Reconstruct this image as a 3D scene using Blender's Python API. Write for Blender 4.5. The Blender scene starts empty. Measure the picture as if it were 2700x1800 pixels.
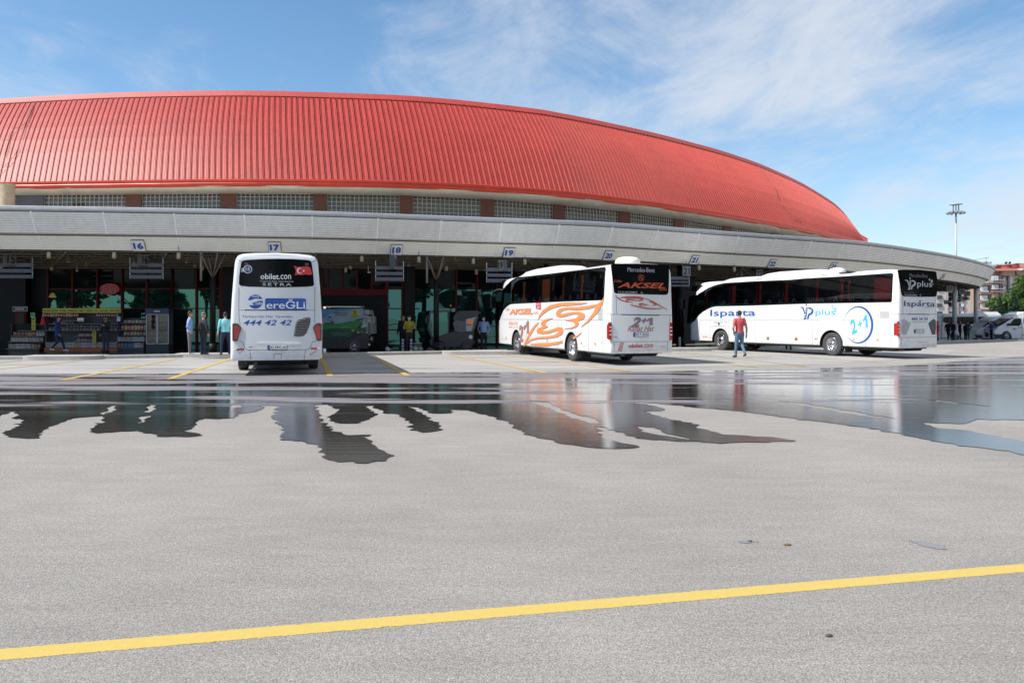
import bpy, bmesh, math, random
from mathutils import Vector, Matrix
from mathutils.geometry import tessellate_polygon, delaunay_2d_cdt
random.seed(7)
R = math.radians
SKX, SKY = 15.9, 4.7
# ------------------------------------------------------------------ camera, sky, sun
sc = bpy.context.scene
CAMZ, VH, F = 1.65, 839.0, 2100.0          # eye height, horizon row and focal length in photo pixels
cam_d = bpy.data.cameras.new('camera'); cam = bpy.data.objects.new('camera', cam_d)
sc.collection.objects.link(cam); sc.camera = cam
cam.location = (0, 0, CAMZ); cam.rotation_euler = (R(90), 0, 0)
cam_d.sensor_width = 36; cam_d.lens = 36*F/2700; cam_d.shift_y = -(900-VH)/2700
cam_d.clip_start = .1; cam_d.clip_end = 3000
SUN = Vector((-.94, -.34, 0)).normalized(); ELEV = R(50.5)
sunv = Vector((SUN.x*math.cos(ELEV), SUN.y*math.cos(ELEV), math.sin(ELEV)))
sd = bpy.data.lights.new('sun', 'SUN'); sd.energy = 5.0; sd.angle = R(.55); sd.color = (1, .955, .89)
so = bpy.data.objects.new('sun', sd); sc.collection.objects.link(so)
so.rotation_euler = (-sunv).to_track_quat('-Z', 'Y').to_euler()
W = bpy.data.worlds.new("World"); sc.world = W; W.use_nodes = True
nt = W.node_tree; N = nt.nodes; L = nt.links; N.clear()
def nd(t, **k):
    n = N.new(t)
    for a, b in k.items(): setattr(n, a, b)
    return n
out = nd('ShaderNodeOutputWorld'); bg = nd('ShaderNodeBackground'); bg.inputs[1].default_value = .13
sky = nd('ShaderNodeTexSky', sky_type='NISHITA', sun_disc=False, sun_elevation=ELEV,
         sun_rotation=math.atan2(SUN.x, SUN.y), altitude=1000, air_density=1.0, dust_density=.7, ozone_density=1.6)
tc = nd('ShaderNodeTexCoord'); sp = nd('ShaderNodeSeparateXYZ'); L.new(tc.outputs['Generated'], sp.inputs[0])
def m(op, a, b=None, c=None, clamp=False):
    n = nd('ShaderNodeMath', operation=op, use_clamp=clamp)
    for i, v in enumerate((a, b, c)):
        if v is None: continue
        if isinstance(v, (int, float)): n.inputs[i].default_value = v
        else: L.new(v, n.inputs[i])
    return n.outputs[0]
zz = m('MAXIMUM', m('ADD', sp.outputs[2], .10), .02)
px = m('DIVIDE', sp.outputs[0], zz); py = m('DIVIDE', sp.outputs[1], zz)
cb = nd('ShaderNodeCombineXYZ'); L.new(px, cb.inputs[0]); L.new(py, cb.inputs[1])
mp = nd('ShaderNodeMapping'); L.new(cb.outputs[0], mp.inputs[0]); mp.inputs['Rotation'].default_value = (0, 0, R(28)); mp.inputs['Scale'].default_value = (.95, .58, 1)
mp.inputs['Location'].default_value = (SKX, SKY, 0)
n1 = nd('ShaderNodeTexNoise'); L.new(mp.outputs[0], n1.inputs[0]); n1.inputs['Scale'].default_value = .62; n1.inputs['Detail'].default_value = 9; n1.inputs['Roughness'].default_value = .62; n1.inputs['Distortion'].default_value = .25
n2 = nd('ShaderNodeTexNoise'); L.new(mp.outputs[0], n2.inputs[0]); n2.inputs['Scale'].default_value = 2.6; n2.inputs['Detail'].default_value = 8; n2.inputs['Roughness'].default_value = .66; n2.inputs['Distortion'].default_value = .5
side = m('MULTIPLY', m('ADD', m('DIVIDE', sp.outputs[0], m('MAXIMUM', sp.outputs[1], .05)), .32), .46, clamp=True)   # clouds thin out to the left
mask = m('ADD', m('MULTIPLY', n1.outputs[0], .72), m('MULTIPLY', n2.outputs[0], .36))
mask = m('ADD', mask, m('MULTIPLY', m('SUBTRACT', side, .22), .40))
mr = nd('ShaderNodeMapRange', interpolation_type='SMOOTHSTEP'); L.new(mask, mr.inputs[0]); mr.inputs[1].default_value = .485; mr.inputs[2].default_value = .73; mr.inputs[3].default_value = 0; mr.inputs[4].default_value = .85
hzn = m('SUBTRACT', 1.0, m('MULTIPLY', m('ABSOLUTE', sp.outputs[2]), 3.2), clamp=True)
mx0 = nd('ShaderNodeMixRGB'); L.new(m('MULTIPLY', m('MULTIPLY', hzn, hzn), .55), mx0.inputs[0]); hs = nd('ShaderNodeHueSaturation'); hs.inputs['Saturation'].default_value = 1.13; hs.inputs['Hue'].default_value = .493; L.new(sky.outputs[0], hs.inputs['Color']); L.new(hs.outputs[0], mx0.inputs[1]); mx0.inputs[2].default_value = (3.0, 3.75, 4.4, 1)
mx = nd('ShaderNodeMixRGB'); L.new(mr.outputs[0], mx.inputs[0]); L.new(mx0.outputs[0], mx.inputs[1]); mx.inputs[2].default_value = (4.3, 4.6, 5.05, 1)
L.new(mx.outputs[0], bg.inputs[0]); L.new(bg.outputs[0], out.inputs[0])
sc.view_settings.view_transform = 'Standard'; sc.view_settings.look = 'None'; sc.view_settings.exposure = .42; sc.view_settings.gamma = 1
sc.cycles.use_denoising = True
sc.cycles.max_bounces = 8; sc.cycles.transparent_max_bounces = 12
# ------------------------------------------------------------------ helpers
COL = sc.collection
def G(u, v, z=0.0):                      # point of the horizontal plane z seen at photo pixel u, v
    Y = (CAMZ - z)*F/(v - VH); return Vector(((u-1350)/F*Y, Y, z))
def PT(u, Y, z=0.0): return Vector(((u-1350)/F*Y, Y, z))
def ZV(v, Y): return CAMZ + (VH-v)*Y/F
class NT:
    def __init__(s, name):
        s.m = bpy.data.materials.new(name); s.m.use_nodes = True; s.t = s.m.node_tree; s.b = s.t.nodes['Principled BSDF']; s.o = s.t.nodes['Material Output']
        s.c = None
    def n(s, t, **k):
        x = s.t.nodes.new(t)
        for a, b in k.items(): setattr(x, a, b)
        return x
    def l(s, a, b): s.t.links.new(a, b)
    def co(s, scale=(1, 1, 1), kind='Object', rot=(0, 0, 0)):
        if s.c is None: s.c = s.n('ShaderNodeTexCoord')
        mp = s.n('ShaderNodeMapping'); s.l(s.c.outputs[kind], mp.inputs[0]); mp.inputs['Scale'].default_value = scale; mp.inputs['Rotation'].default_value = rot
        return mp.outputs[0]
    def noise(s, scale, detail=4, rough=.55, sc3=(1, 1, 1), dist=0):
        x = s.n('ShaderNodeTexNoise'); s.l(s.co(sc3), x.inputs[0]); x.inputs['Scale'].default_value = scale; x.inputs['Detail'].default_value = detail; x.inputs['Roughness'].default_value = rough; x.inputs['Distortion'].default_value = dist
        return x.outputs[0]
    def ramp(s, f, stops):
        x = s.n('ShaderNodeValToRGB'); s.l(f, x.inputs[0]); e = x.color_ramp.elements
        e[0].position, e[0].color = stops[0][0], (*stops[0][1], 1) if len(stops[0][1]) == 3 else stops[0][1]
        e[1].position, e[1].color = stops[-1][0], (*stops[-1][1], 1)
        for p, c in stops[1:-1]: q = e.new(p); q.color = (*c, 1)
        return x.outputs[0]
    def mix(s, f, a, b, mode='MIX'):
        x = s.n('ShaderNodeMixRGB', blend_type=mode)
        for i, v in enumerate((f, a, b)):
            if isinstance(v, (int, float)): x.inputs[i].default_value = v
            elif isinstance(v, tuple): x.inputs[i].default_value = (*v, 1)
            else: s.l(v, x.inputs[i])
        return x.outputs[0]
    def rng(s, f, a, b, c, d):
        x = s.n('ShaderNodeMapRange', interpolation_type='SMOOTHSTEP'); s.l(f, x.inputs[0])
        for i, v in enumerate((a, b, c, d)): x.inputs[i+1].default_value = v
        return x.outputs[0]
    def bump(s, h, st, dist=.02):
        x = s.n('ShaderNodeBump'); s.l(h, x.inputs['Height']); x.inputs['Strength'].default_value = st; x.inputs['Distance'].default_value = dist; s.l(x.outputs[0], s.b.inputs['Normal'])
    def set(s, **k):
        for a, v in k.items():
            i = s.b.inputs[a.replace('_', ' ')]
            if isinstance(v, tuple): i.default_value = (*v, 1)
            elif isinstance(v, (int, float)): i.default_value = v
            else: s.l(v, i)
        return s
def G3(c): return (c, c, c)
def plain(name, col, rough=.5, var=.12, scale=3, metal=0, coat=0, bump=0, spec=.5):
    q = NT(name); n = q.noise(scale, 5, .6)
    lo = tuple(max(0, c*(1-var)) for c in col); hi = tuple(min(1, c*(1+var)) for c in col)
    q.set(Base_Color=q.ramp(n, [(.3, lo), (.7, hi)]), Roughness=rough, Metallic=metal)
    q.b.inputs['Coat Weight'].default_value = coat; q.b.inputs['Coat Roughness'].default_value = .06; q.b.inputs['Specular IOR Level'].default_value = spec
    if bump: q.bump(q.noise(scale*12, 3), bump, .01)
    return q.m
M = {}
def mat(name, *a, **k):
    if name not in M: M[name] = plain(name, *a, **k)
    return M[name]
def coachpaint(name, col):
    q = NT(name); n = q.noise(2.2, 6, .7, (1, .35, 2.2)); n2 = q.noise(.6, 4, .6); q.co(); sp_ = q.n('ShaderNodeSeparateXYZ'); q.l(q.c.outputs['Object'], sp_.inputs[0]); low = q.rng(sp_.outputs[2], .45, 1.15, 1, 0)
    mm = q.n('ShaderNodeMath', operation='MULTIPLY'); q.l(low, mm.inputs[0]); q.l(q.rng(n, .42, .66, 0, .34), mm.inputs[1])
    base = q.mix(mm.outputs[0], col, (.30, .27, .23)); base = q.mix(1, base, q.ramp(n2, [(.3, G3(.96)), (.7, G3(1.0))]), 'MULTIPLY')
    q.set(Base_Color=base, Roughness=.2); q.b.inputs['Coat Weight'].default_value = .6; q.b.inputs['Coat Roughness'].default_value = .05; return q.m
WHITE = mat('white_paint', (.80, .80, .79), .28, .02, .6, coat=.5)
BLACK = mat('black_plastic', (.018, .018, .02), .45, .3, 6)
BLACKG = mat('black_gloss', (.006, .007, .008), .06, .2, 2, spec=.18)
DGREY = mat('dark_grey', (.06, .062, .068), .5, .2, 4)
MGREY = mat('mid_grey', (.22, .225, .24), .45, .12, 4)
LGREY = mat('light_grey', (.5, .51, .53), .4, .08, 4)
CHROME = mat('chrome', (.62, .62, .63), .22, .05, 3, metal=1)
RUBBER = mat('rubber', (.022, .022, .023), .75, .25, 10, bump=.2)
TYRE = mat('tyre_grey', (.05, .049, .048), .8, .3, 12, bump=.2)
INTER = mat('bus_interior', (.016, .016, .018), .7, .3, 3)
BLUE = mat('lettering_blue', (.015, .085, .36), .4, .05)
NAVY = mat('lettering_navy', (.02, .03, .16), .4, .05)
CYAN = mat('lettering_cyan', (.04, .45, .68), .4, .05)
ORANGE = mat('lettering_orange', (.80, .24, .08), .4, .05)
ORANGE2 = mat('lettering_dark_orange', (.62, .08, .02), .4, .05)
GREYL = mat('lettering_grey', (.2, .2, .22), .4, .05)
REDL = mat('lettering_red', (.5, .03, .03), .4, .05)
WHITEL = mat('lettering_white', (.75, .77, .8), .4, .03)
SILVERL = mat('lettering_silver', (.42, .44, .47), .3, .05)
LAMPRED = mat('lamp_red', (.38, .012, .012), .1, .15, 8, coat=1)
LAMPDARK = mat('lamp_smoked', (.06, .008, .012), .08, .2, 8, coat=1)
LAMPWH = mat('lamp_clear', (.7, .68, .68), .12, .1, 8, coat=1)
AMBER = mat('lamp_amber', (.75, .22, .02), .2, .1, 8, coat=.5)
LINE = mat('panel_gap', (.10, .105, .115), .6, .1)
def glass_mat(name, tint=(.30, .33, .33), refl=1.0, rough=.01, wav=0):
    q = NT(name); t = q.t; tr = q.n('ShaderNodeBsdfTransparent'); tr.inputs[0].default_value = (*tint, 1)
    gl = q.n('ShaderNodeBsdfGlossy'); gl.inputs['Roughness'].default_value = rough; gl.inputs[0].default_value = (refl, refl, refl, 1)
    fr = q.n('ShaderNodeFresnel'); fr.inputs[0].default_value = 1.5; mxs = q.n('ShaderNodeMixShader')
    q.l(fr.outputs[0], mxs.inputs[0]); q.l(tr.outputs[0], mxs.inputs[1]); q.l(gl.outputs[0], mxs.inputs[2]); q.l(mxs.outputs[0], q.o.inputs[0]); t.nodes.remove(q.b)
    if wav:
        b = q.n('ShaderNodeBump'); b.inputs['Strength'].default_value = wav; b.inputs['Distance'].default_value = .02
        q.l(q.noise(1.1, 2), b.inputs['Height']); q.l(b.outputs[0], gl.inputs['Normal']); q.l(b.outputs[0], fr.inputs['Normal'])
    return q.m
SIDEGLASS = glass_mat('tinted_side_glass', (.58, .59, .60))
CLEARG = glass_mat('clear_glass', (.75, .8, .8))
def store_glass():
    q = NT('mirror_storefront_glass'); gl = q.n('ShaderNodeBsdfGlossy'); gl.inputs[0].default_value = (.10, .27, .24, 1); gl.inputs['Roughness'].default_value = .01
    df = q.n('ShaderNodeBsdfDiffuse'); df.inputs[0].default_value = (.012, .03, .03, 1)
    ms = q.n('ShaderNodeMixShader'); ms.inputs[0].default_value = .52
    q.l(df.outputs[0], ms.inputs[1]); q.l(gl.outputs[0], ms.inputs[2]); q.l(ms.outputs[0], q.o.inputs[0])
    b = q.n('ShaderNodeBump'); b.inputs['Strength'].default_value = .35; b.inputs['Distance'].default_value = .03
    q.l(q.noise(.55, 1.5, .4), b.inputs['Height']); q.l(b.outputs[0], gl.inputs['Normal']); q.t.nodes.remove(q.b); return q.m
STOREG = store_glass()
# ---- mesh builder
class MB:
    def __init__(s): s.v = []; s.f = []; s.mi = []; s.mats = []; s.sm = []
    def mid(s, m_):
        if m_ not in s.mats: s.mats.append(m_)
        return s.mats.index(m_)
    def add(s, vs, fs, m_, T=None, smooth=False):
        b = len(s.v); k = s.mid(m_)
        for p in vs:
            p = Vector(p); s.v.append(tuple(T @ p) if T is not None else tuple(p))
        for f in fs: s.f.append(tuple(b+i for i in f)); s.mi.append(k); s.sm.append(smooth)
        return s
    def box(s, c, d, m_, T=None, rz=0, bev=0):
        x, y, z = [q/2 for q in d]; c = Vector(c)
        if bev:
            b_ = min(bev, x*.9, y*.9, z*.9); vs = []
            for sx in (-1, 1):
                for sy in (-1, 1):
                    for sz in (-1, 1):
                        for a in range(3):
                            q = [sx*(x-b_), sy*(y-b_), sz*(z-b_)]; q[a] = (sx*x, sy*y, sz*z)[a]; vs.append(Vector(q))
            bm = bmesh.new()
            for q in vs: bm.verts.new(q)
            bmesh.ops.convex_hull(bm, input=bm.verts[:]); bm.verts.index_update()
            vs = [w.co.copy() for w in bm.verts]; fs = [[w.index for w in f.verts] for f in bm.faces]; bm.free()
        else:
            vs = [Vector((a, b, e)) for a in (-x, x) for b in (-y, y) for e in (-z, z)]
            fs = [(0, 1, 3, 2), (4, 6, 7, 5), (0, 4, 5, 1), (2, 3, 7, 6), (0, 2, 6, 4), (1, 5, 7, 3)]
        rm = Matrix.Rotation(rz, 3, 'Z')
        return s.add([rm @ p + c for p in vs], fs, m_, T)
    def prism(s, poly, fn0, fn1, m_, T=None):       # poly: 2-D points, fn0 / fn1 lift them to the two faces
        n = len(poly); vs = [fn0(*p) for p in poly] + [fn1(*p) for p in poly]
        tri = tessellate_polygon([[Vector((p[0], p[1], 0)) for p in poly]])
        fs = [tuple(t) for t in tri] + [tuple(n+i for i in reversed(t)) for t in tri]
        fs += [(i, (i+1) % n, n+(i+1) % n, n+i) for i in range(n)]
        return s.add(vs, fs, m_, T)
    def sheet(s, poly, fn, m_, T=None):
        tri = tessellate_polygon([[Vector((p[0], p[1], 0)) for p in poly]])
        return s.add([fn(*p) for p in poly], [tuple(t) for t in tri], m_, T)
    def fine(s, poly, fn, m_, step=.11, T=None):      # like sheet, with inner points so that it follows a curved surface
        vv = []; ee = []
        for i, (a, b) in enumerate(zip(poly, poly[1:]+poly[:1])):
            n_ = max(1, int(math.hypot(b[0]-a[0], b[1]-a[1])/step)); vv += [Vector((a[0]+(b[0]-a[0])*k/n_, a[1]+(b[1]-a[1])*k/n_)) for k in range(n_)]
        ee = [(i, (i+1) % len(vv)) for i in range(len(vv))]; nb = len(vv); x0, x1 = min(p[0] for p in poly), max(p[0] for p in poly); y0, y1 = min(p[1] for p in poly), max(p[1] for p in poly)
        y = y0+step*.6
        while y < y1:
            x = x0+step*.55
            while x < x1: vv.append(Vector((x, y))); x += step
            y += step
        cv, _, cf, *_ = delaunay_2d_cdt(vv, ee, [], 0, 1e-5); keep = []
        for f in cf:
            c = sum((cv[i] for i in f), Vector((0, 0)))/len(f); ins = False
            for (xa, ya), (xb, yb) in zip(poly, poly[1:]+poly[:1]):
                if (ya > c.y) != (yb > c.y) and c.x < (xb-xa)*(c.y-ya)/(yb-ya)+xa: ins = not ins
            if ins: keep.append(tuple(f))
        used = sorted({i for f in keep for i in f}); mp_ = {i: k for k, i in enumerate(used)}
        return s.add([fn(*cv[i]) for i in used], [tuple(mp_[i] for i in f) for f in keep], m_, T, True)
    def tube(s, a, b, r0, r1, m_, n=10, T=None, cap=True, smooth=True):
        a, b = Vector(a), Vector(b); d = b-a
        if d.length < 1e-6: return s
        q = d.to_track_quat('Z', 'Y'); vs = []; fs = []
        for k, (c, r) in enumerate(((a, r0), (b, r1))):
            for i in range(n): t = 2*math.pi*i/n; vs.append(c + q @ Vector((r*math.cos(t), r*math.sin(t), 0)))
        for i in range(n): j = (i+1) % n; fs.append((i, j, n+j, n+i))
        s.add(vs, fs, m_, T, smooth)
        if cap: s.add(vs, [tuple(range(n))[::-1], tuple(range(n, 2*n))], m_, T)
        return s
    def lathe(s, prof, m_, n=24, T=None, smooth=True):   # prof: (r, h) about local z
        vs = []; fs = []
        for r, h in prof:
            for i in range(n): t = 2*math.pi*i/n; vs.append((r*math.cos(t), r*math.sin(t), h))
        for k in range(len(prof)-1):
            for i in range(n): j = (i+1) % n; fs.append((k*n+i, k*n+j, (k+1)*n+j, (k+1)*n+i))
        return s.add(vs, fs, m_, T, smooth)
    def ball(s, c, r, m_, n=12, T=None, k=8):
        c = Vector(c); r = (r, r, r) if isinstance(r, (int, float)) else r; vs = []; fs = []
        for a in range(k+1):
            ph = math.pi*a/k
            for i in range(n): t = 2*math.pi*i/n; vs.append(c + Vector((r[0]*math.sin(ph)*math.cos(t), r[1]*math.sin(ph)*math.sin(t), r[2]*math.cos(ph))))
        for a in range(k):
            for i in range(n): j = (i+1) % n; fs.append((a*n+i, (a+1)*n+i, (a+1)*n+j, a*n+j))
        return s.add(vs, fs, m_, T, True)
    def mesh(s, name):
        me = bpy.data.meshes.new(name); me.from_pydata(s.v, [], s.f)
        for q in s.mats: me.materials.append(q)
        me.polygons.foreach_set('material_index', s.mi); me.polygons.foreach_set('use_smooth', s.sm); me.update(); return me
    def build(s, name, parent=None, fix=True):
        me = s.mesh(name)
        if fix:
            bm = bmesh.new(); bm.from_mesh(me); bmesh.ops.remove_doubles(bm, verts=bm.verts, dist=1e-5); bmesh.ops.recalc_face_normals(bm, faces=bm.faces); bm.to_mesh(me); bm.free()
        o = bpy.data.objects.new(name, me); COL.objects.link(o)
        if parent is not None: o.parent = parent
        return o
def tag(o, label, cat, group=None):
    o['label'] = label; o['category'] = cat
    if group: o['group'] = group
    return o
def thing(name, label, cat, loc=(0, 0, 0), rz=0, group=None):
    o = bpy.data.objects.new(name, None); COL.objects.link(o); o.location = loc; o.rotation_euler = (0, 0, rz); o.empty_display_size = .3
    return tag(o, label, cat, group)
def struct(o): o['kind'] = 'structure'; return o
def dup(o, parent=None):
    c = o.copy(); COL.objects.link(c)
    if parent is not None: c.parent = parent
    for ch in list(o.children): dup(ch, c)
    return c
_tc = {}
def glyphs(s, bold=0, shear=0, space=1):             # lettering outlines as a flat mesh, normalised to a 1 x 1 box
    if s == '1': return [(0, .70), (.55, 1), (1, 1), (1, 0), (.5, 0), (.5, .74), (0, .48)], [(0, 1, 5), (0, 5, 6), (1, 2, 5), (2, 3, 5), (3, 4, 5)], .5
    key = (s, bold, shear, space)
    if key in _tc: return _tc[key]
    cu = bpy.data.curves.new('t', 'FONT'); cu.body = s; cu.size = 1; cu.offset = bold; cu.shear = shear; cu.space_character = space; cu.resolution_u = 3
    o = bpy.data.objects.new('t', cu); COL.objects.link(o); dg = bpy.context.evaluated_depsgraph_get()
    me = bpy.data.meshes.new_from_object(o.evaluated_get(dg)); vs = [v.co.copy() for v in me.vertices]; fs = [tuple(p.vertices) for p in me.polygons]
    bpy.data.objects.remove(o); bpy.data.curves.remove(cu); bpy.data.meshes.remove(me)
    x0 = min(v.x for v in vs); x1 = max(v.x for v in vs); y0 = min(v.y for v in vs); y1 = max(v.y for v in vs)
    r = ([((v.x-x0)/(x1-x0), (v.y-y0)/(y1-y0)) for v in vs], fs, (x1-x0)/(y1-y0)); _tc[key] = r; return r
def letters(mb, s, fn, a0, b0, a1, b1, m_, bold=0, shear=0, space=1, T=None, arc=0):
    vs, fs, asp = glyphs(s, bold, shear, space)
    mb.add([fn(a0+(a1-a0)*u, b0+(b1-b0)*v + arc*(1-(2*u-1)**2)) for u, v in vs], fs, m_, T)
def spline(pts, n=12):
    out = []; P_ = [Vector(p) for p in pts]
    for i in range(len(P_)-1):
        p0 = P_[max(i-1, 0)]; p1 = P_[i]; p2 = P_[i+1]; p3 = P_[min(i+2, len(P_)-1)]
        for k in range(n):
            t = k/n; out.append(.5*((2*p1)+(p2-p0)*t+(2*p0-5*p1+4*p2-p3)*t*t+(3*p1-p0-3*p2+p3)*t**3))
    out.append(P_[-1]); return out
def stroke(pts, ws, n=6):                            # ribbon outline round a centre line, tapered
    c = spline([Vector((*p, 0)) for p in pts], n); m_ = len(c); l = []; r = []
    for i, p in enumerate(c):
        d = (c[min(i+1, m_-1)]-c[max(i-1, 0)]).normalized(); nn = Vector((-d.y, d.x, 0)); t = i/(m_-1)*(len(ws)-1); k = min(int(t), len(ws)-2); w = ws[k]+(ws[k+1]-ws[k])*(t-k)
        l.append((p+nn*w/2)[:2]); r.append((p-nn*w/2)[:2])
    return l + r[::-1]
def smooth_curve(pts, it=30, keep=()):
    p = [Vector(q) for q in pts]
    for _ in range(it): p = [p[0]]+[(p[i-1]+2*p[i]+p[i+1])/4 for i in range(1, len(p)-1)]+[p[-1]]
    return p
def interp(tab, x):
    if x <= tab[0][0]: (a, b), (c, d) = tab[0], tab[1]; return b+(d-b)*(x-a)/(c-a)
    for (a, b), (c, d) in zip(tab, tab[1:]):
        if x <= c: return b+(d-b)*(x-a)/(c-a)
    (a, b), (c, d) = tab[-2], tab[-1]; return b+(d-b)*(x-a)/(c-a)
r1 = lambda x, y: (x/2.904, 440+y/2.904)
r2 = lambda x, y: (400+x/3.92, 600+y/3.92)
r3 = lambda x, y: (820+x/4.127, 600+y/4.127)
r4 = lambda x, y: (1280+x/4.3556, 640+y/4.3556)
r5 = lambda x, y: (1780+x/4.9, 640+y/4.9)
r6 = lambda x, y: (2120+x/4.9, 640+y/4.9)
rk = lambda x, y: (220+x/4.9, 640+y/4.9)
rz_ = lambda x, y: (x/4.9, 640+y/4.9)
re = lambda x, y: (2440+x/7.127, 700+y/7.127)
# ------------------------------------------------------------------ ground
def asphalt():
    q = NT('dry_asphalt'); st = q.noise(95, 3, .75); st2 = q.noise(330, 2, .6); big = q.noise(.35, 5, .6); mid = q.noise(3.2, 5, .6, (.5, 1.6, 1))
    base = q.ramp(st, [(.35, (.09, .080, .069)), (.45, (.265, .242, .215)), (.56, (.365, .336, .300)), (.69, (.70, .655, .60))])
    base = q.mix(.30, base, q.ramp(st2, [(.35, (.06, .058, .055)), (.65, (.44, .43, .41))])); st3 = q.noise(30, 4, .75); base = q.mix(1, base, q.ramp(st3, [(.36, G3(.80)), (.64, G3(1.19))]), 'MULTIPLY')
    base = q.mix(1, base, q.ramp(big, [(.3, G3(.84)), (.7, G3(1.08))]), 'MULTIPLY')
    base = q.mix(1, base, q.ramp(mid, [(.35, G3(.93)), (.65, G3(1.05))]), 'MULTIPLY')
    stain = q.ramp(q.noise(.9, 6, .7, (.6, 1.2, 1)), [(.70, G3(1)), (.80, G3(.78))])
    q.set(Base_Color=q.mix(1, base, stain, 'MULTIPLY'), Roughness=.85); q.bump(st, .8, .015); return q.m
def concrete():
    q = NT('bay_concrete'); a = q.noise(1.3, 6, .68, (.25, 1.9, 1)); b = q.noise(60, 3); c = q.noise(.7, 5, .66, (.22, 1.3, 1), .4)
    base = q.ramp(a, [(.28, (.19, .18, .165)), (.5, (.29, .278, .258)), (.68, (.37, .355, .33))])
    base = q.mix(1, base, q.ramp(c, [(.36, (.50, .49, .48)), (.47, G3(1.0))]), 'MULTIPLY')
    q.set(Base_Color=q.mix(.2, base, q.ramp(b, [(.3, G3(.24)), (.7, G3(.5))])), Roughness=.8); q.bump(b, .25, .01); return q.m
def wet():
    q = NT('wet_asphalt'); t = q.t
    s1 = q.noise(.9, 5, .62, (.14, 1.1, 1), .5); s2 = q.noise(2.3, 4, .6, (.12, 1.5, 1)); st = q.noise(95, 3, .75)
    if q.c is None: q.co()
    sp_ = q.n('ShaderNodeSeparateXYZ'); q.l(q.c.outputs['Object'], sp_.inputs[0])
    far = q.rng(sp_.outputs[1], 13.0, 16.0, 0, 1); far2 = q.rng(sp_.outputs[1], 17, 23.5, 0, .10)
    sx = q.rng(sp_.outputs[0], -4, 3.0, 0, .06)
    mm = q.n('ShaderNodeMath', operation='ADD'); q.l(s1, mm.inputs[0]); 
    s2m = q.n('ShaderNodeMath', operation='MULTIPLY'); q.l(s2, s2m.inputs[0]); s2m.inputs[1].default_value = .35; q.l(s2m.outputs[0], mm.inputs[1])
    m2 = q.n('ShaderNodeMath', operation='ADD'); q.l(mm.outputs[0], m2.inputs[0]); q.l(far2, m2.inputs[1])
    m3 = q.n('ShaderNodeMath', operation='SUBTRACT'); q.l(m2.outputs[0], m3.inputs[0]); q.l(sx, m3.inputs[1])
    dry = q.rng(m3.outputs[0], .66, .75, 0, 1)
    dm = q.n('ShaderNodeMath', operation='MULTIPLY'); q.l(dry, dm.inputs[0]); q.l(far, dm.inputs[1]); d = dm.outputs[0]
    # thin film where stones poke through
    stone = q.rng(st, .60, .72, 0, .20)
    mr_ = q.n('ShaderNodeMath', operation='MAXIMUM'); q.l(d, mr_.inputs[0]); q.l(stone, mr_.inputs[1])
    dampc = q.ramp(st, [(.3, (.105, .098, .10)), (.7, (.215, .20, .205))]); wetc = q.ramp(st, [(.3, (.014, .013, .012)), (.7, (.048, .045, .041))])
    q.set(Base_Color=q.mix(d, wetc, dampc), Roughness=q.rng(mr_.outputs[0], 0, 1, .045, .58), IOR=1.6)
    q.b.inputs['Specular IOR Level'].default_value = .8
    rip = q.noise(3.2, 5, .62, (.22, 2.4, 1)); b2 = q.n('ShaderNodeBump'); q.l(rip, b2.inputs['Height']); b2.inputs['Strength'].default_value = .11; b2.inputs['Distance'].default_value = .02
    b3 = q.n('ShaderNodeBump'); q.l(st, b3.inputs['Height']); b3.inputs['Strength'].default_value = .045; b3.inputs['Distance'].default_value = .01; q.l(b2.outputs[0], b3.inputs['Normal']); q.l(b3.outputs[0], q.b.inputs['Normal'])
    return q.m
def paint(name, col, worn=.52):
    q = NT(name); n = q.noise(26, 6, .75); n2 = q.noise(170, 3, .7)
    base = q.ramp(n, [(.25, tuple(c*.82 for c in col)), (.7, col)]); base = q.mix(q.rng(n2, worn, worn+.12, 0, .65), base, (.40, .37, .30))
    q.set(Base_Color=base, Roughness=.7); q.bump(n2, .35, .01); return q.m
ASPH, CONC, WETM = asphalt(), concrete(), wet()
YEL = paint('yellow_road_paint', (.545, .39, .075)); YEL2 = paint('yellow_bay_paint', (.52, .33, .03), .5)
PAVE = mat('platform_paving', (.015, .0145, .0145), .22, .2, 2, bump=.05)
KERBM = mat('kerb_concrete', (.36, .35, .33), .8, .15, 5, bump=.3)
GZ = lambda y: -.0125*max(0, min(y, 125)-45)
g = MB()
xs = [-400, -120, -60, -30, -12, 0, 12, 30, 60, 120, 400]; ys = [-300, -60, -20, 0, 6, 14, 24, 45, 60, 80, 100, 125, 300, 700]
vs = [(x, y, GZ(y)) for y in ys for x in xs]; nx = len(xs)
g.add(vs, [(j*nx+i, j*nx+i+1, (j+1)*nx+i+1, (j+1)*nx+i) for j in range(len(ys)-1) for i in range(nx-1)], ASPH)
struct(g.build('ground'))
# kerb line (photo pixels of its foot) and the raised platform behind it
kp = [G(-420, 951), G(-150, 949.5), G(60, 948), G(250, 947), G(470, 942.5), G(640, 941.5), G(900, 938.5), G(1100, 935), G(1240, 931.5), G(1420, 928), G(1640, 925.5), G(1880, 923.5)]
kp += [Vector((17.5, 44.6, 0)), Vector((24, 50.5, 0)), Vector((30.5, 57.5, 0)), Vector((36, 63.5, 0)), Vector((42, 67.0, 0)), Vector((50, 69.5, 0)), Vector((62, 71.5, 0))]
kc = smooth_curve(spline(kp, 8), 20)
bk = [(62, 130), (-60, 130), (-60, kc[0].y)]
pl = MB(); poly = [(p.x, p.y) for p in kc] + bk
inner = []
for i, p in enumerate(kc):
    d = (kc[min(i+1, len(kc)-1)]-kc[max(i-1, 0)]).normalized(); inner.append(Vector((p.x-d.y*.16, p.y+d.x*.16, 0)))
NR = 14; vs = []
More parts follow.
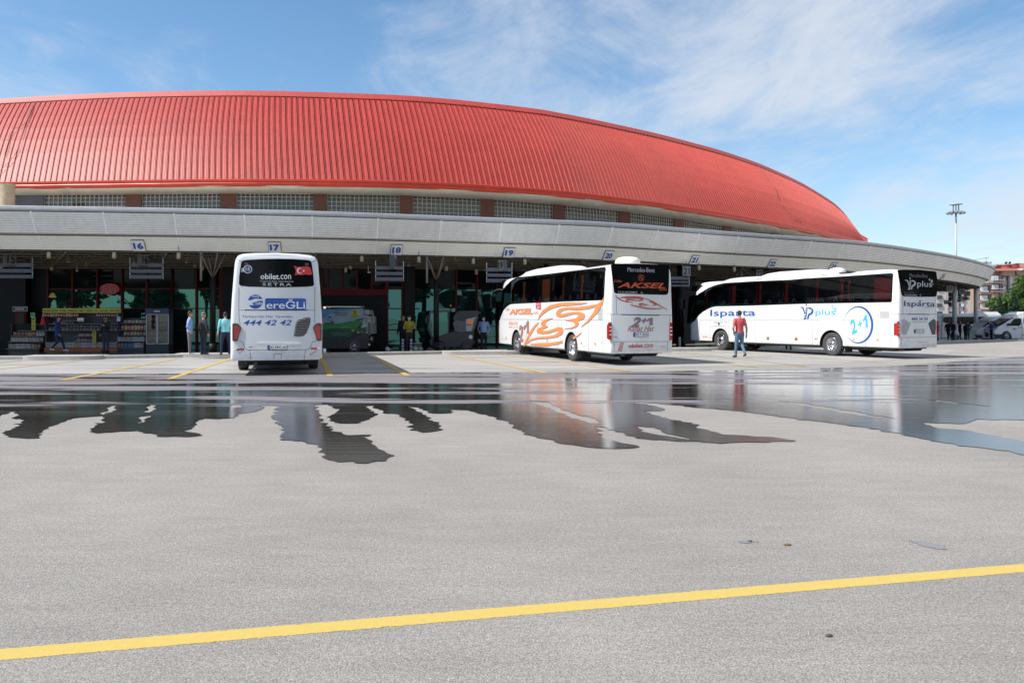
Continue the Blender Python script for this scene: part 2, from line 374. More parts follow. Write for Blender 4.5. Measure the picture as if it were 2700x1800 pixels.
for p in [Vector((-62, inner[0].y, 0))]+inner:
    for k in range(NR+1): y = p.y+(150-p.y)*(k/NR)**1.5; vs.append((p.x, y, GZ(y)+.02))
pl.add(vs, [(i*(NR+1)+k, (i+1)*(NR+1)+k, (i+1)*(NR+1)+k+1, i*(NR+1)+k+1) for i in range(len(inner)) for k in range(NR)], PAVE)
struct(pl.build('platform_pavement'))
kb = MB(); n = len(kc); sec = lambda a, b: [Vector((a.x, a.y, GZ(a.y)-.05)), Vector((a.x, a.y, GZ(a.y)+.13)), a.lerp(b, .2)+Vector((0, 0, GZ(a.y)+.152)), Vector((b.x, b.y, GZ(a.y)+.152)), Vector((b.x, b.y, GZ(a.y)-.05))]
vs = []; fs = []
for a, b in zip(kc, inner): vs += sec(a, b)
for i in range(n-1):
    for k in range(4): fs.append((i*5+k, i*5+k+1, i*5+5+k+1, i*5+5+k))
kb.add(vs, fs, KERBM); struct(kb.build('kerb'))
# rounded kerb islands that stick out between bays
for (u0, u1, v) in ((66, 268, 947.5), (463, 700, 941.5), (1165, 1395, 934.5), (1660, 1875, 925.5)):
    a, b = G(u0, v), G(u1, v-.8); c = (a+b)/2; hw_ = (b-a).length/2; ang = math.atan2(b.y-a.y, b.x-a.x)
    pts = []
    for k in range(25):
        t = math.pi*k/24; pts.append((-hw_*abs(math.cos(t))**.55*(1 if math.cos(t) > 0 else -1), -(.62 if u0 > 300 else .75)*math.sin(t)**.6))
    pts += [(hw_, .6), (-hw_, .6)]
    mb = MB(); T = Matrix.Translation(c+Vector((0, .12, 0))) @ Matrix.Rotation(ang, 4, 'Z')
    mb.prism(pts, lambda x, y: (x, y, -.05), lambda x, y: (x, y, .158), KERBM, T); struct(mb.build('kerb_island'))
# light concrete of the bays
edge = [G(-420, 992), G(0, 986), G(400, 985.5), G(800, 984), G(1150, 981), G(1500, 977), G(1850, 967), G(2200, 958), G(2420, 943), G(2500, 930), G(2520, 921)]
ec = spline(edge, 5); cm = MB()
cm.sheet([(p.x, p.y) for p in ec] + [(p.x, p.y+.05) for p in reversed(kc) if p.y < 44.5], lambda x, y: (x, y, .004), CONC); struct(cm.build('bay_pavement'))
# wet road: traced outline of the water on the ground
A = lambda x, y: (x/1.742, 900+y/1.742); B = lambda x, y: (1350+x/1.742, 900+y/1.742)
low = [A(*p) for p in ((-60, 395), (0, 350), (40, 325), (90, 320), (80, 343), (50, 352), (110, 362), (88, 387), (25, 418), (32, 440), (120, 448), (190, 445), (192, 415), (250, 385), (330, 355), (410, 347), (470, 343), (478, 355), (440, 390), (405, 415), (440, 423), (560, 415), (640, 412), (690, 425), (760, 440), (870, 440), (930, 433), (850, 415), (900, 385), (930, 355), (1010, 357), (1080, 352), (1085, 335), (1160, 325), (1215, 306), (1198, 293), (1275, 297), (1262, 330), (1255, 355), (1310, 400), (1290, 425), (1285, 450), (1400, 465), (1480, 495), (1478, 530), (1560, 555), (1680, 562), (1780, 550), (1795, 520), (1750, 500), (1720, 475), (1690, 450), (1660, 440), (1710, 430), (1590, 432), (1530, 405), (1500, 385), (1470, 352), (1460, 320), (1450, 292), (1500, 290), (1560, 318), (1520, 340), (1508, 365), (1560, 378), (1640, 378), (1740, 335), (1700, 318), (1668, 295), (1720, 300), (1760, 330), (1825, 335), (1860, 355), (1890, 385), (1878, 408), (1940, 420), (2015, 412), (2023, 392), (1975, 355), (1930, 330), (1865, 296), (1930, 305), (1990, 332), (2080, 330), (2070, 315), (2140, 316), (2250, 345), (2340, 372))]
low += [B(*p) for p in ((0, 392), (60, 425), (120, 445), (260, 475), (400, 492), (545, 492), (574, 480), (500, 468), (450, 455), (415, 440), (385, 392), (450, 402), (520, 430), (620, 450), (760, 460), (850, 461), (960, 472), (1060, 463), (1180, 465), (1305, 457), (1200, 441), (1080, 434), (980, 430), (900, 408), (850, 398), (830, 375), (740, 362), (690, 350), (600, 322), (690, 320), (704, 312), (650, 295), (545, 280), (650, 284), (740, 293), (900, 309), (1060, 323), (1250, 350), (1500, 380), (1700, 410), (1850, 440), (2000, 470), (2200, 495), (2352, 523), (2480, 545), (2480, 60))]
top = [B(2352, 70), B(2000, 96), B(1770, 112), B(1300, 128), B(700, 138), B(0, 144), A(2000, 146), A(1200, 148), A(500, 150), A(-60, 152)]
holes = [[A(*p) for p in h] for h in (((455, 333), (490, 318), (512, 296), (540, 297), (520, 325), (478, 337)), ((662, 326), (692, 292), (722, 294), (700, 328)), ((636, 380), (645, 347), (697, 340), (668, 365)), ((1058, 291), (1106, 292), (1104, 303), (1072, 305)))]
holes += [[B(*p) for p in h] for h in (((78, 275), (160, 279), (262, 325), (380, 355), (402, 376), (360, 376), (250, 342), (150, 298)), ((560, 390), (650, 397), (700, 420), (845, 455), (700, 435), (600, 415)), ((1215, 274), (1330, 284), (1490, 310), (1780, 360), (1600, 340), (1350, 296)), ((1885, 374), (2050, 380), (2110, 372), (2130, 358), (2352, 362), (2460, 368), (2460, 480), (2350, 461), (2200, 432), (2080, 408), (1960, 400)), ((1868, 264), (2000, 276), (2200, 300), (2050, 286)))]
def wob(lst, amp, step=.10, closed=True):
    pts = [G(*p) for p in lst]; out_ = []; rnd = random.Random(3)
    if closed: pts.append(pts[0])
    for a, b in zip(pts, pts[1:]):
        n_ = max(1, min(60, int((b-a).length/step)))
        for k in range(n_):
            p = a.lerp(b, k/n_); q = 1 if k else .3
            out_.append((p.x+rnd.gauss(0, amp*1.1)*q, p.y+rnd.gauss(0, amp)*q))
    return out_
from mathutils.geometry import delaunay_2d_cdt
loops = [wob(low+top, .035)] + [wob(h, .025) for h in holes]
vv = []; ee = []
for lp in loops:
    b_ = len(vv); vv += [Vector(p) for p in lp]; ee += [(b_+i, b_+(i+1) % len(lp)) for i in range(len(lp))]
cv, _, cf, *_ = delaunay_2d_cdt(vv, ee, [], 0, 1e-4)
def inside(p, lp):
    c = False
    for (x0, y0), (x1, y1) in zip(lp, lp[1:]+lp[:1]):
        if (y0 > p.y) != (y1 > p.y) and p.x < (x1-x0)*(p.y-y0)/(y1-y0)+x0: c = not c
    return c
keep = []
for f in cf:
    c = (cv[f[0]]+cv[f[1]]+cv[f[2]])/3
    if inside(c, loops[0]) and not any(inside(c, h) for h in loops[1:]): keep.append(tuple(f))
me = bpy.data.meshes.new('water'); me.from_pydata([(v.x, v.y, 0) for v in cv], [], keep)
bm = bmesh.new(); bm.from_mesh(me); bmesh.ops.delete(bm, geom=[v for v in bm.verts if not v.link_faces], context='VERTS'); bmesh.ops.recalc_face_normals(bm, faces=bm.faces); bm.to_mesh(me); bm.free()
me.materials.clear(); me.materials.append(WETM)
for v in me.vertices: v.co.z = .009
for p in me.polygons: p.material_index = 0
wo = bpy.data.objects.new('water', me); COL.objects.link(wo); struct(wo)
# painted lines
def gline(pts, w, m_, name='road_marking', z=.0125, jit=0):
    rj = random.Random(2)
    mb = MB(); P_ = [Vector((p[0], p[1], 0)) for p in pts]; l = []; r = []
    for i, p in enumerate(P_):
        d = (P_[min(i+1, len(P_)-1)]-P_[max(i-1, 0)]).normalized(); nn = Vector((-d.y, d.x, 0)); l.append(p+nn*(w/2+rj.gauss(0, jit))); r.append(p-nn*(w/2+rj.gauss(0, jit)))
    k = len(P_); mb.add([(*q[:2], z) for q in l+r], [(i, i+1, k+i+1, k+i) for i in range(k-1)], m_); return struct(mb.build(name))
a, b = G(-200, 1742), G(2900, 1479.5)
gline([a.lerp(b, t/700)[:2] for t in range(701)], .145, YEL, z=.0015, jit=.0035)
for (p, q, w) in (((465, 947), (160, 1003), .17), ((612, 945), (448, 999), .17), ((849, 945), (870, 991), .17), ((985, 942), (1074, 990), .17), ((1190, 937), (1440, 984), .17),
                  ((1325, 935), (1660, 979), .15), ((1640, 931), (2000, 969), .15), ((1900, 927), (2330, 956), .12), ((1790, 929), (2130, 966), .12), ((216, 951), (-120, 986), .14), ((60, 951), (-160, 966), .12)):
    gline([G(*p)[:2], G(*q)[:2]], w, YEL2)
for (p, q) in (((170, 1004.5), (452, 1001)), ((872, 992.5), (1080, 990.5)), ((1450, 984.5), (1655, 980.5)), ((2010, 970), (2130, 967))): gline([G(*p)[:2], G(*q)[:2]], .07, YEL2, z=.0165)
# ------------------------------------------------------------------ terminal building
def roofm():
    q = NT('red_roof_sheet'); n = q.noise(.5, 4, .6); s = q.noise(7, 4, .6, (1, 1, .12))
    base = q.ramp(n, [(.3, (.38, .042, .031)), (.7, (.44, .051, .037))]); base = q.mix(1, base, q.ramp(s, [(.35, G3(.84)), (.65, G3(1.05))]), 'MULTIPLY')
    q.set(Base_Color=base, Roughness=.5); q.b.inputs['Specular IOR Level'].default_value = .45; return q.m
def louvm():
    q = NT('aluminium_louvre'); n = q.noise(.3, 4, .55, (1, 1, .5)); s = q.noise(5, 4, .6, (1, 1, .08))
    base = q.ramp(n, [(.3, (.68, .67, .64)), (.7, (.76, .75, .72))]); base = q.mix(1, base, q.ramp(s, [(.3, (.90, .88, .85)), (.6, G3(1.0))]), 'MULTIPLY')
    q.set(Base_Color=base, Roughness=.42, Metallic=.1); return q.m
ROOF, LOUV = roofm(), louvm()
LOUV2 = mat('beige_louvre', (.80, .77, .69), .5, .05, 1.5)
GUTM = mat('orange_red_gutter', (.44, .034, .010), .4, .12, 1.5, bump=.15)
SOFF = mat('beige_soffit', (.62, .57, .47), .55, .14, .8)
BROWN = mat('brown_pillar', (.15, .055, .035), .55, .15, 4)
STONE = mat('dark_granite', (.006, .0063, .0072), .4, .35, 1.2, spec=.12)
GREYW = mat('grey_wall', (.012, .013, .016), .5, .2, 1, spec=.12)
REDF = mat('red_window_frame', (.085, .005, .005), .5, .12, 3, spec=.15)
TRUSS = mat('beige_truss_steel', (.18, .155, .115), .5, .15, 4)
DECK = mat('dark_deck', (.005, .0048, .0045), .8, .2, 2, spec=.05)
TOPG = mat('transom_canopy_reflection', (.004, .005, .005), .05, .2, 2, spec=.12)  # near-black colour stands for the canopy underside mirrored in the top panes
COLM = mat('column_dark', (.010, .008, .008), .5, .2, 3, spec=.15)
BT = thing('bus_terminal', 'long curved bus terminal with a red ribbed roof and grey louvred canopy', 'building')
PL_ = [-420, 0, 350, 600, 830, 1055, 1266, 1500, 1630, 1802, 1974, 2165, 2300, 2420, 2474, 2519, 2567, 2602, 2620, 2626]
VT = [541, 548, 553, 557.8, 562.5, 570.4, 578.2, 586.5, 593, 606, 619, 632, 643, 660, 668.8, 676.8, 687.5, 698, 705.5, 713]
HT = 6.44  # terminal heights and distances, here and below, scaled up about the camera
Cp = [PT(u, (HT-CAMZ)*F/(VH-v)) for u, v in zip(PL_, VT)] + [Vector((50.0, 85.2, 0)), Vector((49.0, 90.2, 0)), Vector((45.1, 95.2, 0)), Vector((38.5, 99, 0))]
WY = [41.6, 41.3, 41.0, 40.7, 40.9, 41.3, 42.4, 45.1, 47.3, 51.6, 57.4, 65.5]
Wp = [PT(u, y) for u, y in zip(PL_, WY)] + [Vector(p+(0,)) for p in ((31.9, 72.1), (33, 74.8), (33.7, 77), (34.1, 79.2), (34.1, 81.4), (33.9, 83.6), (33.3, 85.8), (32.5, 88), (30.8, 90.2), (27.5, 92.4), (23.1, 94.6), (17.6, 96.3))]
NC = 8
Cc = smooth_curve(spline(Cp, NC), 14); Wc = smooth_curve(spline(Wp, NC), 14)
def at_ratio(c, u):
    r = (u-1350)/F
    for a, b in zip(c, c[1:]):
        ra, rb = a.x/a.y, b.x/b.y
        if ra <= r <= rb: t = (r-ra)/(rb-ra); return a.lerp(b, t), (b-a).normalized()
    return c[-1], (c[-1]-c[-2]).normalized()
def resample(c, step):
    o_ = [c[0]]; acc = 0; k = [0]
    for a, b in zip(c, c[1:]):
        d = (b-a).length; t = step-acc
        while t <= d: o_.append(a.lerp(b, t/d)); t += step
        acc = (acc+d) % step
    return o_
STEP = 3.0/4
Cr = resample(Cc, STEP)
def tang(c, i): return (c[min(i+1, len(c)-1)]-c[max(i-1, 0)]).normalized()
def inw(c, i): t = tang(c, i); return Vector((-t.y, t.x, 0))
# fascia section: inward offset and height
def laps(o0, z0, o1, z1, n_):
    r = []
    for k in range(n_):
        a, b = k/n_, (k+1)/n_; r += [(o0+(o1-o0)*a - .0, z0+(z1-z0)*a), (o0+(o1-o0)*b-.050, z0+(z1-z0)*b+.016)]
    return r+[(o1, z1)]
CROOF = mat('canopy_top_sheet', (.62, .60, .56), .6, .1, .5)
SEAMM = mat('seam_pale', (.86, .86, .85), .4, .04)
SU, SL = laps(.10, 6.30, .60, 5.42, 9), laps(.80, 5.38, 1.28, 4.74, 8)
off = 2   # seam phase
def strip(mb, i0, i1, sec_, m_, g0=0, g1=0):
    vs = []; k = len(sec_); idx = list(range(i0, min(i1, len(Cr)-1)+1))
    for n_, i in enumerate(idx):
        p = Cr[i].copy(); 
        if n_ == 0 and g0: p += tang(Cr, i)*g0
        if n_ == len(idx)-1 and g1: p -= tang(Cr, i)*g1
        w = inw(Cr, i); vs += [(p.x+w.x*o_, p.y+w.y*o_, z) for o_, z in sec_]
    mb.add(vs, [(a*k+b, (a+1)*k+b, (a+1)*k+b+1, a*k+b+1) for a in range(len(idx)-1) for b in range(k-1)], m_)
LIPM = mat('lip_grey', (.42, .43, .45), .5, .08, 3); lip = MB(); strip(lip, 0, len(Cr)-1, [(.55, 6.55), (.02, 6.55), (0, 6.53), (0, 6.41), (.04, 6.39), (.04, 6.37), (.13, 6.33), (.2, 6.33)], LIPM); lip.build('canopy_lip', BT)
back = MB(); strip(back, 0, len(Cr)-1, [(.25, 6.34), (.75, 5.40), (.75, 5.34), (1.0, 5.34), (1.38, 4.72), (1.44, 4.72), (1.44, 6.0)], DGREY); back.build('canopy_backing', BT)
for a in range(off, len(Cr)-1, 4):
    mb = MB(); strip(mb, a, a+4, SU, LOUV, .03, .03); mb.build('upper_fascia_panel', BT)
    mb = MB(); strip(mb, a, a+4, SL, LOUV2, .03, .03); mb.build('lower_fascia_panel', BT)
mb = MB(); strip(mb, 0, len(Cr)-1, [(.60, 5.415), (.65, 5.395), (.80, 5.39)], LOUV2); mb.build('fascia_ledge', BT)
for a in range(off, len(Cr)-1, 4):
    p = Cr[a]; w = inw(Cr, a); t = tang(Cr, a)
    for (o0, z0, o1, z1) in ((.05, 6.33, .56, 5.42), (.76, 5.39, 1.24, 4.74)):
        mb = MB(); q = [Vector((p.x+w.x*o_, p.y+w.y*o_, z)) for o_, z in ((o0, z0), (o1, z1))]; h = t*.035
        mb.add([q[0]-h, q[0]+h, q[1]+h, q[1]-h, q[0]-h+w*.1, q[0]+h+w*.1, q[1]+h+w*.1, q[1]-h+w*.1], [(0, 1, 2, 3), (0, 4, 5, 1), (2, 6, 7, 3), (0, 3, 7, 4), (1, 5, 6, 2)], SEAMM); mb.build('seam_strip', BT)
# canopy slab: roof and ceiling between the lip and the wall
def between(f, z): return [a.lerp(b, f)+Vector((0, 0, z)) for a, b in zip(Cc, Wc)]
def sheet2(mb, A_, B_, m_): n_ = len(A_); mb.add(A_+B_, [(i, i+1, n_+i+1, n_+i) for i in range(n_-1)], m_)
mb = MB(); sheet2(mb, [Cc[i]+inw(Cc, i)*.5+Vector((0, 0, 6.50)) for i in range(len(Cc))], between(1.1, 6.8), CROOF); mb.build('canopy_roof', BT)
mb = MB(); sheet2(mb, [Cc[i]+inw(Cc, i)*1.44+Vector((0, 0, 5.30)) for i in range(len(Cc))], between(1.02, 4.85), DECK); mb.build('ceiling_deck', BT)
lowC = [Cc[i]+inw(Cc, i)*1.4 for i in range(len(Cc))]
for k in range(9):
    f = .02+.96*k/8; zb = 4.70-.46*(k/8)**.8; zt = zb+.30; mb = MB()
    line = resample([a.lerp(b, f) for a, b in zip(lowC, Wc)], .62)
    for i in range(len(line)-1):
        a, b = line[i], line[i+1]
        mb.tube(a+Vector((0, 0, zb)), b+Vector((0, 0, zb)), .030, .030, TRUSS, 4, cap=False); mb.tube(a+Vector((0, 0, zt)), b+Vector((0, 0, zt)), .026, .026, TRUSS, 4, cap=False)
        mb.tube(a+Vector((0, 0, zb if i % 2 else zt)), b+Vector((0, 0, zt if i % 2 else zb)), .014, .014, TRUSS, 4, cap=False)
    mb.build('ceiling_truss', BT)
for i in range(4, len(Cc)-2, 7):
    mb = MB(); a = lowC[i]; b = Wc[i]
    mb.tube(a+Vector((0, 0, 4.66)), b+Vector((0, 0, 4.24)), .035, .035, TRUSS, 6); mb.tube(a+Vector((0, 0, 4.98)), b+Vector((0, 0, 4.56)), .03, .03, TRUSS, 6)
    n_ = max(2, int((b-a).length/.6))
    for k in range(n_):
        p, q = a.lerp(b, k/n_), a.lerp(b, (k+1)/n_); zp = 4.66-.42*k/n_; zq = 4.66-.42*(k+1)/n_
        mb.tube(p+Vector((0, 0, zp+(.3 if k % 2 else 0))), q+Vector((0, 0, zq+(0 if k % 2 else .3))), .018, .018, TRUSS, 4, cap=False)
    mb.build('cross_beam', BT)
# roof
GB = [(-420, 503), (0, 497.2), (350, 492), (600, 489.2), (830, 489.8), (1051, 493), (1266, 503), (1500, 519), (1553, 525.5), (1706, 543), (1859, 565), (1993, 587.5), (2115, 610), (2242, 638)]
Ep = [PT(u, (8.09-CAMZ)*F/(VH-v)) for u, v in GB] + [Vector((31.8, 71.1, 0))]
Ec = smooth_curve(spline(Ep, 10), 24)
RV = [(-420, 296), (-200, 280), (0, 266.5), (74, 262), (298, 250), (500, 245.8), (600, 244.8), (700, 245), (826, 249), (1051, 257), (1174, 265.8), (1327, 282), (1400, 291), (1500, 307), (1566, 321), (1733, 357), (1897, 399.7), (2001, 434.5), (2108, 482), (2203, 539), (2249, 577), (2276, 611), (2295, 643)]
PITCH = .30
Er = resample(Ec, PITCH)
RD = Vector((-.296, .955, 0)); XT = Er[-1].x
def ttop(x):
    k = max(0, (x-14.3)/(XT-14.3)); return 5.05*math.sqrt(max(0, 1-min(1, k)**2.4))+.02
tops = []
for p in Er:
    q = p+RD*ttop(p.x); u = 1350+F*q.x/q.y; tops.append(Vector((q.x, q.y, ZV(interp(RV, u), q.y))))
zs = [t.z for t in tops]
for _ in range(40): zs = [zs[0]]+[(zs[i-1]+2*zs[i]+zs[i+1])/4 for i in range(1, len(zs)-1)]+[zs[-1]]
for t, z in zip(tops, zs): t.z = z
ROWS = 7
def rp(e, t, f, lift=0, tg=None):
    d = t-e; s_ = Vector((d.x*f, d.y*f, d.z*f)); bul = .26*math.sin(math.pi*f)*min(1, d.length/6)
    hx = Vector((d.x, d.y, 0)); hx = hx.normalized() if hx.length > 1e-4 else RD
    nrm = (tg.cross(d)).normalized() if (tg is not None and d.length > .3) else Vector((-hx.x*d.z, -hx.y*d.z, Vector((d.x, d.y)).length)).normalized() if d.length > .05 else Vector((0, -1, 0))
    return e+s_+nrm*(bul+lift)
rf = MB(); vs = []
prof = [(0, -.10), (.12, -.10), (.13, .045), (.20, .045), (.22, 0), (.32, .0), (.35, .012), (.40, .012), (.43, 0), (.68, 0), (.71, .012), (.76, .012), (.79, 0), (.97, 0)]
cols = []
for i in range(len(Er)-1):
    for f, h in prof:
        e = Er[i].lerp(Er[i+1], f); t = tops[i].lerp(tops[i+1], f); cols.append((Vector((e.x, e.y, 8.36)), t, h, tang(Er, i)))
for e, t, h, tg in cols:
    for k in range(ROWS+1): vs.append(rp(e, t, k/ROWS, h, tg))
k = ROWS+1
rf.add(vs, [(i*k+j, (i+1)*k+j, (i+1)*k+j+1, i*k+j+1) for i in range(len(cols)-1) for j in range(ROWS)], ROOF); rf.build('red_roof', BT, fix=False)
mb = MB(); vs = []
for i in range(len(Er)):
    t = tops[i]; e = Vector((Er[i].x, Er[i].y, 8.36)); d = (t-e); L_ = max(d.length, .01); u_ = d/L_; w = RD
    s_ = min(1, L_/2)
    p = rp(e, t, 1, .09); vs += [p-u_*.42*s_, p-u_*.40*s_+Vector((0, 0, .03)), p+Vector((0, 0, .05))*s_, p+w*.6*s_+Vector((0, 0, .06))*s_, p+w*3.2*s_+Vector((0, 0, .35))*s_]
mb.add(vs, [(i*5+j, i*5+5+j, i*5+5+j+1, i*5+j+1) for i in range(len(Er)-1) for j in range(4)], ROOF); mb.build('ridge_cap', BT, fix=False)
mb = MB(); vs = []
E4 = Er[::4]+[Er[-1]]
rg = random.Random(5); secg = [(.30, 8.41), (-.02, 8.41), (-.06, 8.38), (-.06, 8.31), (-.02, 8.27), (-.05, 8.21), (-.03, 8.12), (.03, 8.09), (.2, 8.07)]
for i in range(len(E4)):
    w = inw(E4, i); j = rg.gauss(0, .012); vs += [(E4[i].x+w.x*(o_+j), E4[i].y+w.y*(o_+j), z+j*(1 if z < 8.22 else .3)) for o_, z in secg]
k = len(secg); mb.add(vs, [(i*k+j, i*k+k+j, i*k+k+j+1, i*k+j+1) for i in range(len(E4)-1) for j in range(k-1)], GUTM); mb.build('gutter', BT)
# clerestory wall, pillars, glass-block panels
Wr = resample(Wc, .4)
mb = MB(); vs = []
E2 = resample(Ec, .5)
k2 = []
for i, p in enumerate(E2):
    u = 1350+F*p.x/p.y; w_, _ = at_ratio(Wc, min(max(u, -400), 2235)); 
    a = p+inw(E2, i)*.05; k2.append((a, w_))
wv = random.Random(4)
vs = []
for a, w_ in k2:
    j = wv.gauss(0, .012); vs += [(a.x, a.y, 8.09), (a.x+(w_.x-a.x)*.5, a.y+(w_.y-a.y)*.5, 8.03+j), (w_.x+(w_.x-a.x)*.1, w_.y+(w_.y-a.y)*.1, 8.0)]
mb.add(vs, [(i*3+j, i*3+3+j, i*3+3+j+1, i*3+j+1) for i in range(len(k2)-1) for j in range(2)], SOFF); mb.build('eave_soffit', BT)
def wallbox(mb, u0, u1, z0, z1, m_, depth=.1, out_=0.0, c=None):
    c = c or Wc; a, _ = at_ratio(c, u0); b, _ = at_ratio(c, u1); d = b-a; n_ = Vector((d.y, -d.x, 0)).normalized()
    ang = math.atan2(d.y, d.x); ce = (a+b)/2+n_*(out_-depth/2); mb.box((ce.x, ce.y, (z0+z1)/2), (d.length, depth, z1-z0), m_, rz=ang); return a, b, n_, ang
pil = [(334, 375), (583, 624), (827, 863), (1053, 1089), (1266, 1301), (1457, 1487), (1629, 1657), (1774, 1799), (1904, 1926), (2030, 2050)]
for u0, u1 in pil:
    mb = MB(); wallbox(mb, u0, u1, 6.0, 8.14, BROWN, .5, .12); mb.build('brown_pillar', BT)
mb = MB(); GW2 = mat('upper_grey_wall', (.10, .105, .12), .5, .2, 1); wallbox(mb, -400, 38, 6.0, 8.2, GW2, .3, .05); wallbox(mb, 38, 118, 6.0, 8.2, GW2, .3, .1); mb.build('grey_wall', BT)
BLK = mat('glass_block_dark', (.055, .055, .045), .08, .5, 9, coat=.6); BFR = mat('block_mortar', (.55, .53, .47), .6, .08)
def blockpanel(u0, u1):
    mb = MB(); a, b, n_, ang = wallbox(mb, u0, u1, 6.0, 8.2, BLK, .1, -.02); Lh = (b-a).length; t = (b-a)/Lh
    nx_ = max(3, round(Lh/.235))
    for i in range(nx_+1):
        p = a+t*Lh*i/nx_+n_*.0; mb.box((p.x, p.y, 7.1), (.03, .05, 2.1), BFR, rz=ang)
    for j in range(10):
        z = 6.1+.22*j; p = (a+b)/2; mb.box((p.x, p.y, z), (Lh, .044, .026), BFR, rz=ang)
    mb.build('glass_block_window', BT)
gaps = [118]+[q for p in pil for q in p]+[2180]
for a, b in zip(gaps[0::2], gaps[1::2]): blockpanel(a, b)
# storefront
ZT = 4.21
def bays(verts, hors, z0=.15, zt=ZT, frame=.085):
    for i in range(len(verts)-1):
        for j in range(len(hors)-1):
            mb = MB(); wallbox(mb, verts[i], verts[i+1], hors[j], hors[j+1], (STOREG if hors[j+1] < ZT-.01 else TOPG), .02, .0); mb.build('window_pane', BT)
    mb = MB()
    for u in verts:
        p, t = at_ratio(Wc, u); mb.box((p.x+t.y*.04, p.y-t.x*.04, (hors[0]+hors[-1])/2), (frame, .12, hors[-1]-hors[0]), REDF, rz=math.atan2(t.y, t.x))
    for z in hors: wallbox(mb, verts[0], verts[-1], z-.03, z+.03, REDF, .05, .06)
    mb.build('red_window_frame', BT)
HS = [.03, 1.05, 2.15, 3.17, ZT]
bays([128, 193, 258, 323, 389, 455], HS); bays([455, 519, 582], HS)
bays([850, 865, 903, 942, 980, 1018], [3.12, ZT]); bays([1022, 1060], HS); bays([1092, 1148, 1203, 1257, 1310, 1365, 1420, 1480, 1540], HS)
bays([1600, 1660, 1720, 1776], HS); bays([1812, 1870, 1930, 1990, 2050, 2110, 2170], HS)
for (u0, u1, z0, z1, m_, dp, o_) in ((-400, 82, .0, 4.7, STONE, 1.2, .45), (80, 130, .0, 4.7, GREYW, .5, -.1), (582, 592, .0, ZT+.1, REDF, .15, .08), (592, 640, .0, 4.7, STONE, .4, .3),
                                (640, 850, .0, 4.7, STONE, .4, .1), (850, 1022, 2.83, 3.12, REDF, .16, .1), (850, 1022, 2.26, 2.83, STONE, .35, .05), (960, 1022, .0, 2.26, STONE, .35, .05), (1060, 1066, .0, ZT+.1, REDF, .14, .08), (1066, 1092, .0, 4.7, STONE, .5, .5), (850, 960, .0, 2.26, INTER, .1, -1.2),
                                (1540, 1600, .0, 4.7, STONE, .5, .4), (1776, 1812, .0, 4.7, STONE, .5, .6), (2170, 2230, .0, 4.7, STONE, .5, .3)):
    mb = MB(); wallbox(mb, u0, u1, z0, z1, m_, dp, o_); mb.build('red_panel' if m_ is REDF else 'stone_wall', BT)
mb = MB(); wallbox(mb, -400, 2235, 4.25, 6.1, DECK, .3, -.2); 
vs = [Vector((p.x, p.y, z)) for p in Wc for z in (ZT+.02, 6.35)]
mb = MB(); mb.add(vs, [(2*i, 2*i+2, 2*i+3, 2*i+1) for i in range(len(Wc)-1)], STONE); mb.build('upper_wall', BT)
vs = [Vector((p.x, p.y, z)) for p in Wc[-8*12:] for z in (.0, ZT+.05)]
mb = MB(); mb.add(vs, [(2*i, 2*i+2, 2*i+3, 2*i+1) for i in range(8*12-1)], mat('ochre_wall', (.5, .40, .14), .7, .12, 1)); mb.build('end_wall', BT)
# interior behind glass blocks: solid back so no light leaks
# columns with branching arms
ARMM = mat('arm_dark_beige', (.11, .095, .07), .6, .15, 4)
def column(u, Y, r=.13, arms=True, m_=COLM, zt=3.52, label=None):
    p = PT(u, Y)
    mb = MB(); mb.tube((p.x, p.y, GZ(p.y)), (p.x, p.y, zt), r, r, m_, 16); mb.tube((p.x, p.y, 0), (p.x, p.y, .5), r*1.35, r*1.35, m_, 16)
    c = mb.build('column', BT)
    if arms:
        for k, (dx, dy) in enumerate(((-.42, -.5), (.42, -.5), (-.42, .5), (.42, .5))):
            mb = MB(); mb.tube((p.x, p.y, zt-.05), (p.x+dx, p.y+dy, 4.68), .038, .034, ARMM, 8); mb.build('column_arm', c)
        mb = MB(); mb.tube((p.x-.42, p.y-.3, 3.36), (p.x-.42, p.y-.3, 4.72), .055, .055, TRUSS, 8); mb.build('drain_pipe', c)
column(561, 36.6); column(1150, 39.0); column(1795, 45.5, .2, False, zt=4.7); column(1440, 42.3, arms=False, zt=4.7); column(2100, 53.3, arms=False, zt=4.7); column(2350, 62.7, arms=False, zt=4.7)
PC = mat('pale_column', (.5, .52, .56), .5, .08, 2)
column(2517, 74, .19, False, PC, 5.1); column(2573, 81, .2, False, PC, 5.1)
# duct at the left end of the clerestory
DUCTM = mat('aged_duct', (.36, .29, .19), .6, .25, 3); mb = MB(); p = PT(20, 38.3)
for k in range(14):
    z = 6.55+.11*k; mb.tube((p.x, p.y, z), (p.x, p.y, z+.11), .30 if k % 2 else .33, .33 if k % 2 else .30, DUCTM, 18, cap=False)
mb.build('ventilation_duct', BT)
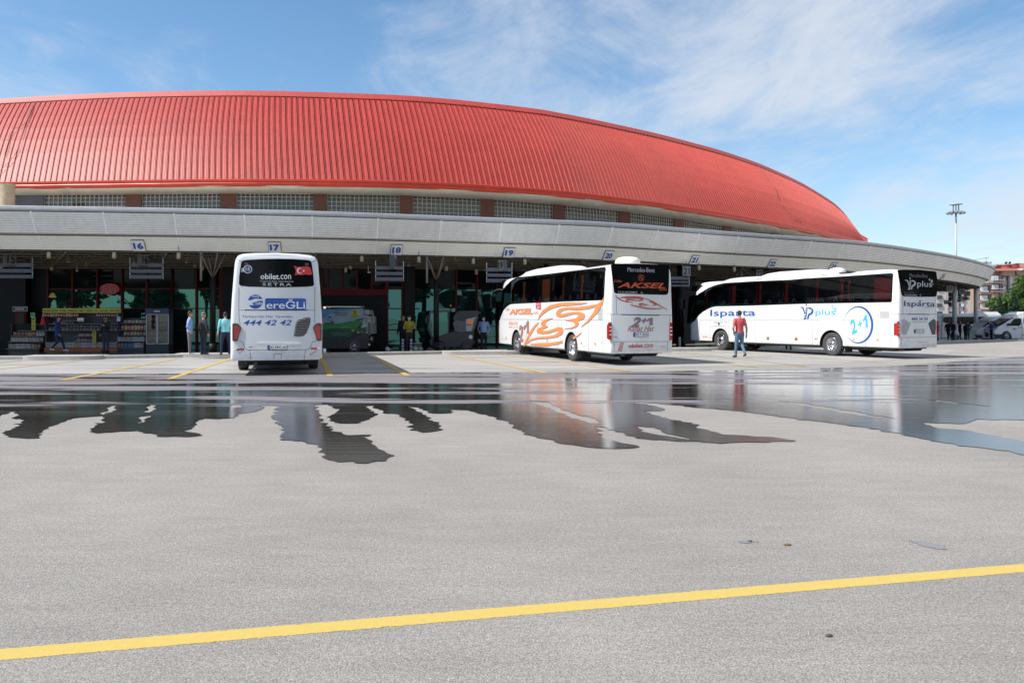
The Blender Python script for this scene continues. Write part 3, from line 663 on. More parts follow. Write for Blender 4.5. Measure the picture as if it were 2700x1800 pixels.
# cables on the roof
def onroof(u0, v0, lift=.12):
    best = None
    for i in range(0, len(Er), 2):
        e = Vector((Er[i].x, Er[i].y, 8.36))
        for j in range(0, 41):
            q = rp(e, tops[i], j/40, lift); uu = 1350+F*q.x/q.y; vv = VH-(q.z-CAMZ)*F/q.y; dd = (uu-u0)**2+(vv-v0)**2
            if best is None or dd < best[0]: best = (dd, q)
    return best[1]
CAB = mat('grey_brown_cable', (.16, .12, .08), .6, .2)
for pts in (((2001, 436), (2018, 462), (2040, 492), (2052, 520), (2080, 555), (2097, 572), (2116, 590)), ((78, 275), (60, 320), (40, 350), (12, 385), (2, 410)), ((88, 275), (70, 330), (30, 400), (10, 450))):
    q = spline([onroof(*p) for p in pts], 4); mb = MB()
    for a, b in zip(q, q[1:]): mb.tube(a, b, .012, .012, CAB, 5, cap=False)
    tag(mb.build('roof_cable'), {2001: 'thin brown cable hanging down the right part of the red roof', 78: 'thin dark cable lying across the far left of the red roof', 88: 'second thinner cable beside the dark one at the far left of the roof'}[pts[0][0]], 'cable')
# ------------------------------------------------------------------ coaches
class Bus:
    def __init__(s, name, label, loc, yaw, L_, axles, ztop, zbot, hb, ht, zt, rcor, group=None, zfrontbot=None):
        s.o = thing(name, label, 'bus', (*loc, 0), R(yaw), group); s.M = Matrix.Translation((*loc, 0)) @ Matrix.Rotation(R(yaw), 4, 'Z'); s.I = s.M.inverted()
        s.L = L_; s.ax = axles; s.zt = ztop; s.zb = zbot; s.hb = hb; s.ht = ht; s.z1 = zt; s.rc = rcor
        s.cam = s.I @ Vector((0, 0, CAMZ))
    def base(s, z):                        # half width at height z
        if z < s.z1: return s.hb
        k = (z-s.z1)/(s.zt-s.z1); return s.hb-(s.hb-s.ht)*k**1.35
    def yf(s, z): return s.L - (0 if z < 1.3 else .62*((z-1.3)/(s.zt-1.3))**1.8) - (.10 if z > s.zt-.35 else 0)*(z-s.zt+.35)/.35
    def hw(s, y, z):
        b = s.base(z); f = s.yf(z); r = .55; d = f-y
        if d < r: d = max(d, 0); b -= .42*(1-math.sqrt(max(0, 1-((r-d)/r)**2)))
        if y < s.rc: q = max(y, 0); b -= s.rc*.8*(1-math.sqrt(max(0, 1-((s.rc-q)/s.rc)**2)))
        return b
    def ray(s, p):
        u, v = p; d = s.I.to_3x3() @ Vector(((u-1350)/F, 1, (VH-v)/F)); return s.cam, d
    def side(s, p):
        c, d = s.ray(p); x = -s.hb
        for _ in range(25): t = (x-c.x)/d.x; q = c+d*t; x = -.5*(-x)-.5*s.hw(min(max(q.y, .0), s.yf(q.z)), q.z) if False else (x-s.hw(min(max(q.y, 0), s.yf(q.z)), q.z))/2
        return (q.y, q.z)
    def rear(s, p, y=0.0):
        c, d = s.ray(p); t = (y-c.y)/d.y; q = c+d*t; return (q.x, q.z)
    def S(s, off=.006, sg=-1): return lambda y, z: (sg*(s.hw(min(y, s.yf(z)-.01), z)+off), y, z)
    def Rr(s, off=.010): return lambda x, z: (x, -off-.0, z)
    def body(s, mat_, cut, cutm, archr=.62):
        zs = [s.zb, s.zb+.04, .75, 1.1, 1.5, s.z1, s.z1+.35*(s.zt-s.z1), s.z1+.65*(s.zt-s.z1), s.zt-.30, s.zt-.16, s.zt-.07, s.zt-.015]
        prof = [(s.base(z), z) for z in zs]; h = s.base(s.zt-.3)
        prof[0] = (s.hb-.05, s.zb); prof[-3] = (h-.03, s.zt-.16); prof[-2] = (h-.10, s.zt-.065); prof[-1] = (h-.22, s.zt-.02); prof.append((h-.55, s.zt+.012)); prof.append((0, s.zt+.03))
        ys = [0, .015, .05, .11, .2, .4, 1.2, 3, 5, 7, 9, s.L-2.6, s.L-1.6, s.L-1.0, s.L-.55, s.L-.38, s.L-.24, s.L-.13, s.L-.05, s.L-.012, s.L]
        ys = sorted(q for q in ys if q <= s.L)
        full = prof + [(-x, z) for x, z in reversed(prof[:-1])]; n_ = len(full); vs = []
        for y in ys:
            for x, z in full:
                f = s.yf(min(z, s.zt)); ty = y if y < s.L-2.6 else s.L-2.6+(f-(s.L-2.6))*(y-(s.L-2.6))/2.6
                k = s.hw(ty, min(z, s.zt))/s.base(min(z, s.zt)); zz_ = z
                if z > s.zt-.3:
                    if y < .25: zz_ = z-.07*(1-y/.25)**2
                    if s.L-y < .8: zz_ = z-.16*(1-(s.L-y)/.8)**2
                vs.append((x*k, ty, zz_))
        mb = MB(); fs = [(i*n_+j, (i+1)*n_+j, (i+1)*n_+(j+1) % n_, i*n_+(j+1) % n_) for i in range(len(ys)-1) for j in range(n_)]
        half = len(prof)
        def capf(b): return [(b+j, b+j+1, b+n_-1-j-1, b+n_-1-j) for j in range(half-2)]+[(b+half-2, b+half-1, b+half)]
        mb.add(vs, fs, mat_, None, True); 
        mb.f += capf(0)+capf((len(ys)-1)*n_); mb.mi += [0]*(2*(half-1)); mb.sm += [False]*(half-1)+[True]*(half-1)
        o = mb.build('body', s.o); o.parent = None
        ct = MB()
        for a in s.ax:
            for sg in (-1, 1):
                pts = [(a+archr*math.cos(t), .52+archr*math.sin(t)) for t in [math.pi*k/20 for k in range(21)]]+[(a-archr, .1), (a+archr, .1)]
                ct.prism(pts, lambda y, z: (sg*1.6, y, z), lambda y, z: (sg*.55, y, z), INTER)
        for poly in cut:
            for sg in (-1, 1): ct.prism(poly, lambda y, z: (sg*1.6, y, z), lambda y, z: (sg*.62, y, z), INTER)
        co_ = ct.build('cutter'); md = o.modifiers.new('b', 'BOOLEAN'); md.operation = 'DIFFERENCE'; md.solver = 'EXACT'; md.object = co_; md.material_mode = 'TRANSFER'
        dg = bpy.context.evaluated_depsgraph_get(); me = bpy.data.meshes.new_from_object(o.evaluated_get(dg)); o.modifiers.clear(); o.data = me; me.name = 'body'; bpy.data.objects.remove(co_); o.parent = s.o
        for e in me.polygons: pass
        me.set_sharp_from_angle(angle=R(32)); s.bo = o
        return o
    def deck(s, fn_, poly, m_, name=None, parent=None, off=.006, both=False):
        mb = MB(); f = s.S(off) if fn_ == 'side' else s.Rr(off)
        mb.sheet(poly, f, m_)
        if both and fn_ == 'side': mb.sheet(poly, s.S(off, 1), m_)
        return mb.build(name, parent or s.o) if name else mb
    def txt(s, face, st, p0, p1, m_, name='lettering', parent=None, off=.009, **k):
        a, b = (s.side(p0), s.side(p1)) if face == 'side' else (s.rear(p0), s.rear(p1))
        mb = MB(); letters(mb, st, s.S(off) if face == 'side' else s.Rr(off), a[0], a[1], b[0], b[1], m_, **k); return mb.build(name, parent or s.bo, fix=False)
    def line(s, face, pts, w=.016, m_=LINE, mb=None, local=False):
        mb = mb or MB(); P_ = pts if local else [s.side(p) if face == 'side' else s.rear(p) for p in pts]
        for a, b in zip(P_, P_[1:]):
            d = Vector((b[0]-a[0], b[1]-a[1])); 
            if d.length < 1e-4: continue
            n_ = max(1, int(d.length/.5)); d.normalize(); nn = Vector((-d.y, d.x))*w/2
            for k in range(n_):
                c0 = Vector(a).lerp(Vector(b), k/n_); c1 = Vector(a).lerp(Vector(b), (k+1)/n_)
                mb.add([(s.S(.004) if face == 'side' else s.Rr(.006))(*q) for q in (c0+nn, c1+nn, c1-nn, c0-nn)], [(0, 1, 2, 3)], m_)
        return mb
    def wheel(s, y, x, rim='chrome', dish=0.0):
        r = .515
        sg = -1 if x < 0 else 1; T = Matrix.Translation((x, y, r)) @ Matrix.Rotation(R(90)*sg, 4, 'Y')   # local z points outwards
        w = MB(); w.lathe([(.29, -.30), (.46, -.30), (.50, -.27), (.515, -.22), (.515, -.05), (.50, -.01), (.46, .0), (.40, .006), (.31, -.012), (.285, -.03)], TYRE, 36, T)
        for k in range(4): w.lathe([(.5155, -.25+.05*k), (.5162, -.245+.05*k), (.5155, -.24+.05*k)], RUBBER, 36, T)
        t_ = w.build('wheel', s.o)
        q = MB(); 
        if dish: q.lathe([(.285, -.03), (.30, -.012), (.292, 0), (.275, -.02), (.262, -.16), (.20, -.175), (.15, -.16), (.115, -.06), (.10, -.02), (.085, .0), (.0, .005)], CHROME, 32, T)
        else: q.lathe([(.285, -.03), (.30, -.012), (.295, -.002), (.275, -.012), (.25, -.035), (.20, -.015), (.14, .02), (.12, .045), (.10, .05), (.0, .055)], CHROME, 32, T)
        for k in range(10):
            a = 2*math.pi*k/10; c, s_ = math.cos(a), math.sin(a); 
            if dish: q.tube(Vector((.13*c, .13*s_, -.13)), Vector((.13*c, .13*s_, -.03)), .014, .012, LGREY, 6, T)
            else: q.tube(Vector((.125*c, .125*s_, .02)), Vector((.125*c, .125*s_, .07)), .013, .011, LGREY, 6, T)
            a += .31; c, s_ = math.cos(a), math.sin(a); hz = -.168 if dish else -.026; q.tube(Vector((.222*c, .222*s_, hz)), Vector((.222*c, .222*s_, hz+.006)), .026, .026, BLACK, 10, T)
        q.build('rim', t_); return t_
    def seat(s, y, z=2.05):
        for sg in (-1, 1):
            mb = MB(); mb.box((sg*.86, y, z+.22), (.42, .14, .62), mat('seat_cloth', (.03, .03, .035), .6, .2, 5), bev=.06); mb.box((sg*.86, y+.2, z-.05), (.42, .4, .16), mat('seat_cloth', (.03, .03, .035)), bev=.05)
            mb.tube((sg*1.075, y-.05, z+.05), (sg*1.075, y-.02, z+.52), .016, .016, LGREY, 6); mb.tube((sg*1.075, y-.02, z+.52), (sg*1.075, y+.10, z+.56), .016, .016, LGREY, 6); mb.box((sg*1.06, y+.14, z+.44), (.03, .13, .15), MGREY, bev=.03)
            mb.build('seat', s.o)
    def curtain(s, y0, y1, z0, z1, m_, pinch=0):
        for sg in (-1, 1):
            mb = MB(); n_ = max(4, int((y1-y0)/.028)); vs = []; rows = 6
            for j in range(rows+1):
                t = j/rows; wv = 1-pinch*math.sin(math.pi*min(1, (1-t)*1.15))
                for i in range(n_+1):
                    k = i/n_; y = (y0+y1)/2+(k-.5)*(y1-y0)*wv; z = z0+(z1-z0)*t
                    vs.append((sg*(s.hw(y, z)-.10-.022*math.sin(i*1.9)), y, z))
            mb.add(vs, [(j*(n_+1)+i, j*(n_+1)+i+1, (j+1)*(n_+1)+i+1, (j+1)*(n_+1)+i) for j in range(rows) for i in range(n_)], m_, None, True); mb.build('curtain', s.o, fix=False)
    def glasses(s, poly, mul, zr):
        mb = MB(); mb.fine(poly, s.S(.006), SIDEGLASS); g_ = mb.build('side_window', s.o)
        mb = MB(); mb.fine(poly, s.S(.006, 1), SIDEGLASS); mb.build('side_window', s.o)
        ys_ = [p[0] for p in poly]; mb = MB(); ol = poly+[poly[0]]
        s.line('side', ol, .07, BLACKG, mb, True)
        for y in mul: mb = s.line('side', [(y, zr[0]), (y, zr[1])], .05, BLACKG, mb, True)
        mb.build('window_seal', g_)
    def under(s):
        mb = MB(); a, b = s.ax
        mb.box((0, s.L/2-.2, .52), (2.1, s.L-1.2, .26), BLACK); mb.box((0, 1.6, .46), (1.9, 2.4, .34), BLACK, bev=.1); mb.box((0, .35, .46), (1.5, .5, .14), BLACK, bev=.05)
        for y in s.ax: mb.tube((-1.05, y, .515), (1.05, y, .515), .11, .11, BLACK, 10)
        mb.tube((-.6, .25, .36), (-.6, .7, .36), .06, .06, DGREY, 10); mb.box((0, a, .55), (1.5, .5, .4), BLACK)
        mb.box((0, s.L/2, .42), (2.3, b-a-1.5, .12), BLACK); mb.build('chassis', s.o)
        for sg in (-1, 1):
            for y in (a-.68, b-.68):
                mb = MB(); mb.box((sg*.98, y, .38), (.46, .02, .40), RUBBER); mb.build('mud_flap', s.o)
    def front(s):
        mb = MB(); f = lambda x, z: (x, s.yf(z)-.42*0+.012 if abs(x) < .80 else s.yf(z), z)
        pts = [(x, z) for x, z in ((-.78, 1.15), (.78, 1.15), (.72, 3.3), (-.72, 3.3))]
        vs = []; n_ = 8
        for j in range(n_+1):
            z = 1.15+2.15*j/n_
            for x in (-.8, -.4, 0, .4, .8): vs.append((x*(1-.06*j/n_), s.yf(z)+.012, z))
        mb.add(vs, [(j*5+i, j*5+i+1, j*5+6+i, j*5+5+i) for j in range(n_) for i in range(4)], BLACKG, None, True); mb.build('windscreen', s.o)
        for sg in (-1, 1):
            mb = MB(); mb.ball((sg*.86, s.L-.10, .85), (.2, .12, .12), LAMPWH); mb.build('headlight', s.o)
    def mirror(s, sg, z=3.02, drop=.95, fwd=.55):
        x = sg*1.12; yb = s.yf(z)-.35; mb = MB()
        c = spline([(x, yb, z), (x+sg*.12, yb+fwd*.6, z+.06), (x+sg*.26, yb+fwd, z-.05), (x+sg*.30, yb+fwd+.06, z-.25)], 5)
        for a, b in zip(c, c[1:]): mb.tube(a, b, .055, .05, BLACK, 8)
        e = c[-1]; mb.box((e.x, e.y, e.z-.30), (.24, .12, .62), BLACK, bev=.05)
        mb.box((e.x, e.y-.065, e.z-.30), (.18, .01, .52), BLACKG); mb.build('wing_mirror', s.o)
    def plate(s, st, p0, p1):
        a, b = s.rear(p0), s.rear(p1); cx, cz = (a[0]+b[0])/2, (a[1]+b[1])/2; w, h = abs(b[0]-a[0]), abs(b[1]-a[1])
        mb = MB(); mb.box((cx, -.014, cz), (w+.03, .02, h+.03), BLACK); mb.box((cx, -.024, cz), (w, .012, h), WHITEL); mb.box((cx-w*.455, -.027, cz), (w*.09, .012, h), BLUE)
        q = mb.build('number_plate', s.o); t = MB(); letters(t, st, lambda x, z: (x, -.034, z), cx-w*.38, cz-h*.33, cx+w*.46, cz+h*.33, BLACK, bold=0.0090); t.build('lettering', q, fix=False)
def rows_sheet(mb, fn, poly_rows, m_): 
    n_ = len(poly_rows[0]); vs = [fn(*p) for r in poly_rows for p in r]; mb.add(vs, [(j*n_+i, j*n_+i+1, (j+1)*n_+i+1, (j+1)*n_+i) for j in range(len(poly_rows)-1) for i in range(n_-1)], m_)
def louvres(bus, poly, m_, n_=10, frame=DGREY, name='louvre_grille', back=None):   # slatted grille inside an outline (local rear coordinates)
    mb = MB(); mb.sheet(poly, bus.Rr(.004), back or BLACK); z0 = min(p[1] for p in poly); z1 = max(p[1] for p in poly)
    for k in range(n_):
        z = z0+(z1-z0)*(k+.5)/n_; xs_ = []
        for (a, b) in zip(poly, poly[1:]+poly[:1]):
            if (a[1]-z)*(b[1]-z) < 0: xs_.append(a[0]+(b[0]-a[0])*(z-a[1])/(b[1]-a[1]))
        if len(xs_) >= 2:
            x0, x1 = min(xs_), max(xs_); h = (z1-z0)/n_*.30; mb.add([(x0, -.006, z-h), (x1, -.006, z-h), (x1, -.03, z+h*.2), (x0, -.03, z+h*.2), (x0, -.006, z+h), (x1, -.006, z+h)], [(0, 1, 2, 3), (3, 2, 5, 4)], m_)
    mb.build(name, bus.o)
def star_emblem(bus, c, r, m_):
    mb = MB(); f = bus.Rr(.012); n_ = 24; 
    for k in range(n_):
        a, b = 2*math.pi*k/n_, 2*math.pi*(k+1)/n_; mb.add([f(c[0]+q*math.cos(t), c[1]+q*math.sin(t)) for t, q in ((a, r), (b, r), (b, r*.84), (a, r*.84))], [(0, 1, 2, 3)], m_)
    for k in range(3):
        t = math.pi/2+k*2*math.pi/3; mb.add([f(c[0]+q*math.cos(w), c[1]+q*math.sin(w)) for w, q in ((t, r*.9), (t+1.05, r*.14), (t+math.pi, .0), (t-1.05, r*.14))], [(0, 1, 2), (0, 2, 3)], m_)
    mb.build('emblem', bus.bo, fix=False)
def disc_poly(c, a, b, n_=32, t0=0, t1=2*math.pi): return [(c[0]+a*math.cos(t0+(t1-t0)*k/n_), c[1]+b*math.sin(t0+(t1-t0)*k/n_)) for k in range(n_ if t1-t0 > 6.2 else n_+1)]
def roofbox(bus, y0, y1, w, z0, z1, m_=WHITE, name='roof_unit', r=.12):
    mb = MB(); pr = []; ys_ = [y0, y0+.12*(y1-y0)*.5, y0+.12*(y1-y0), y0+.3*(y1-y0), y1-.3*(y1-y0), y1-.14*(y1-y0), y1-.05*(y1-y0), y1]; hs = [.12, .72, .95, 1, 1, .86, .5, .08]; vs = []; n_ = 9
    for y, h in zip(ys_, hs):
        for i in range(n_):
            t = i/(n_-1)*2-1; vs.append((w*t, y, z0+(z1-z0)*h*(1-abs(t)**5)))
    mb.add(vs, [(j*n_+i, j*n_+i+1, (j+1)*n_+i+1, (j+1)*n_+i) for j in range(len(ys_)-1) for i in range(n_-1)], m_, None, True); mb.build(name, bus.o)
def dome(bus, x, y, z, r, h, m_):
    mb = MB(); mb.lathe([(r*.96, 0), (r, .04), (r, h*.45), (r*.94, h*.7), (r*.75, h*.9), (r*.4, h*.99), (0, h)], m_, 24, Matrix.Translation((x, y, z))); mb.build('satellite_dome', bus.o)
def tourismo_lights(bus, pl, pr_, stripes, fr):
    for poly_p in (pl, pr_):
        poly = [(max(-1.31, min(1.265, x)), z) for x, z in (bus.rear(fr(*p)) for p in poly_p)]; mb = MB(); cx = sum(p[0] for p in poly)/len(poly)
        mb.prism(poly, lambda x, z: (x, -.022, z), lambda x, z: (x, .05, z), LAMPRED)
        L0 = mb.build('tail_light', bus.o); z0 = min(p[1] for p in poly); z1 = max(p[1] for p in poly); x0 = min(p[0] for p in poly); x1 = max(p[0] for p in poly); m2 = MB()
        for f in stripes: z = z0+(z1-z0)*f; m2.box(((x0+x1)/2+.01, -.026, z), ((x1-x0)*.74, .02, (z1-z0)*.052), LAMPWH, bev=.008)
        m2.build('light_strip', L0)
        m3 = MB(); sg = -1 if cx < 0 else 1      # the lamp wraps round the corner
        m3.add([(sg*(bus.hw(y, z)+.006), y, z) for z in (z0+.05, z1-.08) for y in (.0, .04, .10, .2)], [(0, 1, 5, 4), (1, 2, 6, 5), (2, 3, 7, 6)], LAMPRED)
        m3.build('tail_light_side', L0)
# ---------- coach 1: seen from behind
b1 = Bus('coach_bus', 'white coach seen square from behind, blue lettering and a red flag on its rear window', (-6.76, 22.9), 15.3, 12.3, (3.05, 9.3), 3.52, .45, 1.275, 1.13, 1.5, .16)
sidepoly = [(.5, 2.0), (11.2, 2.0), (11.75, 1.7), (11.95, 1.3), (12.1, 1.3), (11.75, 2.6), (11.2, 3.05), (10.4, 3.12), (.5, 3.12)]
b1.body(coachpaint('coach_white_a', (.66, .685, .71)), [], None); b1.glasses(sidepoly, [2.2, 4, 5.8, 7.6, 9.4], (2.0, 3.1)); b1.under(); b1.front(); b1.mirror(-1); b1.mirror(1)
for y in b1.ax:
    b1.wheel(y, -1.23); b1.wheel(y, 1.23)
rw = [b1.rear(r2(*p)) for p in ((925, 362), (940, 342), (980, 334), (1150, 325), (1300, 322), (1450, 325), (1600, 334), (1638, 342), (1652, 362), (1668, 470), (1678, 590), (1665, 604), (1600, 611), (1300, 618), (1000, 611), (920, 600), (902, 585), (905, 500))]
w_ = b1.deck('rear', rw, BLACKG, 'rear_window', off=.012)
def R1(*p): return b1.rear(r2(*p))
b1.txt('rear', 'obilet', r2(1125, 533), r2(1313, 478), WHITEL, parent=w_, off=.018, bold=0.0135); b1.txt('rear', '.con', r2(1316, 533), r2(1440, 488), WHITEL, parent=w_, off=.018)
b1.txt('rear', "Türkiye'nin En Büyük  Otobüs Bileti Sitesi", r2(1118, 566), r2(1463, 548), SILVERL, parent=w_, off=.018, bold=0.0054)
b1.txt('rear', 'SETRA', r2(1145, 600), r2(1446, 574), SILVERL, parent=w_, off=.018, bold=0.0203, space=1.35)
mb = MB(); c = R1(993, 430); mb.sheet(disc_poly(c, .118, .118), b1.Rr(.017), WHITEL); mb.sheet(disc_poly(c, .098, .098), b1.Rr(.020), NAVY); a = R1(972, 446); d = R1(1013, 411); letters(mb, '15', b1.Rr(.023), a[0], a[1], d[0], d[1], WHITEL, bold=0.0135)
p0, p1 = R1(925, 458), R1(958, 418); mb.sheet([(p0[0], p0[1]), (p1[0], p0[1]), (p1[0], p1[1]), (p0[0]+.02, p1[1])], b1.Rr(.0155), SILVERL); mb.build('round_sticker', w_, fix=False)
fp = [R1(*p) for p in ((1465, 393), (1500, 405), (1545, 405), (1600, 398), (1640, 412), (1660, 484), (1620, 490), (1590, 482), (1550, 492), (1515, 487), (1478, 492), (1490, 455), (1482, 420))]
mb = MB(); mb.sheet(fp, b1.Rr(.017), REDL); fl = mb.build('flag_sticker', w_)
mb = MB(); c = R1(1531, 446); ro, ri = .082, .066; out_ = [(c[0]+ro*math.cos(t), c[1]+ro*math.sin(t)) for t in [R(38+284*k/24) for k in range(25)]]; inn = [(c[0]+.018+ri*math.cos(t), c[1]+ri*math.sin(t)) for t in [R(46+268*k/24) for k in range(25)]]
mb.sheet(out_+inn[::-1], b1.Rr(.021), WHITEL); c = R1(1571, 447); mb.sheet([(c[0]+(.036 if k % 2 == 0 else .015)*math.cos(R(180+36*k)), c[1]+(.036 if k % 2 == 0 else .015)*math.sin(R(180+36*k))) for k in range(10)], b1.Rr(.021), WHITEL); mb.build('crescent_and_star', fl, fix=False)
for p in ((978, 373), (1604, 379)):
    mb = MB(); c = R1(*p); mb.box((c[0], -.016, c[1]), (.10, .008, .07), DGREY); mb.build('window_sensor', w_)
# round road logo, wordmark box
mb = MB(); c = R1(1072, 765); q = R1(1148, 765); r = q[0]-c[0]
mb.sheet(disc_poly(c, r, r, 20, R(12), R(168)), b1.Rr(.012), BLUE); mb.sheet([(c[0]-r*.99, c[1]-.01), (c[0]-r*.5, c[1]+.05), (c[0]+.0, c[1]+.085), (c[0]+r*.95, c[1]+.07), (c[0]+r*.97, c[1]+.03), (c[0], c[1]+.03), (c[0]-r*.6, c[1]-.04), (c[0]-r*.92, c[1]-.08)], b1.Rr(.014), WHITEL)
mb.sheet(disc_poly(c, r, r, 20, R(205), R(378)), b1.Rr(.0115), BLUE)
mb.sheet([(c[0]-r*.94, c[1]-.085), (c[0]-r*.2, c[1]+.01), (c[0]+.02, c[1]+.015), (c[0]-.10, c[1]-.03), (c[0]-.06, c[1]-.085), (c[0]-.02, c[1]-.10), (c[0]-r*.9, c[1]-.10)], b1.Rr(.015), WHITEL)
a, d = R1(1038, 728), R1(1112, 697); letters(mb, 'Konya', b1.Rr(.017), a[0], a[1], d[0], d[1], WHITEL, bold=0.0054); a, d = R1(1072, 796), R1(1140, 766); letters(mb, 'Lüks', b1.Rr(.019), a[0], a[1], d[0], d[1], WHITEL, bold=0.0135, shear=.3)
mb.build('road_logo', b1.bo, fix=False)
a, d = R1(1172, 845), R1(1595, 732); rr = .05; poly = []
for cx, cz, t0 in ((d[0]-rr, d[1]-rr, 0), (a[0]+rr, d[1]-rr, 90), (a[0]+rr, a[1]+rr, 180), (d[0]-rr, a[1]+rr, 270)): poly += [(cx+rr*math.cos(R(t0+15*k)), cz+rr*math.sin(R(t0+15*k))) for k in range(7)]
mb = MB(); mb.sheet(poly, b1.Rr(.012), BLUE); a, d = R1(1186, 836), R1(1582, 741); lg = mb.build('wordmark_panel', b1.bo)
b1.txt('rear', 'ereĞLi', r2(1186, 836), r2(1584, 739), WHITEL, parent=lg, off=.017, bold=0.0027, space=.96)
b1.txt('rear', "Türkiye'nin Her Yerinden", r2(938, 938), r2(1457, 906), BLUE, shear=.25, bold=0.0027, off=.012)
b1.txt('rear', '444 42 42', r2(947, 1010), r2(1446, 953), BLUE, shear=.28, bold=0.0135, off=.012)
louvres(b1, [R1(*p) for p in ((1500, 968), (1520, 950), (1610, 922), (1636, 925), (1643, 960), (1632, 1010), (1600, 1090), (1575, 1115), (1530, 1128), (1466, 1125), (1475, 1070), (1487, 1000))], mat('grille_grey', (.22, .225, .235), .4, .1), 12)
mb = MB(); b1.line('rear', [r2(*p) for p in ((962, 852), (1100, 853), (1500, 853), (1612, 851))], .028, BLACK, mb); b1.line('rear', [r2(902, 852), r2(1687, 852)], .010, LINE, mb)
for pts in (((902, 620), (900, 845), (905, 950), (915, 1000)), ((1685, 612), (1686, 845), (1682, 980)), ((905, 1170), (940, 1185), (965, 1245), (985, 1262), (1300, 1268), (1615, 1260), (1640, 1235), (1662, 1180), (1700, 1170)), ((1012, 1265), (1024, 1362)), ((1590, 1265), (1575, 1358)), ((862, 316), (930, 352)), ((1716, 326), (1648, 360)), ((1265, 1303), (1338, 1303), (1338, 1358)), ((1265, 1303), (1265, 1358))): b1.line('rear', [r2(*p) for p in pts], .012, LINE).build('panel_gap', b1.bo, fix=False)
mb.build('panel_gap', b1.bo, fix=False)
for poly_p in (((834, 992), (860, 988), (895, 992), (925, 1030), (922, 1060), (905, 1100), (890, 1165), (870, 1176), (834, 1165)), ((1758, 992), (1735, 985), (1700, 990), (1668, 1025), (1672, 1050), (1690, 1095), (1702, 1150), (1712, 1170), (1757, 1166))):
    poly = [R1(*p) for p in poly_p]; poly = [(max(-1.262, min(1.262, x)), z) for x, z in poly]
    mb = MB(); mb.prism(poly, lambda x, z: (x, -.03, z), lambda x, z: (x, .06, z), LAMPDARK); t_ = mb.build('tail_light', b1.o)
    cx = sum(p[0] for p in poly)/len(poly); cz = sum(p[1] for p in poly)/len(poly)-.03; mb = MB(); mb.sheet([(cx+(x-cx)*.66, cz+(z-cz)*.74) for x, z in poly], lambda x, z: (x, -.034, z), LAMPRED); mb.build('lamp_lens', t_)
for x0, x1, y0, y1, fl_ in ((862, 955, 1247, 1266, 1), (1643, 1732, 1238, 1258, 0)):
    a, d = R1(x0, y1), R1(x1, y0); mb = MB(); mb.box(((a[0]+d[0])/2, -.012, (a[1]+d[1])/2), (d[0]-a[0], .02, d[1]-a[1]), LAMPRED, bev=.02); k = .18 if not fl_ else -.18; mb.box(((a[0]+d[0])/2+k*.55, -.018, (a[1]+d[1])/2), (.07, .02, (d[1]-a[1])*.8), LAMPWH, bev=.015); mb.build('fog_lamp', b1.o)
mb = MB(); poly = [R1(*p) for p in ((1090, 1196), (1110, 1190), (1540, 1192), (1560, 1200), (1520, 1210), (1400, 1214), (1200, 1214), (1120, 1208))]; mb.prism(poly, lambda x, z: (x, -.03, z), lambda x, z: (x, .01, z), b1.bo.data.materials[0]); mb.build('handle_ledge', b1.bo)
b1.plate('42 ERG 60', r2(1204, 1258), r2(1396, 1214))
b1.txt('rear', 'Travego', r2(1634, 1316), r2(1695, 1278), GREYL, shear=.5, off=.012) if False else None
mb = MB(); 
for pts in (((1634, 1312), (1660, 1296), (1690, 1274)), ((1640, 1300), (1655, 1304), (1672, 1290), (1680, 1296), (1700, 1280)), ((998, 1232), (1025, 1231), (1052, 1230))): b1.line('rear', [r2(*p) for p in pts], .010, GREYL, mb)
c = R1(1464, 1224); mb.sheet(disc_poly(c, .014, .014, 12), b1.Rr(.012), GREYL); c = R1(1026, 1238); mb.sheet(disc_poly(c, .022, .010, 12), b1.Rr(.012), REDL); mb.build('badge', b1.bo, fix=False)
roofbox(b1, 4.5, 8.2, .8, 3.53, 3.70)
# ---------- coach 2: orange swooshes
b2 = Bus('coach_bus', 'white coach with orange and grey swooshes, AKSEL lettering and a cream satellite dome', (4.578, 28.036), 20, 12.14, (3.25, 9.33), 3.57, .42, 1.275, 1.20, 1.6, .17)
gl = [b2.side(r4(*p)) for p in ((1375, 288), (1000, 333), (700, 369), (480, 394), (370, 406), (330, 422), (290, 447), (230, 508), (200, 550), (185, 575), (153, 580), (136, 640), (131, 780), (129, 915), (138, 920), (152, 912), (165, 885), (180, 830), (205, 772), (235, 735), (262, 712), (290, 697), (330, 692), (900, 664), (1357, 648))]
rec = [(y, z) for y, z in gl if y < 10.3]
W2 = coachpaint('coach_white_b', (.72, .725, .72))
ymax = 10.6
rec = [b2.side(r4(*p)) for p in ((1365, 300), (700, 379), (480, 404), (380, 425), (330, 470), (300, 560), (300, 680), (900, 652), (1348, 636))]
b2.body(W2, [rec], None)
muls = [b2.side(r4(x, 500))[0] for x in (530, 745, 880, 1050)]
b2.glasses(gl, muls, (gl[-1][1]+.02, gl[0][1]-.06)); b2.under(); b2.front(); b2.mirror(-1, 2.98, 1, .75); b2.mirror(1, 2.98, 1, .75)
bl = MB(); fr_ = [p for p in gl if p[0] > rec[5][0]-.02]; 
front_dark = [b2.side(r4(*p)) for p in ((296, 450), (230, 512), (190, 572), (155, 585), (138, 640), (133, 912), (150, 908), (180, 830), (210, 768), (240, 730), (292, 697))]
bl.fine(front_dark, b2.S(.002), BLACKG, .08); bl.build('driver_window', b2.o)
w3 = [b2.side(r4(*p)) for p in ((165, 440), (228, 428), (178, 520), (158, 522))]; mb = MB(); mb.fine(w3, b2.S(.006), BLACKG, .06); mb.build('corner_window', b2.o)
cur = mat('orange_curtain', (.75, .17, .03), .7, .2, 5); zt_, zb_ = rec[0][1]-.05, rec[-1][1]+.03
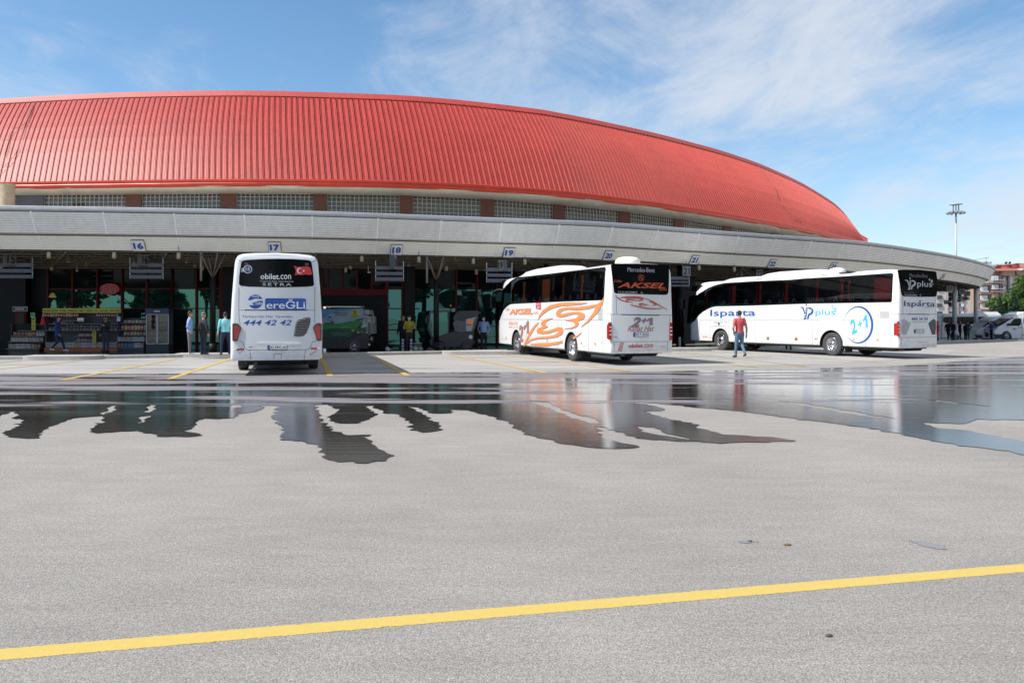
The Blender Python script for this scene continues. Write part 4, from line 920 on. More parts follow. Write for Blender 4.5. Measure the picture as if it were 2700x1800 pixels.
for x0, x1, pn in ((402, 442, .5), (632, 722, 0), (862, 884, .3), (1068, 1096, .4), (1345, 1362, .3)): b2.curtain(b2.side(r4(x1, 500))[0], b2.side(r4(x0, 500))[0], zb_, zt_-.06, cur, pn)
for x in (350, 430, 520, 590, 765, 830, 935, 1020, 1130, 1225, 1330): b2.seat(b2.side(r4(x, 580))[0], 2.0)
for y in b2.ax:
    for sg in (-1, 1): b2.wheel(y, sg*1.235, dish=1 if y < 5 else 0)
RR4 = lambda *p: b2.rear(r4(*p))
rw = [RR4(*p) for p in ((1437, 262), (1450, 242), (1500, 238), (1760, 240), (2085, 255), (2103, 270), (2109, 330), (2105, 480), (2100, 570), (2085, 594), (2050, 598), (1760, 590), (1500, 582), (1478, 570), (1468, 500), (1455, 400))]
w_ = b2.deck('rear', rw, BLACKG, 'rear_window', off=.010)
b2.txt('rear', 'Mercedes-Benz', r4(1630, 333), r4(1942, 290), SILVERL, parent=w_, off=.015)
DO = mat('window_orange', (.55, .075, .015), .4, .05)
b2.txt('rear', 'AKSEL', r4(1512, 516), r4(2066, 462), DO, parent=w_, off=.015, bold=0.0248, shear=.35); b2.txt('rear', 'Lüks', r4(1476, 452), r4(1565, 424), DO, parent=w_, off=.015, shear=.3, bold=0.0090)
b2.txt('rear', 'Seyahat', r4(1988, 552), r4(2080, 524), DO, parent=w_, off=.015, shear=.3, bold=0.0090); b2.txt('rear', 'TOURISMO', r4(1518, 577), r4(1742, 559), SILVERL, parent=w_, off=.015, shear=.25, bold=0.0090)
star_emblem(b2, RR4(1794, 575), .042, SILVERL)
mb = MB(); c = RR4(1786, 402); 
for r_ in (.118, .100, .092): 
    for k in range(28): a, d = 2*math.pi*k/28, 2*math.pi*(k+1)/28; mb.add([b2.Rr(.014)(c[0]+q*math.cos(t), c[1]+q*math.sin(t)) for t, q in ((a, r_), (d, r_), (d, r_-.006), (a, r_-.006))], [(0, 1, 2, 3)], DO)
letters(mb, 'E', b2.Rr(.016), c[0]-.055, c[1]-.01, c[0]+.005, c[1]+.065, DO, bold=0.0135, shear=.3); letters(mb, 'B', b2.Rr(.016), c[0]-.005, c[1]-.06, c[0]+.055, c[1]+.015, DO, bold=0.0135, shear=.3); mb.build('round_emblem', w_, fix=False)
sw = [stroke([(1487, 605), (1530, 640), (1580, 665), (1640, 682)], [3, 14, 10, 2]), stroke([(1540, 626), (1640, 634), (1720, 632), (1790, 640), (1800, 655), (1740, 662), (1690, 655), (1625, 652), (1620, 668), (1690, 685)], [3, 10, 14, 14, 10, 6, 12, 12, 8, 3]),
      stroke([(1545, 626), (1650, 618), (1760, 622), (1850, 645), (1930, 680), (1990, 715), (2082, 765)], [3, 9, 9, 6, 10, 12, 2]), stroke([(1880, 672), (1930, 690), (1955, 705), (1900, 720), (1840, 712), (1800, 698), (1765, 705), (1800, 722), (1900, 722), (1960, 712)], [4, 12, 14, 12, 9, 11, 12, 10, 6, 2]),
      stroke([(1660, 708), (1740, 730), (1860, 752), (1960, 755), (2030, 752)], [3, 12, 14, 8, 2])]
mb = MB()
for q in sw:
    mb.sheet([RR4(x+3, y+4) for x, y in q], b2.Rr(.0095), GREYL); mb.sheet([RR4(*p) for p in q], b2.Rr(.012), ORANGE2)
mb.build('rear_swoosh', b2.bo, fix=False)
for k, (mm_, dx, off_) in enumerate(((REDL, 6, .010), (GREYL, 0, .013))):
    b2.txt('rear', '2', r4(1668+dx, 966+dx*.6), r4(1780+dx, 853+dx*.6), mm_, off=off_, bold=0.0315, shear=.4); b2.txt('rear', '+', r4(1790+dx, 920), r4(1850+dx, 866), mm_, off=off_, bold=0.0270, shear=.4); b2.txt('rear', '1', r4(1852+dx, 946), r4(1914+dx, 862), mm_, off=off_, bold=0.0315, shear=.4)
b2.txt('rear', 'Rahat Hat', r4(1632, 1018), r4(1936, 952), mat('lettering_dull_red', (.45, .12, .10), .5), off=.012, shear=.45, bold=0.0036)
b2.plate('42 P 3030', r4(1703, 1074), r4(1866, 1030))
b2.txt('rear', 'obilet', r4(1642, 1207), r4(1808, 1160), REDL, off=.012, bold=0.0203); b2.txt('rear', '.com', r4(1812, 1207), r4(1922, 1162), REDL, off=.012); b2.txt('rear', "Türkiye'nin En Büyük Otobüs Bileti Sitesi", r4(1645, 1238), r4(1922, 1224), REDL, off=.012, bold=0.0045)
mb = MB()
for k in range(4): b2.line('rear', [r4(1520+k*12, 1248), r4(1553+k*12, 1140)], .018, REDL, mb)
for pts in (((1998, 1190), (2030, 1183), (2075, 1178)), ((2005, 1200), (2040, 1203), (2068, 1188)), ((2015, 1215), (2045, 1205))): b2.line('rear', [r4(*p) for p in pts], .012, mat('faded_red', (.6, .25, .25)), mb)
b2.line('rear', [r4(1465, 1083), r4(1516, 1083)], .016, GREYL, mb); c = RR4(1789, 1101); mb.sheet(disc_poly(c, .012, .012, 10), b2.Rr(.012), BLACK); mb.build('badge', b2.bo, fix=False)
tourismo_lights(b2, ((1364, 975), (1372, 940), (1400, 915), (1442, 912), (1446, 1118), (1400, 1112), (1370, 1098), (1361, 1080)), ((2118, 915), (2142, 918), (2142, 1115), (2112, 1118)), (.30, .52, .72), r4)
mb = MB()
b2.line('rear', [r4(1560, 824), r4(2000, 832)], .03, BLACK, mb)
for pts in (((1395, 820), (1560, 823), (2142, 830)), ((1505, 600), (1503, 820)), ((1445, 825), (1446, 1130), (1475, 1136), (2110, 1132)), ((2118, 830), (2112, 1130)), ((1475, 1136), (1477, 1250)), ((2090, 1132), (2088, 1240))): b2.line('rear', [r4(*p) for p in pts], .012, LINE).build('panel_gap', b2.bo, fix=False)
side_lines = [((195, 878), (600, 882), (1190, 885), (1350, 887)), ((598, 888), (598, 1218)), ((833, 885), (833, 1242)), ((870, 888), (870, 1000)), ((1030, 890), (1035, 1260)), ((1185, 888), (1186, 1275)), ((198, 790), (198, 880)), ((380, 1010), (378, 1170)), ((488, 890), (470, 1080)), ((1350, 655), (1352, 1270))]
for pts in side_lines: b2.line('side', [r4(*p) for p in pts], .011, LINE).build('panel_gap', b2.bo, fix=False)
mb.build('panel_gap', b2.bo, fix=False)
mb = MB()
for k in range(9): b2.line('side', [r4(1293, 752+k*15.5), r4(1341, 754+k*15.5)], .018, MGREY, mb)
mb.build('side_vent', b2.bo, fix=False)
mb = MB()
for (x, y) in ((482, 1110), (710, 1124), (855, 1140), (1104, 1148), (1263, 1160), (238, 1090)):
    c = b2.side(r4(x, y)); h = .05 if x < 800 else .03; mb.sheet([(c[0]-.045, c[1]-h), (c[0]+.045, c[1]-h), (c[0]+.045, c[1]+h), (c[0]-.045, c[1]+h)], b2.S(.012), AMBER)
mb.build('side_marker_light', b2.o, fix=False)
shp = [[(1366, 615), (1345, 655), (1290, 702), (1180, 722), (1050, 738), (930, 738), (850, 756), (815, 792), (814, 830), (850, 855), (920, 842), (1000, 818), (1050, 814), (1070, 838), (1040, 866), (960, 880), (915, 888), (1000, 900), (1034, 925), (1025, 955), (980, 973), (895, 988), (1000, 982), (1058, 955), (1075, 920), (1062, 893), (1112, 882), (1143, 850), (1140, 815), (1092, 793), (1000, 792), (935, 805), (882, 818), (864, 800), (880, 778), (950, 762), (1060, 770), (1180, 757), (1268, 730), (1240, 800), (1170, 895), (1088, 972), (1190, 902), (1290, 800), (1345, 700)],
       [(782, 862), (700, 875), (650, 900), (635, 935), (655, 962), (610, 978), (585, 1008), (600, 1032), (650, 1042), (720, 1038), (800, 1012), (834, 1000), (832, 1030), (790, 1058), (700, 1075), (600, 1082), (500, 1112), (436, 1192), (520, 1122), (600, 1102), (720, 1096), (820, 1080), (880, 1048), (897, 1005), (882, 972), (840, 966), (780, 988), (710, 1010), (665, 1008), (655, 992), (690, 975), (722, 962), (690, 940), (690, 912), (725, 885)],
       [(622, 906), (560, 950), (510, 1020), (470, 1100), (434, 1188), (500, 1090), (540, 1020), (580, 960)], [(510, 1161), (620, 1150), (760, 1146), (860, 1128), (886, 1115), (885, 1146), (820, 1166), (720, 1182), (600, 1182)],
       [(1003, 1085), (1060, 1060), (1112, 1018), (1072, 1065), (1010, 1104)], [(604, 885), (618, 832), (660, 772), (740, 717), (850, 691), (960, 683), (1182, 688), (1100, 706), (980, 716), (880, 721), (790, 742), (720, 772), (660, 817), (620, 862)]]
for q in shp:
    mb = MB(); mb.sheet([b2.side(r4(x+2, y+8)) for x, y in q], b2.S(.006), GREYL); mb.sheet([b2.side(r4(*p)) for p in q], b2.S(.010), ORANGE); mb.build('swoosh', b2.bo, fix=False)
for mm_, d, of_ in ((GREYL, 4, .007), (ORANGE, 0, .011)): b2.txt('side', 'AKSEL', r4(276+d, 822+d), r4(542+d, 752+d), mm_, off=of_, bold=0.0315, shear=.15)
b2.txt('side', 'Lüks', r4(236, 778), r4(278, 740), ORANGE, off=.011, bold=0.0045, shear=.2); b2.txt('side', 'Seyahat', r4(552, 824), r4(610, 786), ORANGE, off=.011, bold=0.0045, shear=.2)
FADE = mat('lettering_pale_red', (.75, .33, .28), .5); b2.txt('side', 'Rahat Hat', r4(272, 940), r4(372, 898), FADE, off=.011, shear=.35); b2.txt('side', '444 25 25', r4(270, 975), r4(374, 955), FADE, off=.011)
for mm_, d, of_ in ((ORANGE2, 8, .007), (GREYL, 0, .011)):
    b2.txt('side', '2', r4(384+d, 1130+d), r4(428+d, 945+d), mm_, off=of_, bold=0.0225, shear=.1); b2.txt('side', '+', r4(432+d, 1000), r4(462+d, 945), mm_, off=of_, bold=0.0225, shear=.1); b2.txt('side', '1', r4(464+d, 1040), r4(492+d, 898), mm_, off=of_, bold=0.0225, shear=.1)
mb = MB(); p_ = [b2.side(r4(*p)) for p in ((581, 686), (638, 682), (636, 768), (580, 755))]; mb.sheet(p_, b2.S(.008), REDL); a, d = b2.side(r4(584, 712)), b2.side(r4(636, 694)); letters(mb, 'obilet', b2.S(.012), a[0], a[1], d[0], d[1], WHITEL, bold=0.0135); a, d = b2.side(r4(592, 755)), b2.side(r4(628, 722)); letters(mb, 'BİN\nGİT', b2.S(.012), a[0], a[1], d[0], d[1], WHITEL, bold=0.0090); mb.build('red_sticker', b2.bo, fix=False)
CREAM = mat('cream_plastic', (.74, .72, .60), .4, .05); dome(b2, .02, 1.1, 3.53, .46, .36, CREAM)
roofbox(b2, 5.4, 10.2, .95, 3.55, 3.90, WHITE); roofbox(b2, 2.2, 4.6, .5, 3.57, 3.66, WHITE)
# ---------- coach 3: blue and cyan lettering
b3 = Bus('coach_bus', 'long white coach with a large blue ring round 2+1 on its side', (16.70, 32.70), 28, 12.85, (3.3, 10.25), 3.60, .44, 1.275, 1.20, 1.6, .17)
gl = [b3.side(q) for q in [r6(1142, 400), r6(500, 443), r6(0, 470), r5(1500, 486), r5(1000, 506), r5(640, 527), r5(560, 545), r5(500, 562), r5(430, 592), r5(365, 632), r5(300, 668), r5(232, 692), r5(202, 700), r5(190, 790), r5(178, 930), r5(172, 1046), r5(212, 1040), r5(248, 1010), r5(280, 960), r5(312, 920), r5(362, 880), r5(430, 842), r5(480, 822), r5(530, 813), r5(1000, 802), r6(0, 778), r6(1126, 757)]]
rec = [b3.side(q) for q in [r6(1130, 412), r6(500, 455), r6(0, 482), r5(1500, 498), r5(1000, 518), r5(640, 540), r5(500, 575), r5(400, 640), r5(385, 700), r5(385, 850), r5(480, 808), r5(530, 800), r5(1000, 790), r6(0, 766), r6(1116, 745)]]
b3.body(coachpaint('coach_white_c', (.72, .725, .72)), [rec], None)
muls = [b3.side(r5(x, 650))[0] for x in (705, 1045, 1375, 1785)]+[b3.side(r6(x, 600))[0] for x in (118, 515)]
b3.glasses(gl, muls, (gl[-1][1]+.02, gl[0][1]-.06)); b3.under(); b3.front(); b3.mirror(-1, 3.0, 1, .8); b3.mirror(1, 3.0, 1, .8)
fd = [b3.side(r5(*p)) for p in ((385, 625), (300, 672), (236, 694), (206, 704), (194, 790), (176, 1042), (212, 1036), (246, 1006), (278, 956), (310, 916), (360, 876), (385, 862))]; mb = MB(); mb.fine(fd, b3.S(.002), BLACKG, .08); mb.build('driver_window', b3.o)
w3 = [b3.side(r5(*p)) for p in ((362, 545), (240, 556), (218, 636), (272, 634), (300, 612))]; mb = MB(); mb.fine(w3, b3.S(.006), BLACKG, .06); mb.build('corner_window', b3.o)
cur = mat('red_curtain', (.62, .028, .018), .7, .2, 5); zt_, zb_ = rec[0][1]-.04, rec[-1][1]+.03
def C3(p0, p1, pn): b3.curtain(b3.side(p1)[0], b3.side(p0)[0], zb_, zt_-.07, cur, pn)
for x0, x1, pn in ((375, 408, .5), (675, 700, .4), (720, 766, .15), (1014, 1046, .4), (1066, 1100, .5), (1394, 1446, .55), (1752, 1776, .5), (1800, 1838, .5)): C3(r5(x0, 650), r5(x1, 650), pn)
for x0, x1, pn in ((84, 108, .5), (134, 172, .5), (446, 506, .3), (540, 578, .6), (885, 1112, 0)): C3(r6(x0, 600), r6(x1, 600), pn)
for x in (610, 895, 1020, 1195, 1340, 1515, 1695): b3.seat(b3.side(r5(x, 720))[0], 2.0)
for x in (30, 205, 390, 600, 790): b3.seat(b3.side(r6(x, 690))[0], 2.0)
for y in b3.ax:
    for sg in (-1, 1): b3.wheel(y, sg*1.235, dish=1 if y < 5 else 0)
RR6 = lambda *p: b3.rear(r6(*p))
rw = [RR6(*p) for p in ((1203, 362), (1215, 350), (1300, 347), (1500, 350), (1690, 368), (1708, 385), (1718, 470), (1718, 640), (1710, 685), (1690, 697), (1500, 698), (1290, 692), (1268, 684), (1250, 640), (1232, 520))]
w_ = b3.deck('rear', rw, BLACKG, 'rear_window', off=.010)
b3.txt('rear', 'Mercedes-Benz', r6(1360, 443), r6(1593, 404), mat('lettering_dim', (.14, .13, .14), .4), parent=w_, off=.015)
def vip(face, fr, sx, sy, ox, oy, m_, m2, parent, off_):
    mb = MB(); fnl = (lambda p: b3.side(fr(*p))) if face == 'side' else (lambda p: b3.rear(fr(*p))); F_ = b3.S(off_) if face == 'side' else b3.Rr(off_)
    tr = lambda pts: [fnl((ox+x*sx, oy+y*sy)) for x, y in pts]
    mb.sheet(tr([(0, .20), (.20, .17), (.30, .22), (.42, .62), (.36, .66), (.24, .34), (.16, .24)]), F_, m_)             # sweep of the V
    mb.sheet(tr([(.42, .0), (.50, -.02), (.54, .10), (.46, .13)]), F_, m_); mb.sheet(tr([(.44, .22), (.58, .20), (.47, .98), (.30, 1.0), (.40, .60)]), F_, m_)   # the road
    mb.sheet(tr([(.60, .20), (.80, .22), (.95, .34), (.97, .52), (.86, .68), (.70, .74), (.64, .96), (.52, .98), (.60, .64), (.76, .58), (.84, .46), (.80, .34), (.62, .30)]), F_, m_)
    F2 = b3.S(off_+.003) if face == 'side' else b3.Rr(off_+.003)
    for k in range(4): mb.sheet(tr([(.475-.028*k, .28+.17*k), (.51-.028*k, .27+.17*k), (.495-.028*k, .37+.17*k), (.455-.028*k, .385+.17*k)]), F2, m2)
    mb.build('road_logo', parent, fix=False)
vip('rear', r6, 155, 155, 1292, 452, SILVERL, BLACK, w_, .015)
b3.txt('rear', 'plus', r6(1458, 590), r6(1650, 497), SILVERL, parent=w_, off=.015, bold=0.0045)
def plus(face, c, r_, w__, m_, parent, off_):
    a = b3.side(c) if face == 'side' else b3.rear(c); F_ = b3.S(off_) if face == 'side' else b3.Rr(off_); mb = MB()
    mb.sheet([(a[0]+x*r_, a[1]+z*r_) for x, z in ((-1, -w__), (-w__, -w__), (-w__, -1), (w__, -1), (w__, -w__), (1, -w__), (1, w__), (w__, w__), (w__, 1), (-w__, 1), (-w__, w__), (-1, w__))], F_, m_); mb.build('plus_mark', parent, fix=False)
for c, r_ in (((1617, 476), .05), ((1646, 497), .07), ((1660, 538), .03)): plus('rear', r6(*c), r_, .38, SILVERL, w_, .015)
b3.txt('rear', 'TOURISMO', r6(1292, 684), r6(1458, 668), SILVERL, parent=w_, off=.015, shear=.2, bold=0.0090); star_emblem(b3, RR6(1500, 678), .045, SILVERL); b3.txt('rear', 'powered by', r6(1293, 650), r6(1420, 638), GREYL, parent=w_, off=.015)
b3.txt('rear', 'Isparta', r6(1290, 838), r6(1690, 756), NAVY, off=.012, bold=0.0090); b3.txt('rear', 'Petrol Turizm', r6(1560, 838), r6(1690, 824), GREYL, off=.012)
mb = MB(); c = RR6(1497, 757); mb.sheet(disc_poly(c, .042, .042, 16), b3.Rr(.014), BLACK); c = RR6(1494, 1191); mb.sheet(disc_poly(c, .018, .018, 12), b3.Rr(.014), BLACK); mb.build('badge', b3.bo, fix=False)
b3.txt('rear', '444 34 34', r6(1387, 1006), r6(1596, 960), NAVY, off=.012, bold=0.0000); b3.txt('rear', 'www.ispartapetrol.com.tr', r6(1387, 1033), r6(1595, 1016), NAVY, off=.012)
b3.plate('32 PT 193', r6(1425, 1160), r6(1547, 1122))
louvres(b3, [RR6(*p) for p in ((1254, 985), (1282, 980), (1376, 1035), (1318, 1190), (1262, 1180))], mat('grille_pale', (.5, .52, .55), .4, .06), 13, back=LGREY); louvres(b3, [RR6(*p) for p in ((1672, 982), (1700, 1003), (1704, 1090), (1694, 1187), (1652, 1180), (1606, 1040))], mat('grille_grey', (.2, .2, .21)), 13)
tourismo_lights(b3, ((1140, 1080), (1152, 1040), (1175, 1018), (1226, 1012), (1230, 1212), (1190, 1206), (1145, 1192), (1138, 1160)), ((1735, 1010), (1750, 1012), (1751, 1198), (1732, 1200)), (.28, .50, .72), r6)
mb = MB(); b3.line('rear', [r6(1340, 922), r6(1618, 924)], .03, BLACK, mb)
for pts in (((1130, 920), (1340, 922), (1745, 922)), ((1275, 700), (1276, 920)), ((1235, 925), (1232, 1200), (1250, 1222), (1700, 1218), (1728, 1200)), ((1255, 1225), (1257, 1335)), ((1700, 700), (1705, 920)), ((1480, 1285), (1590, 1282))): b3.line('rear', [r6(*p) for p in pts], .012, LINE).build('panel_gap', b3.bo, fix=False)
for pts in (((320, 1000), (900, 998), (1860, 992)), ((452, 1000), (452, 1305)), ((690, 998), (692, 1320)), ((452, 1080), (690, 1080)), ((1040, 998), (1042, 1328)), ((1368, 996), (1370, 1338)), ((1772, 995), (1774, 1350)), ((1842, 995), (1844, 1355)), ((320, 920), (320, 1300))): b3.line('side', [r5(*p) for p in pts], .011, LINE).build('panel_gap', b3.bo, fix=False)
for pts in (((0, 992), (500, 992), (1120, 990)), ((105, 992), (106, 1352)), ((176, 992), (178, 1352)), ((500, 992), (500, 1365)), ((795, 992), (795, 1370)), ((1125, 760), (1128, 1340)), ((380, 455), (380, 462))): b3.line('side', [r6(*p) for p in pts], .011, LINE).build('panel_gap', b3.bo, fix=False)
mb.build('panel_gap', b3.bo, fix=False)
b3.txt('side', 'Isparta', r5(455, 970), r5(1042, 856), BLUE, off=.010, bold=0.0090); b3.txt('side', 'Petrol Turizm', r5(820, 968), r5(1042, 948), SILVERL, off=.010); b3.txt('side', '444 34 34', r5(498, 1042), r5(675, 1008), SILVERL, off=.010); b3.txt('side', 'www.ispartapetrol.com.tr', r5(490, 1075), r5(648, 1062), SILVERL, off=.010)
vip('side', r5, 190, 195, 1605, 793, BLUE, WHITEL, b3.bo, .009); b3.txt('side', 'plus', r6(147, 955), r6(405, 852), CYAN, off=.010, bold=0.0045)
for c, r_ in (((365, 820), .09), ((400, 848), .13), ((412, 884), .06)): plus('side', r6(*c), r_, .12, CYAN, b3.bo, .01)
# ring: outer ellipse and shifted inner ellipse, as on the side
cs = b3.side(r6(706, 1058)); e1 = b3.side(r6(896, 1058)); e0 = b3.side(r6(514, 1058)); t1 = b3.side(r6(700, 817)); t0_ = b3.side(r6(712, 1300)); cy, cz = (e0[0]+e1[0])/2, (t1[1]+t0_[1])/2; ra, rb = abs(e0[0]-e1[0])/2, (t1[1]-t0_[1])/2
mb = MB(); n_ = 48; vs = []
for k in range(n_):
    t = 2*math.pi*k/n_; w = .105*(.52-.48*math.cos(t+math.pi-math.pi*.98))
    o_ = (cy+ra*math.cos(t), cz+rb*math.sin(t)); i_ = (cy+(ra-w)*math.cos(t), cz+(rb-w)*math.sin(t)); vs += [b3.S(.009)(*o_), b3.S(.009)(*i_)]
mb.add(vs, [(2*k, 2*((k+1) % n_), 2*((k+1) % n_)+1, 2*k+1) for k in range(n_)], BLUE); mb.build('ring', b3.bo, fix=False)
def slant(st, p0, p1, p2, m_, **k):          # box with a skewed base line: p0 bottom left, p1 bottom right, p2 top left
    a, b, c_ = [Vector(b3.side(r6(*p))) for p in (p0, p1, p2)]; vs_, fs_, _ = glyphs(st, **k); mb = MB(); mb.add([b3.S(.011)(*(a+(b-a)*u+(c_-a)*v)) for u, v in vs_], fs_, m_); mb.build('lettering', b3.bo, fix=False)
slant('2', (620, 1190), (690, 1152), (592, 1012), CYAN, bold=0.0225, space=1); slant('+', (705, 1105), (756, 1078), (690, 1020), CYAN, bold=0.0225, space=1); slant('1', (778, 1108), (828, 1085), (760, 948), CYAN, bold=0.0225, space=1)
mb = MB(); a, d = b3.side(r6(976, 972)), b3.side(r6(1104, 883)); mb.sheet([(a[0], a[1]), (d[0], a[1]), (d[0], d[1]), (a[0], d[1])], b3.S(.006), mat('vent_mesh_grey', (.42, .42, .41), .5, .3, 60))
for k in range(9): y = a[0]+(d[0]-a[0])*(k+.5)/9; b3.line('side', [(y, a[1]+.02), (y, d[1]-.02)], .012, MGREY, mb, True)
mb.build('side_vent', b3.bo, fix=False)
mb = MB()
for q in [r5(1200, 1232), r5(1564, 1240)]:
    c = b3.side(q); mb.sheet([(c[0]-.08, c[1]-.07), (c[0]+.08, c[1]-.07), (c[0]+.08, c[1]+.07), (c[0]-.08, c[1]+.07)], b3.S(.006), DGREY); mb.sheet([(c[0]-.06, c[1]-.01), (c[0]+.06, c[1]-.01), (c[0]+.06, c[1]+.05), (c[0]-.06, c[1]+.05)], b3.S(.012), AMBER)
for q in [r5(402, 1210), r5(1820, 1240), r6(153, 1240), r6(642, 1248), r6(954, 1256), r5(372, 1208)]:
    c = b3.side(q); mb.sheet([(c[0]-.06, c[1]-.022), (c[0]+.06, c[1]-.022), (c[0]+.06, c[1]+.022), (c[0]-.06, c[1]+.022)], b3.S(.012), AMBER)
mb.build('side_marker_light', b3.o, fix=False)
mb = MB(); c = b3.side(r5(568, 1042)); mb.box((-1.285, c[0], c[1]), (.04, .1, .1), DGREY); mb.build('lock', b3.bo)
roofbox(b3, 4.2, 8.2, .95, 3.60, 3.92, WHITE); roofbox(b3, 7.6, 10.6, .9, 3.58, 3.76, WHITE); roofbox(b3, .8, 2.8, .8, 3.60, 3.71, WHITE); dome(b3, -.1, 3.95, 3.60, .37, .34, WHITE)
mb = MB(); mb.box((0, 2.9, 3.66), (1.1, 1.2, .06), BLACK, bev=.02); mb.build('roof_hatch', b3.o)
# ------------------------------------------------------------------ bay numbers, boards, ceiling lamps
PLATEW = mat('plate_white', (.78, .78, .76), .35, .04, 2)
def ident(x, z): return (x, 0, z)
def onfascia(u, o_):
    best = min(range(1, len(Cc)-1), key=lambda i: abs((Cc[i]+inw(Cc, i)*o_).x/(Cc[i]+inw(Cc, i)*o_).y-(u-1350)/F))
    return Cc[best]+inw(Cc, best)*o_, tang(Cc, best), inw(Cc, best)
for num, u, o_, z_ in (('15', -13, 1.08, 4.98), ('16', 362, 1.08, 4.98), ('17', 712, 1.08, 4.98), ('18', 1041.5, 1.08, 4.98), ('19', 1344, 1.08, 4.98), ('20', 1610, 1.08, 4.98), ('21', 1838, 1.08, 4.98), ('22', 2031, 1.08, 4.98), ('23', 2192, 1.08, 4.98), ('24', 2315, 1.08, 4.98), ('25', 2420, 1.08, 4.98), ('26', 2487, 1.08, 4.98), ('27', 2537, 1.08, 4.98)):
    p, t, w = onfascia(u, o_); up = (Vector((0, 0, 5.38-4.74))-w*(.48)).normalized(); n_ = t.cross(up); n_ = n_ if n_.y < 0 or n_.x > 0 else -n_
    c = p+Vector((0, 0, z_)); f = lambda x, y, d: c+t*x+up*y+n_*d
    h = .27
    mb = MB(); mb.prism([(-h, -h), (h, -h), (h, h), (-h, h)], lambda x, y: f(x, y, .04), lambda x, y: f(x, y, .075), PLATEW); mb.prism([(-h-.02, -h-.02), (h+.02, -h-.02), (h+.02, h+.02), (-h-.02, h+.02)], lambda x, y: f(x, y, .02), lambda x, y: f(x, y, .04), DGREY)
    o = mb.build('bay_number_plate'); tag(o, {'15': 'white number plate 15 on the canopy edge cut by the left border', '16': 'white number plate 16 on the canopy edge above the kiosk and fridge', '17': 'white number plate 17 on the canopy edge just above the single blue lettered coach', '18': 'white number plate 18 on the canopy edge above the street washing truck', '19': 'white number plate 19 on the canopy edge left of the orange swoosh coach roof', '20': 'white number plate 20 half hidden by the cream satellite dome', '21': 'white number plate 21 on the canopy edge between the two right coaches', '22': 'white number plate 22 above the front half of the long coach roof', '23': 'white number plate 23 partly hidden by the white dome of the long coach', '24': 'white number plate 24 hidden low behind the rear roof of the long coach', '25': 'white number plate 25 at the rear corner of the long coach', '26': 'leftmost of the slanted faded plates on the far curved canopy end', '27': 'right one of the slanted faded plates on the far curved canopy end'}[num], 'number plate', 'bay number plates along the canopy edge')
    q = MB(); letters(q, num, lambda x, y: f(x, y, .08), -.215, -.17, .215, .17, BLUE, bold=.05); q.build('number', o, fix=False)
NUMBG = mat('board_number_panel', (.2, .205, .21), .5, .08)
SLAT = mat('blue_grey_slat', (.085, .095, .12), .35, .12, 3)
def board(u0, u1, Y, vs, num, nu, label, yaw=.35, w2=None):
    u = (u0+u1)/2; p = PT(u, Y); t_ = thing('bay_board', label, 'sign board', (p.x, p.y, 0), .12, 'slatted bay boards hanging under the canopy'); W_ = (u1-u0)/F*Y
    for k, (va, vb) in enumerate(vs):
        mb = MB(); mb.box((0, .0, (ZV(va, Y)+ZV(vb, Y))/2), (W_, .12, ZV(va, Y)-ZV(vb, Y)), SLAT, bev=.015); mb.build('slat', t_)
    for sg in (-1, 1):
        mb = MB(); mb.box((sg*W_/2, 0, (ZV(vs[0][0]-14, Y)+ZV(vs[-1][1], Y))/2), (.03, .05, ZV(vs[0][0]-14, Y)-ZV(vs[-1][1], Y)), LGREY); mb.build('side_post', t_)
    if num:
        x = (nu[0]+nu[1])/2; xl = (x-u)/F*Y; zc = (ZV(nu[2], Y)+ZV(nu[3], Y))/2; hh = (ZV(nu[2], Y)-ZV(nu[3], Y)); T = Matrix.Translation((xl, -.15, zc)) @ Matrix.Rotation(yaw, 4, 'Z')
        mb = MB(); mb.box((0, 0, 0), (hh*.82, .22, hh), DGREY, T); mb.box((0, -.115, 0), (hh*.76, .01, hh*.95), NUMBG, T); mb.box((hh*.415, 0, 0), (.01, .2, hh*.95), DGREY, T)
        o = mb.build('number_box', t_); q = MB(); letters(q, num, lambda x_, z_: T @ Vector((x_, -.125, z_)), -hh*.30, -hh*.34, hh*.30, hh*.34, BLACK, bold=.03); q.build('number', o, fix=False)
        mb = MB(); mb.tube((xl, -.12, zc+hh/2), (xl, -.12, zc+hh/2+.35), .012, .012, DGREY, 6); mb.build('hanger', t_)
board(0, 83, 37.6, ((693, 704), (708.5, 719), (724, 734)), '15', (22, 39, 667, 701), 'slatted board with number 15 hanging left above the newspaper rack', .95)
board(345, 428, 37.6, ((694, 704), (710, 720), (725, 735)), '16', (371, 389, 670, 702), 'slatted board with number 16 hanging above the drinks fridge', 1.15)
board(991, 1063.5, 38.2, ((702, 711), (716.5, 726), (731, 741)), '18', (1030, 1043, 674, 710), 'slatted board with number 18 hanging right of the washing truck', 1.35)
board(1283, 1350, 39.5, ((706, 716), (721, 730), (735, 745)), '19', (1316, 1332, 686, 715), 'slatted board with number 19 hanging beside the coach with orange swooshes', -.95)
board(1765, 1818, 44.5, ((729, 738), (741, 746), (750, 756)), '21', (1799, 1817, 702, 728), 'slatted board with number 21 hanging between the two coaches on the right', -.25)
board(1955, 2010, 49, ((729, 737), (740, 745)), '22', (1988, 2009, 711, 733), 'slatted board with number 22 half hidden behind the coach roof', -.1)
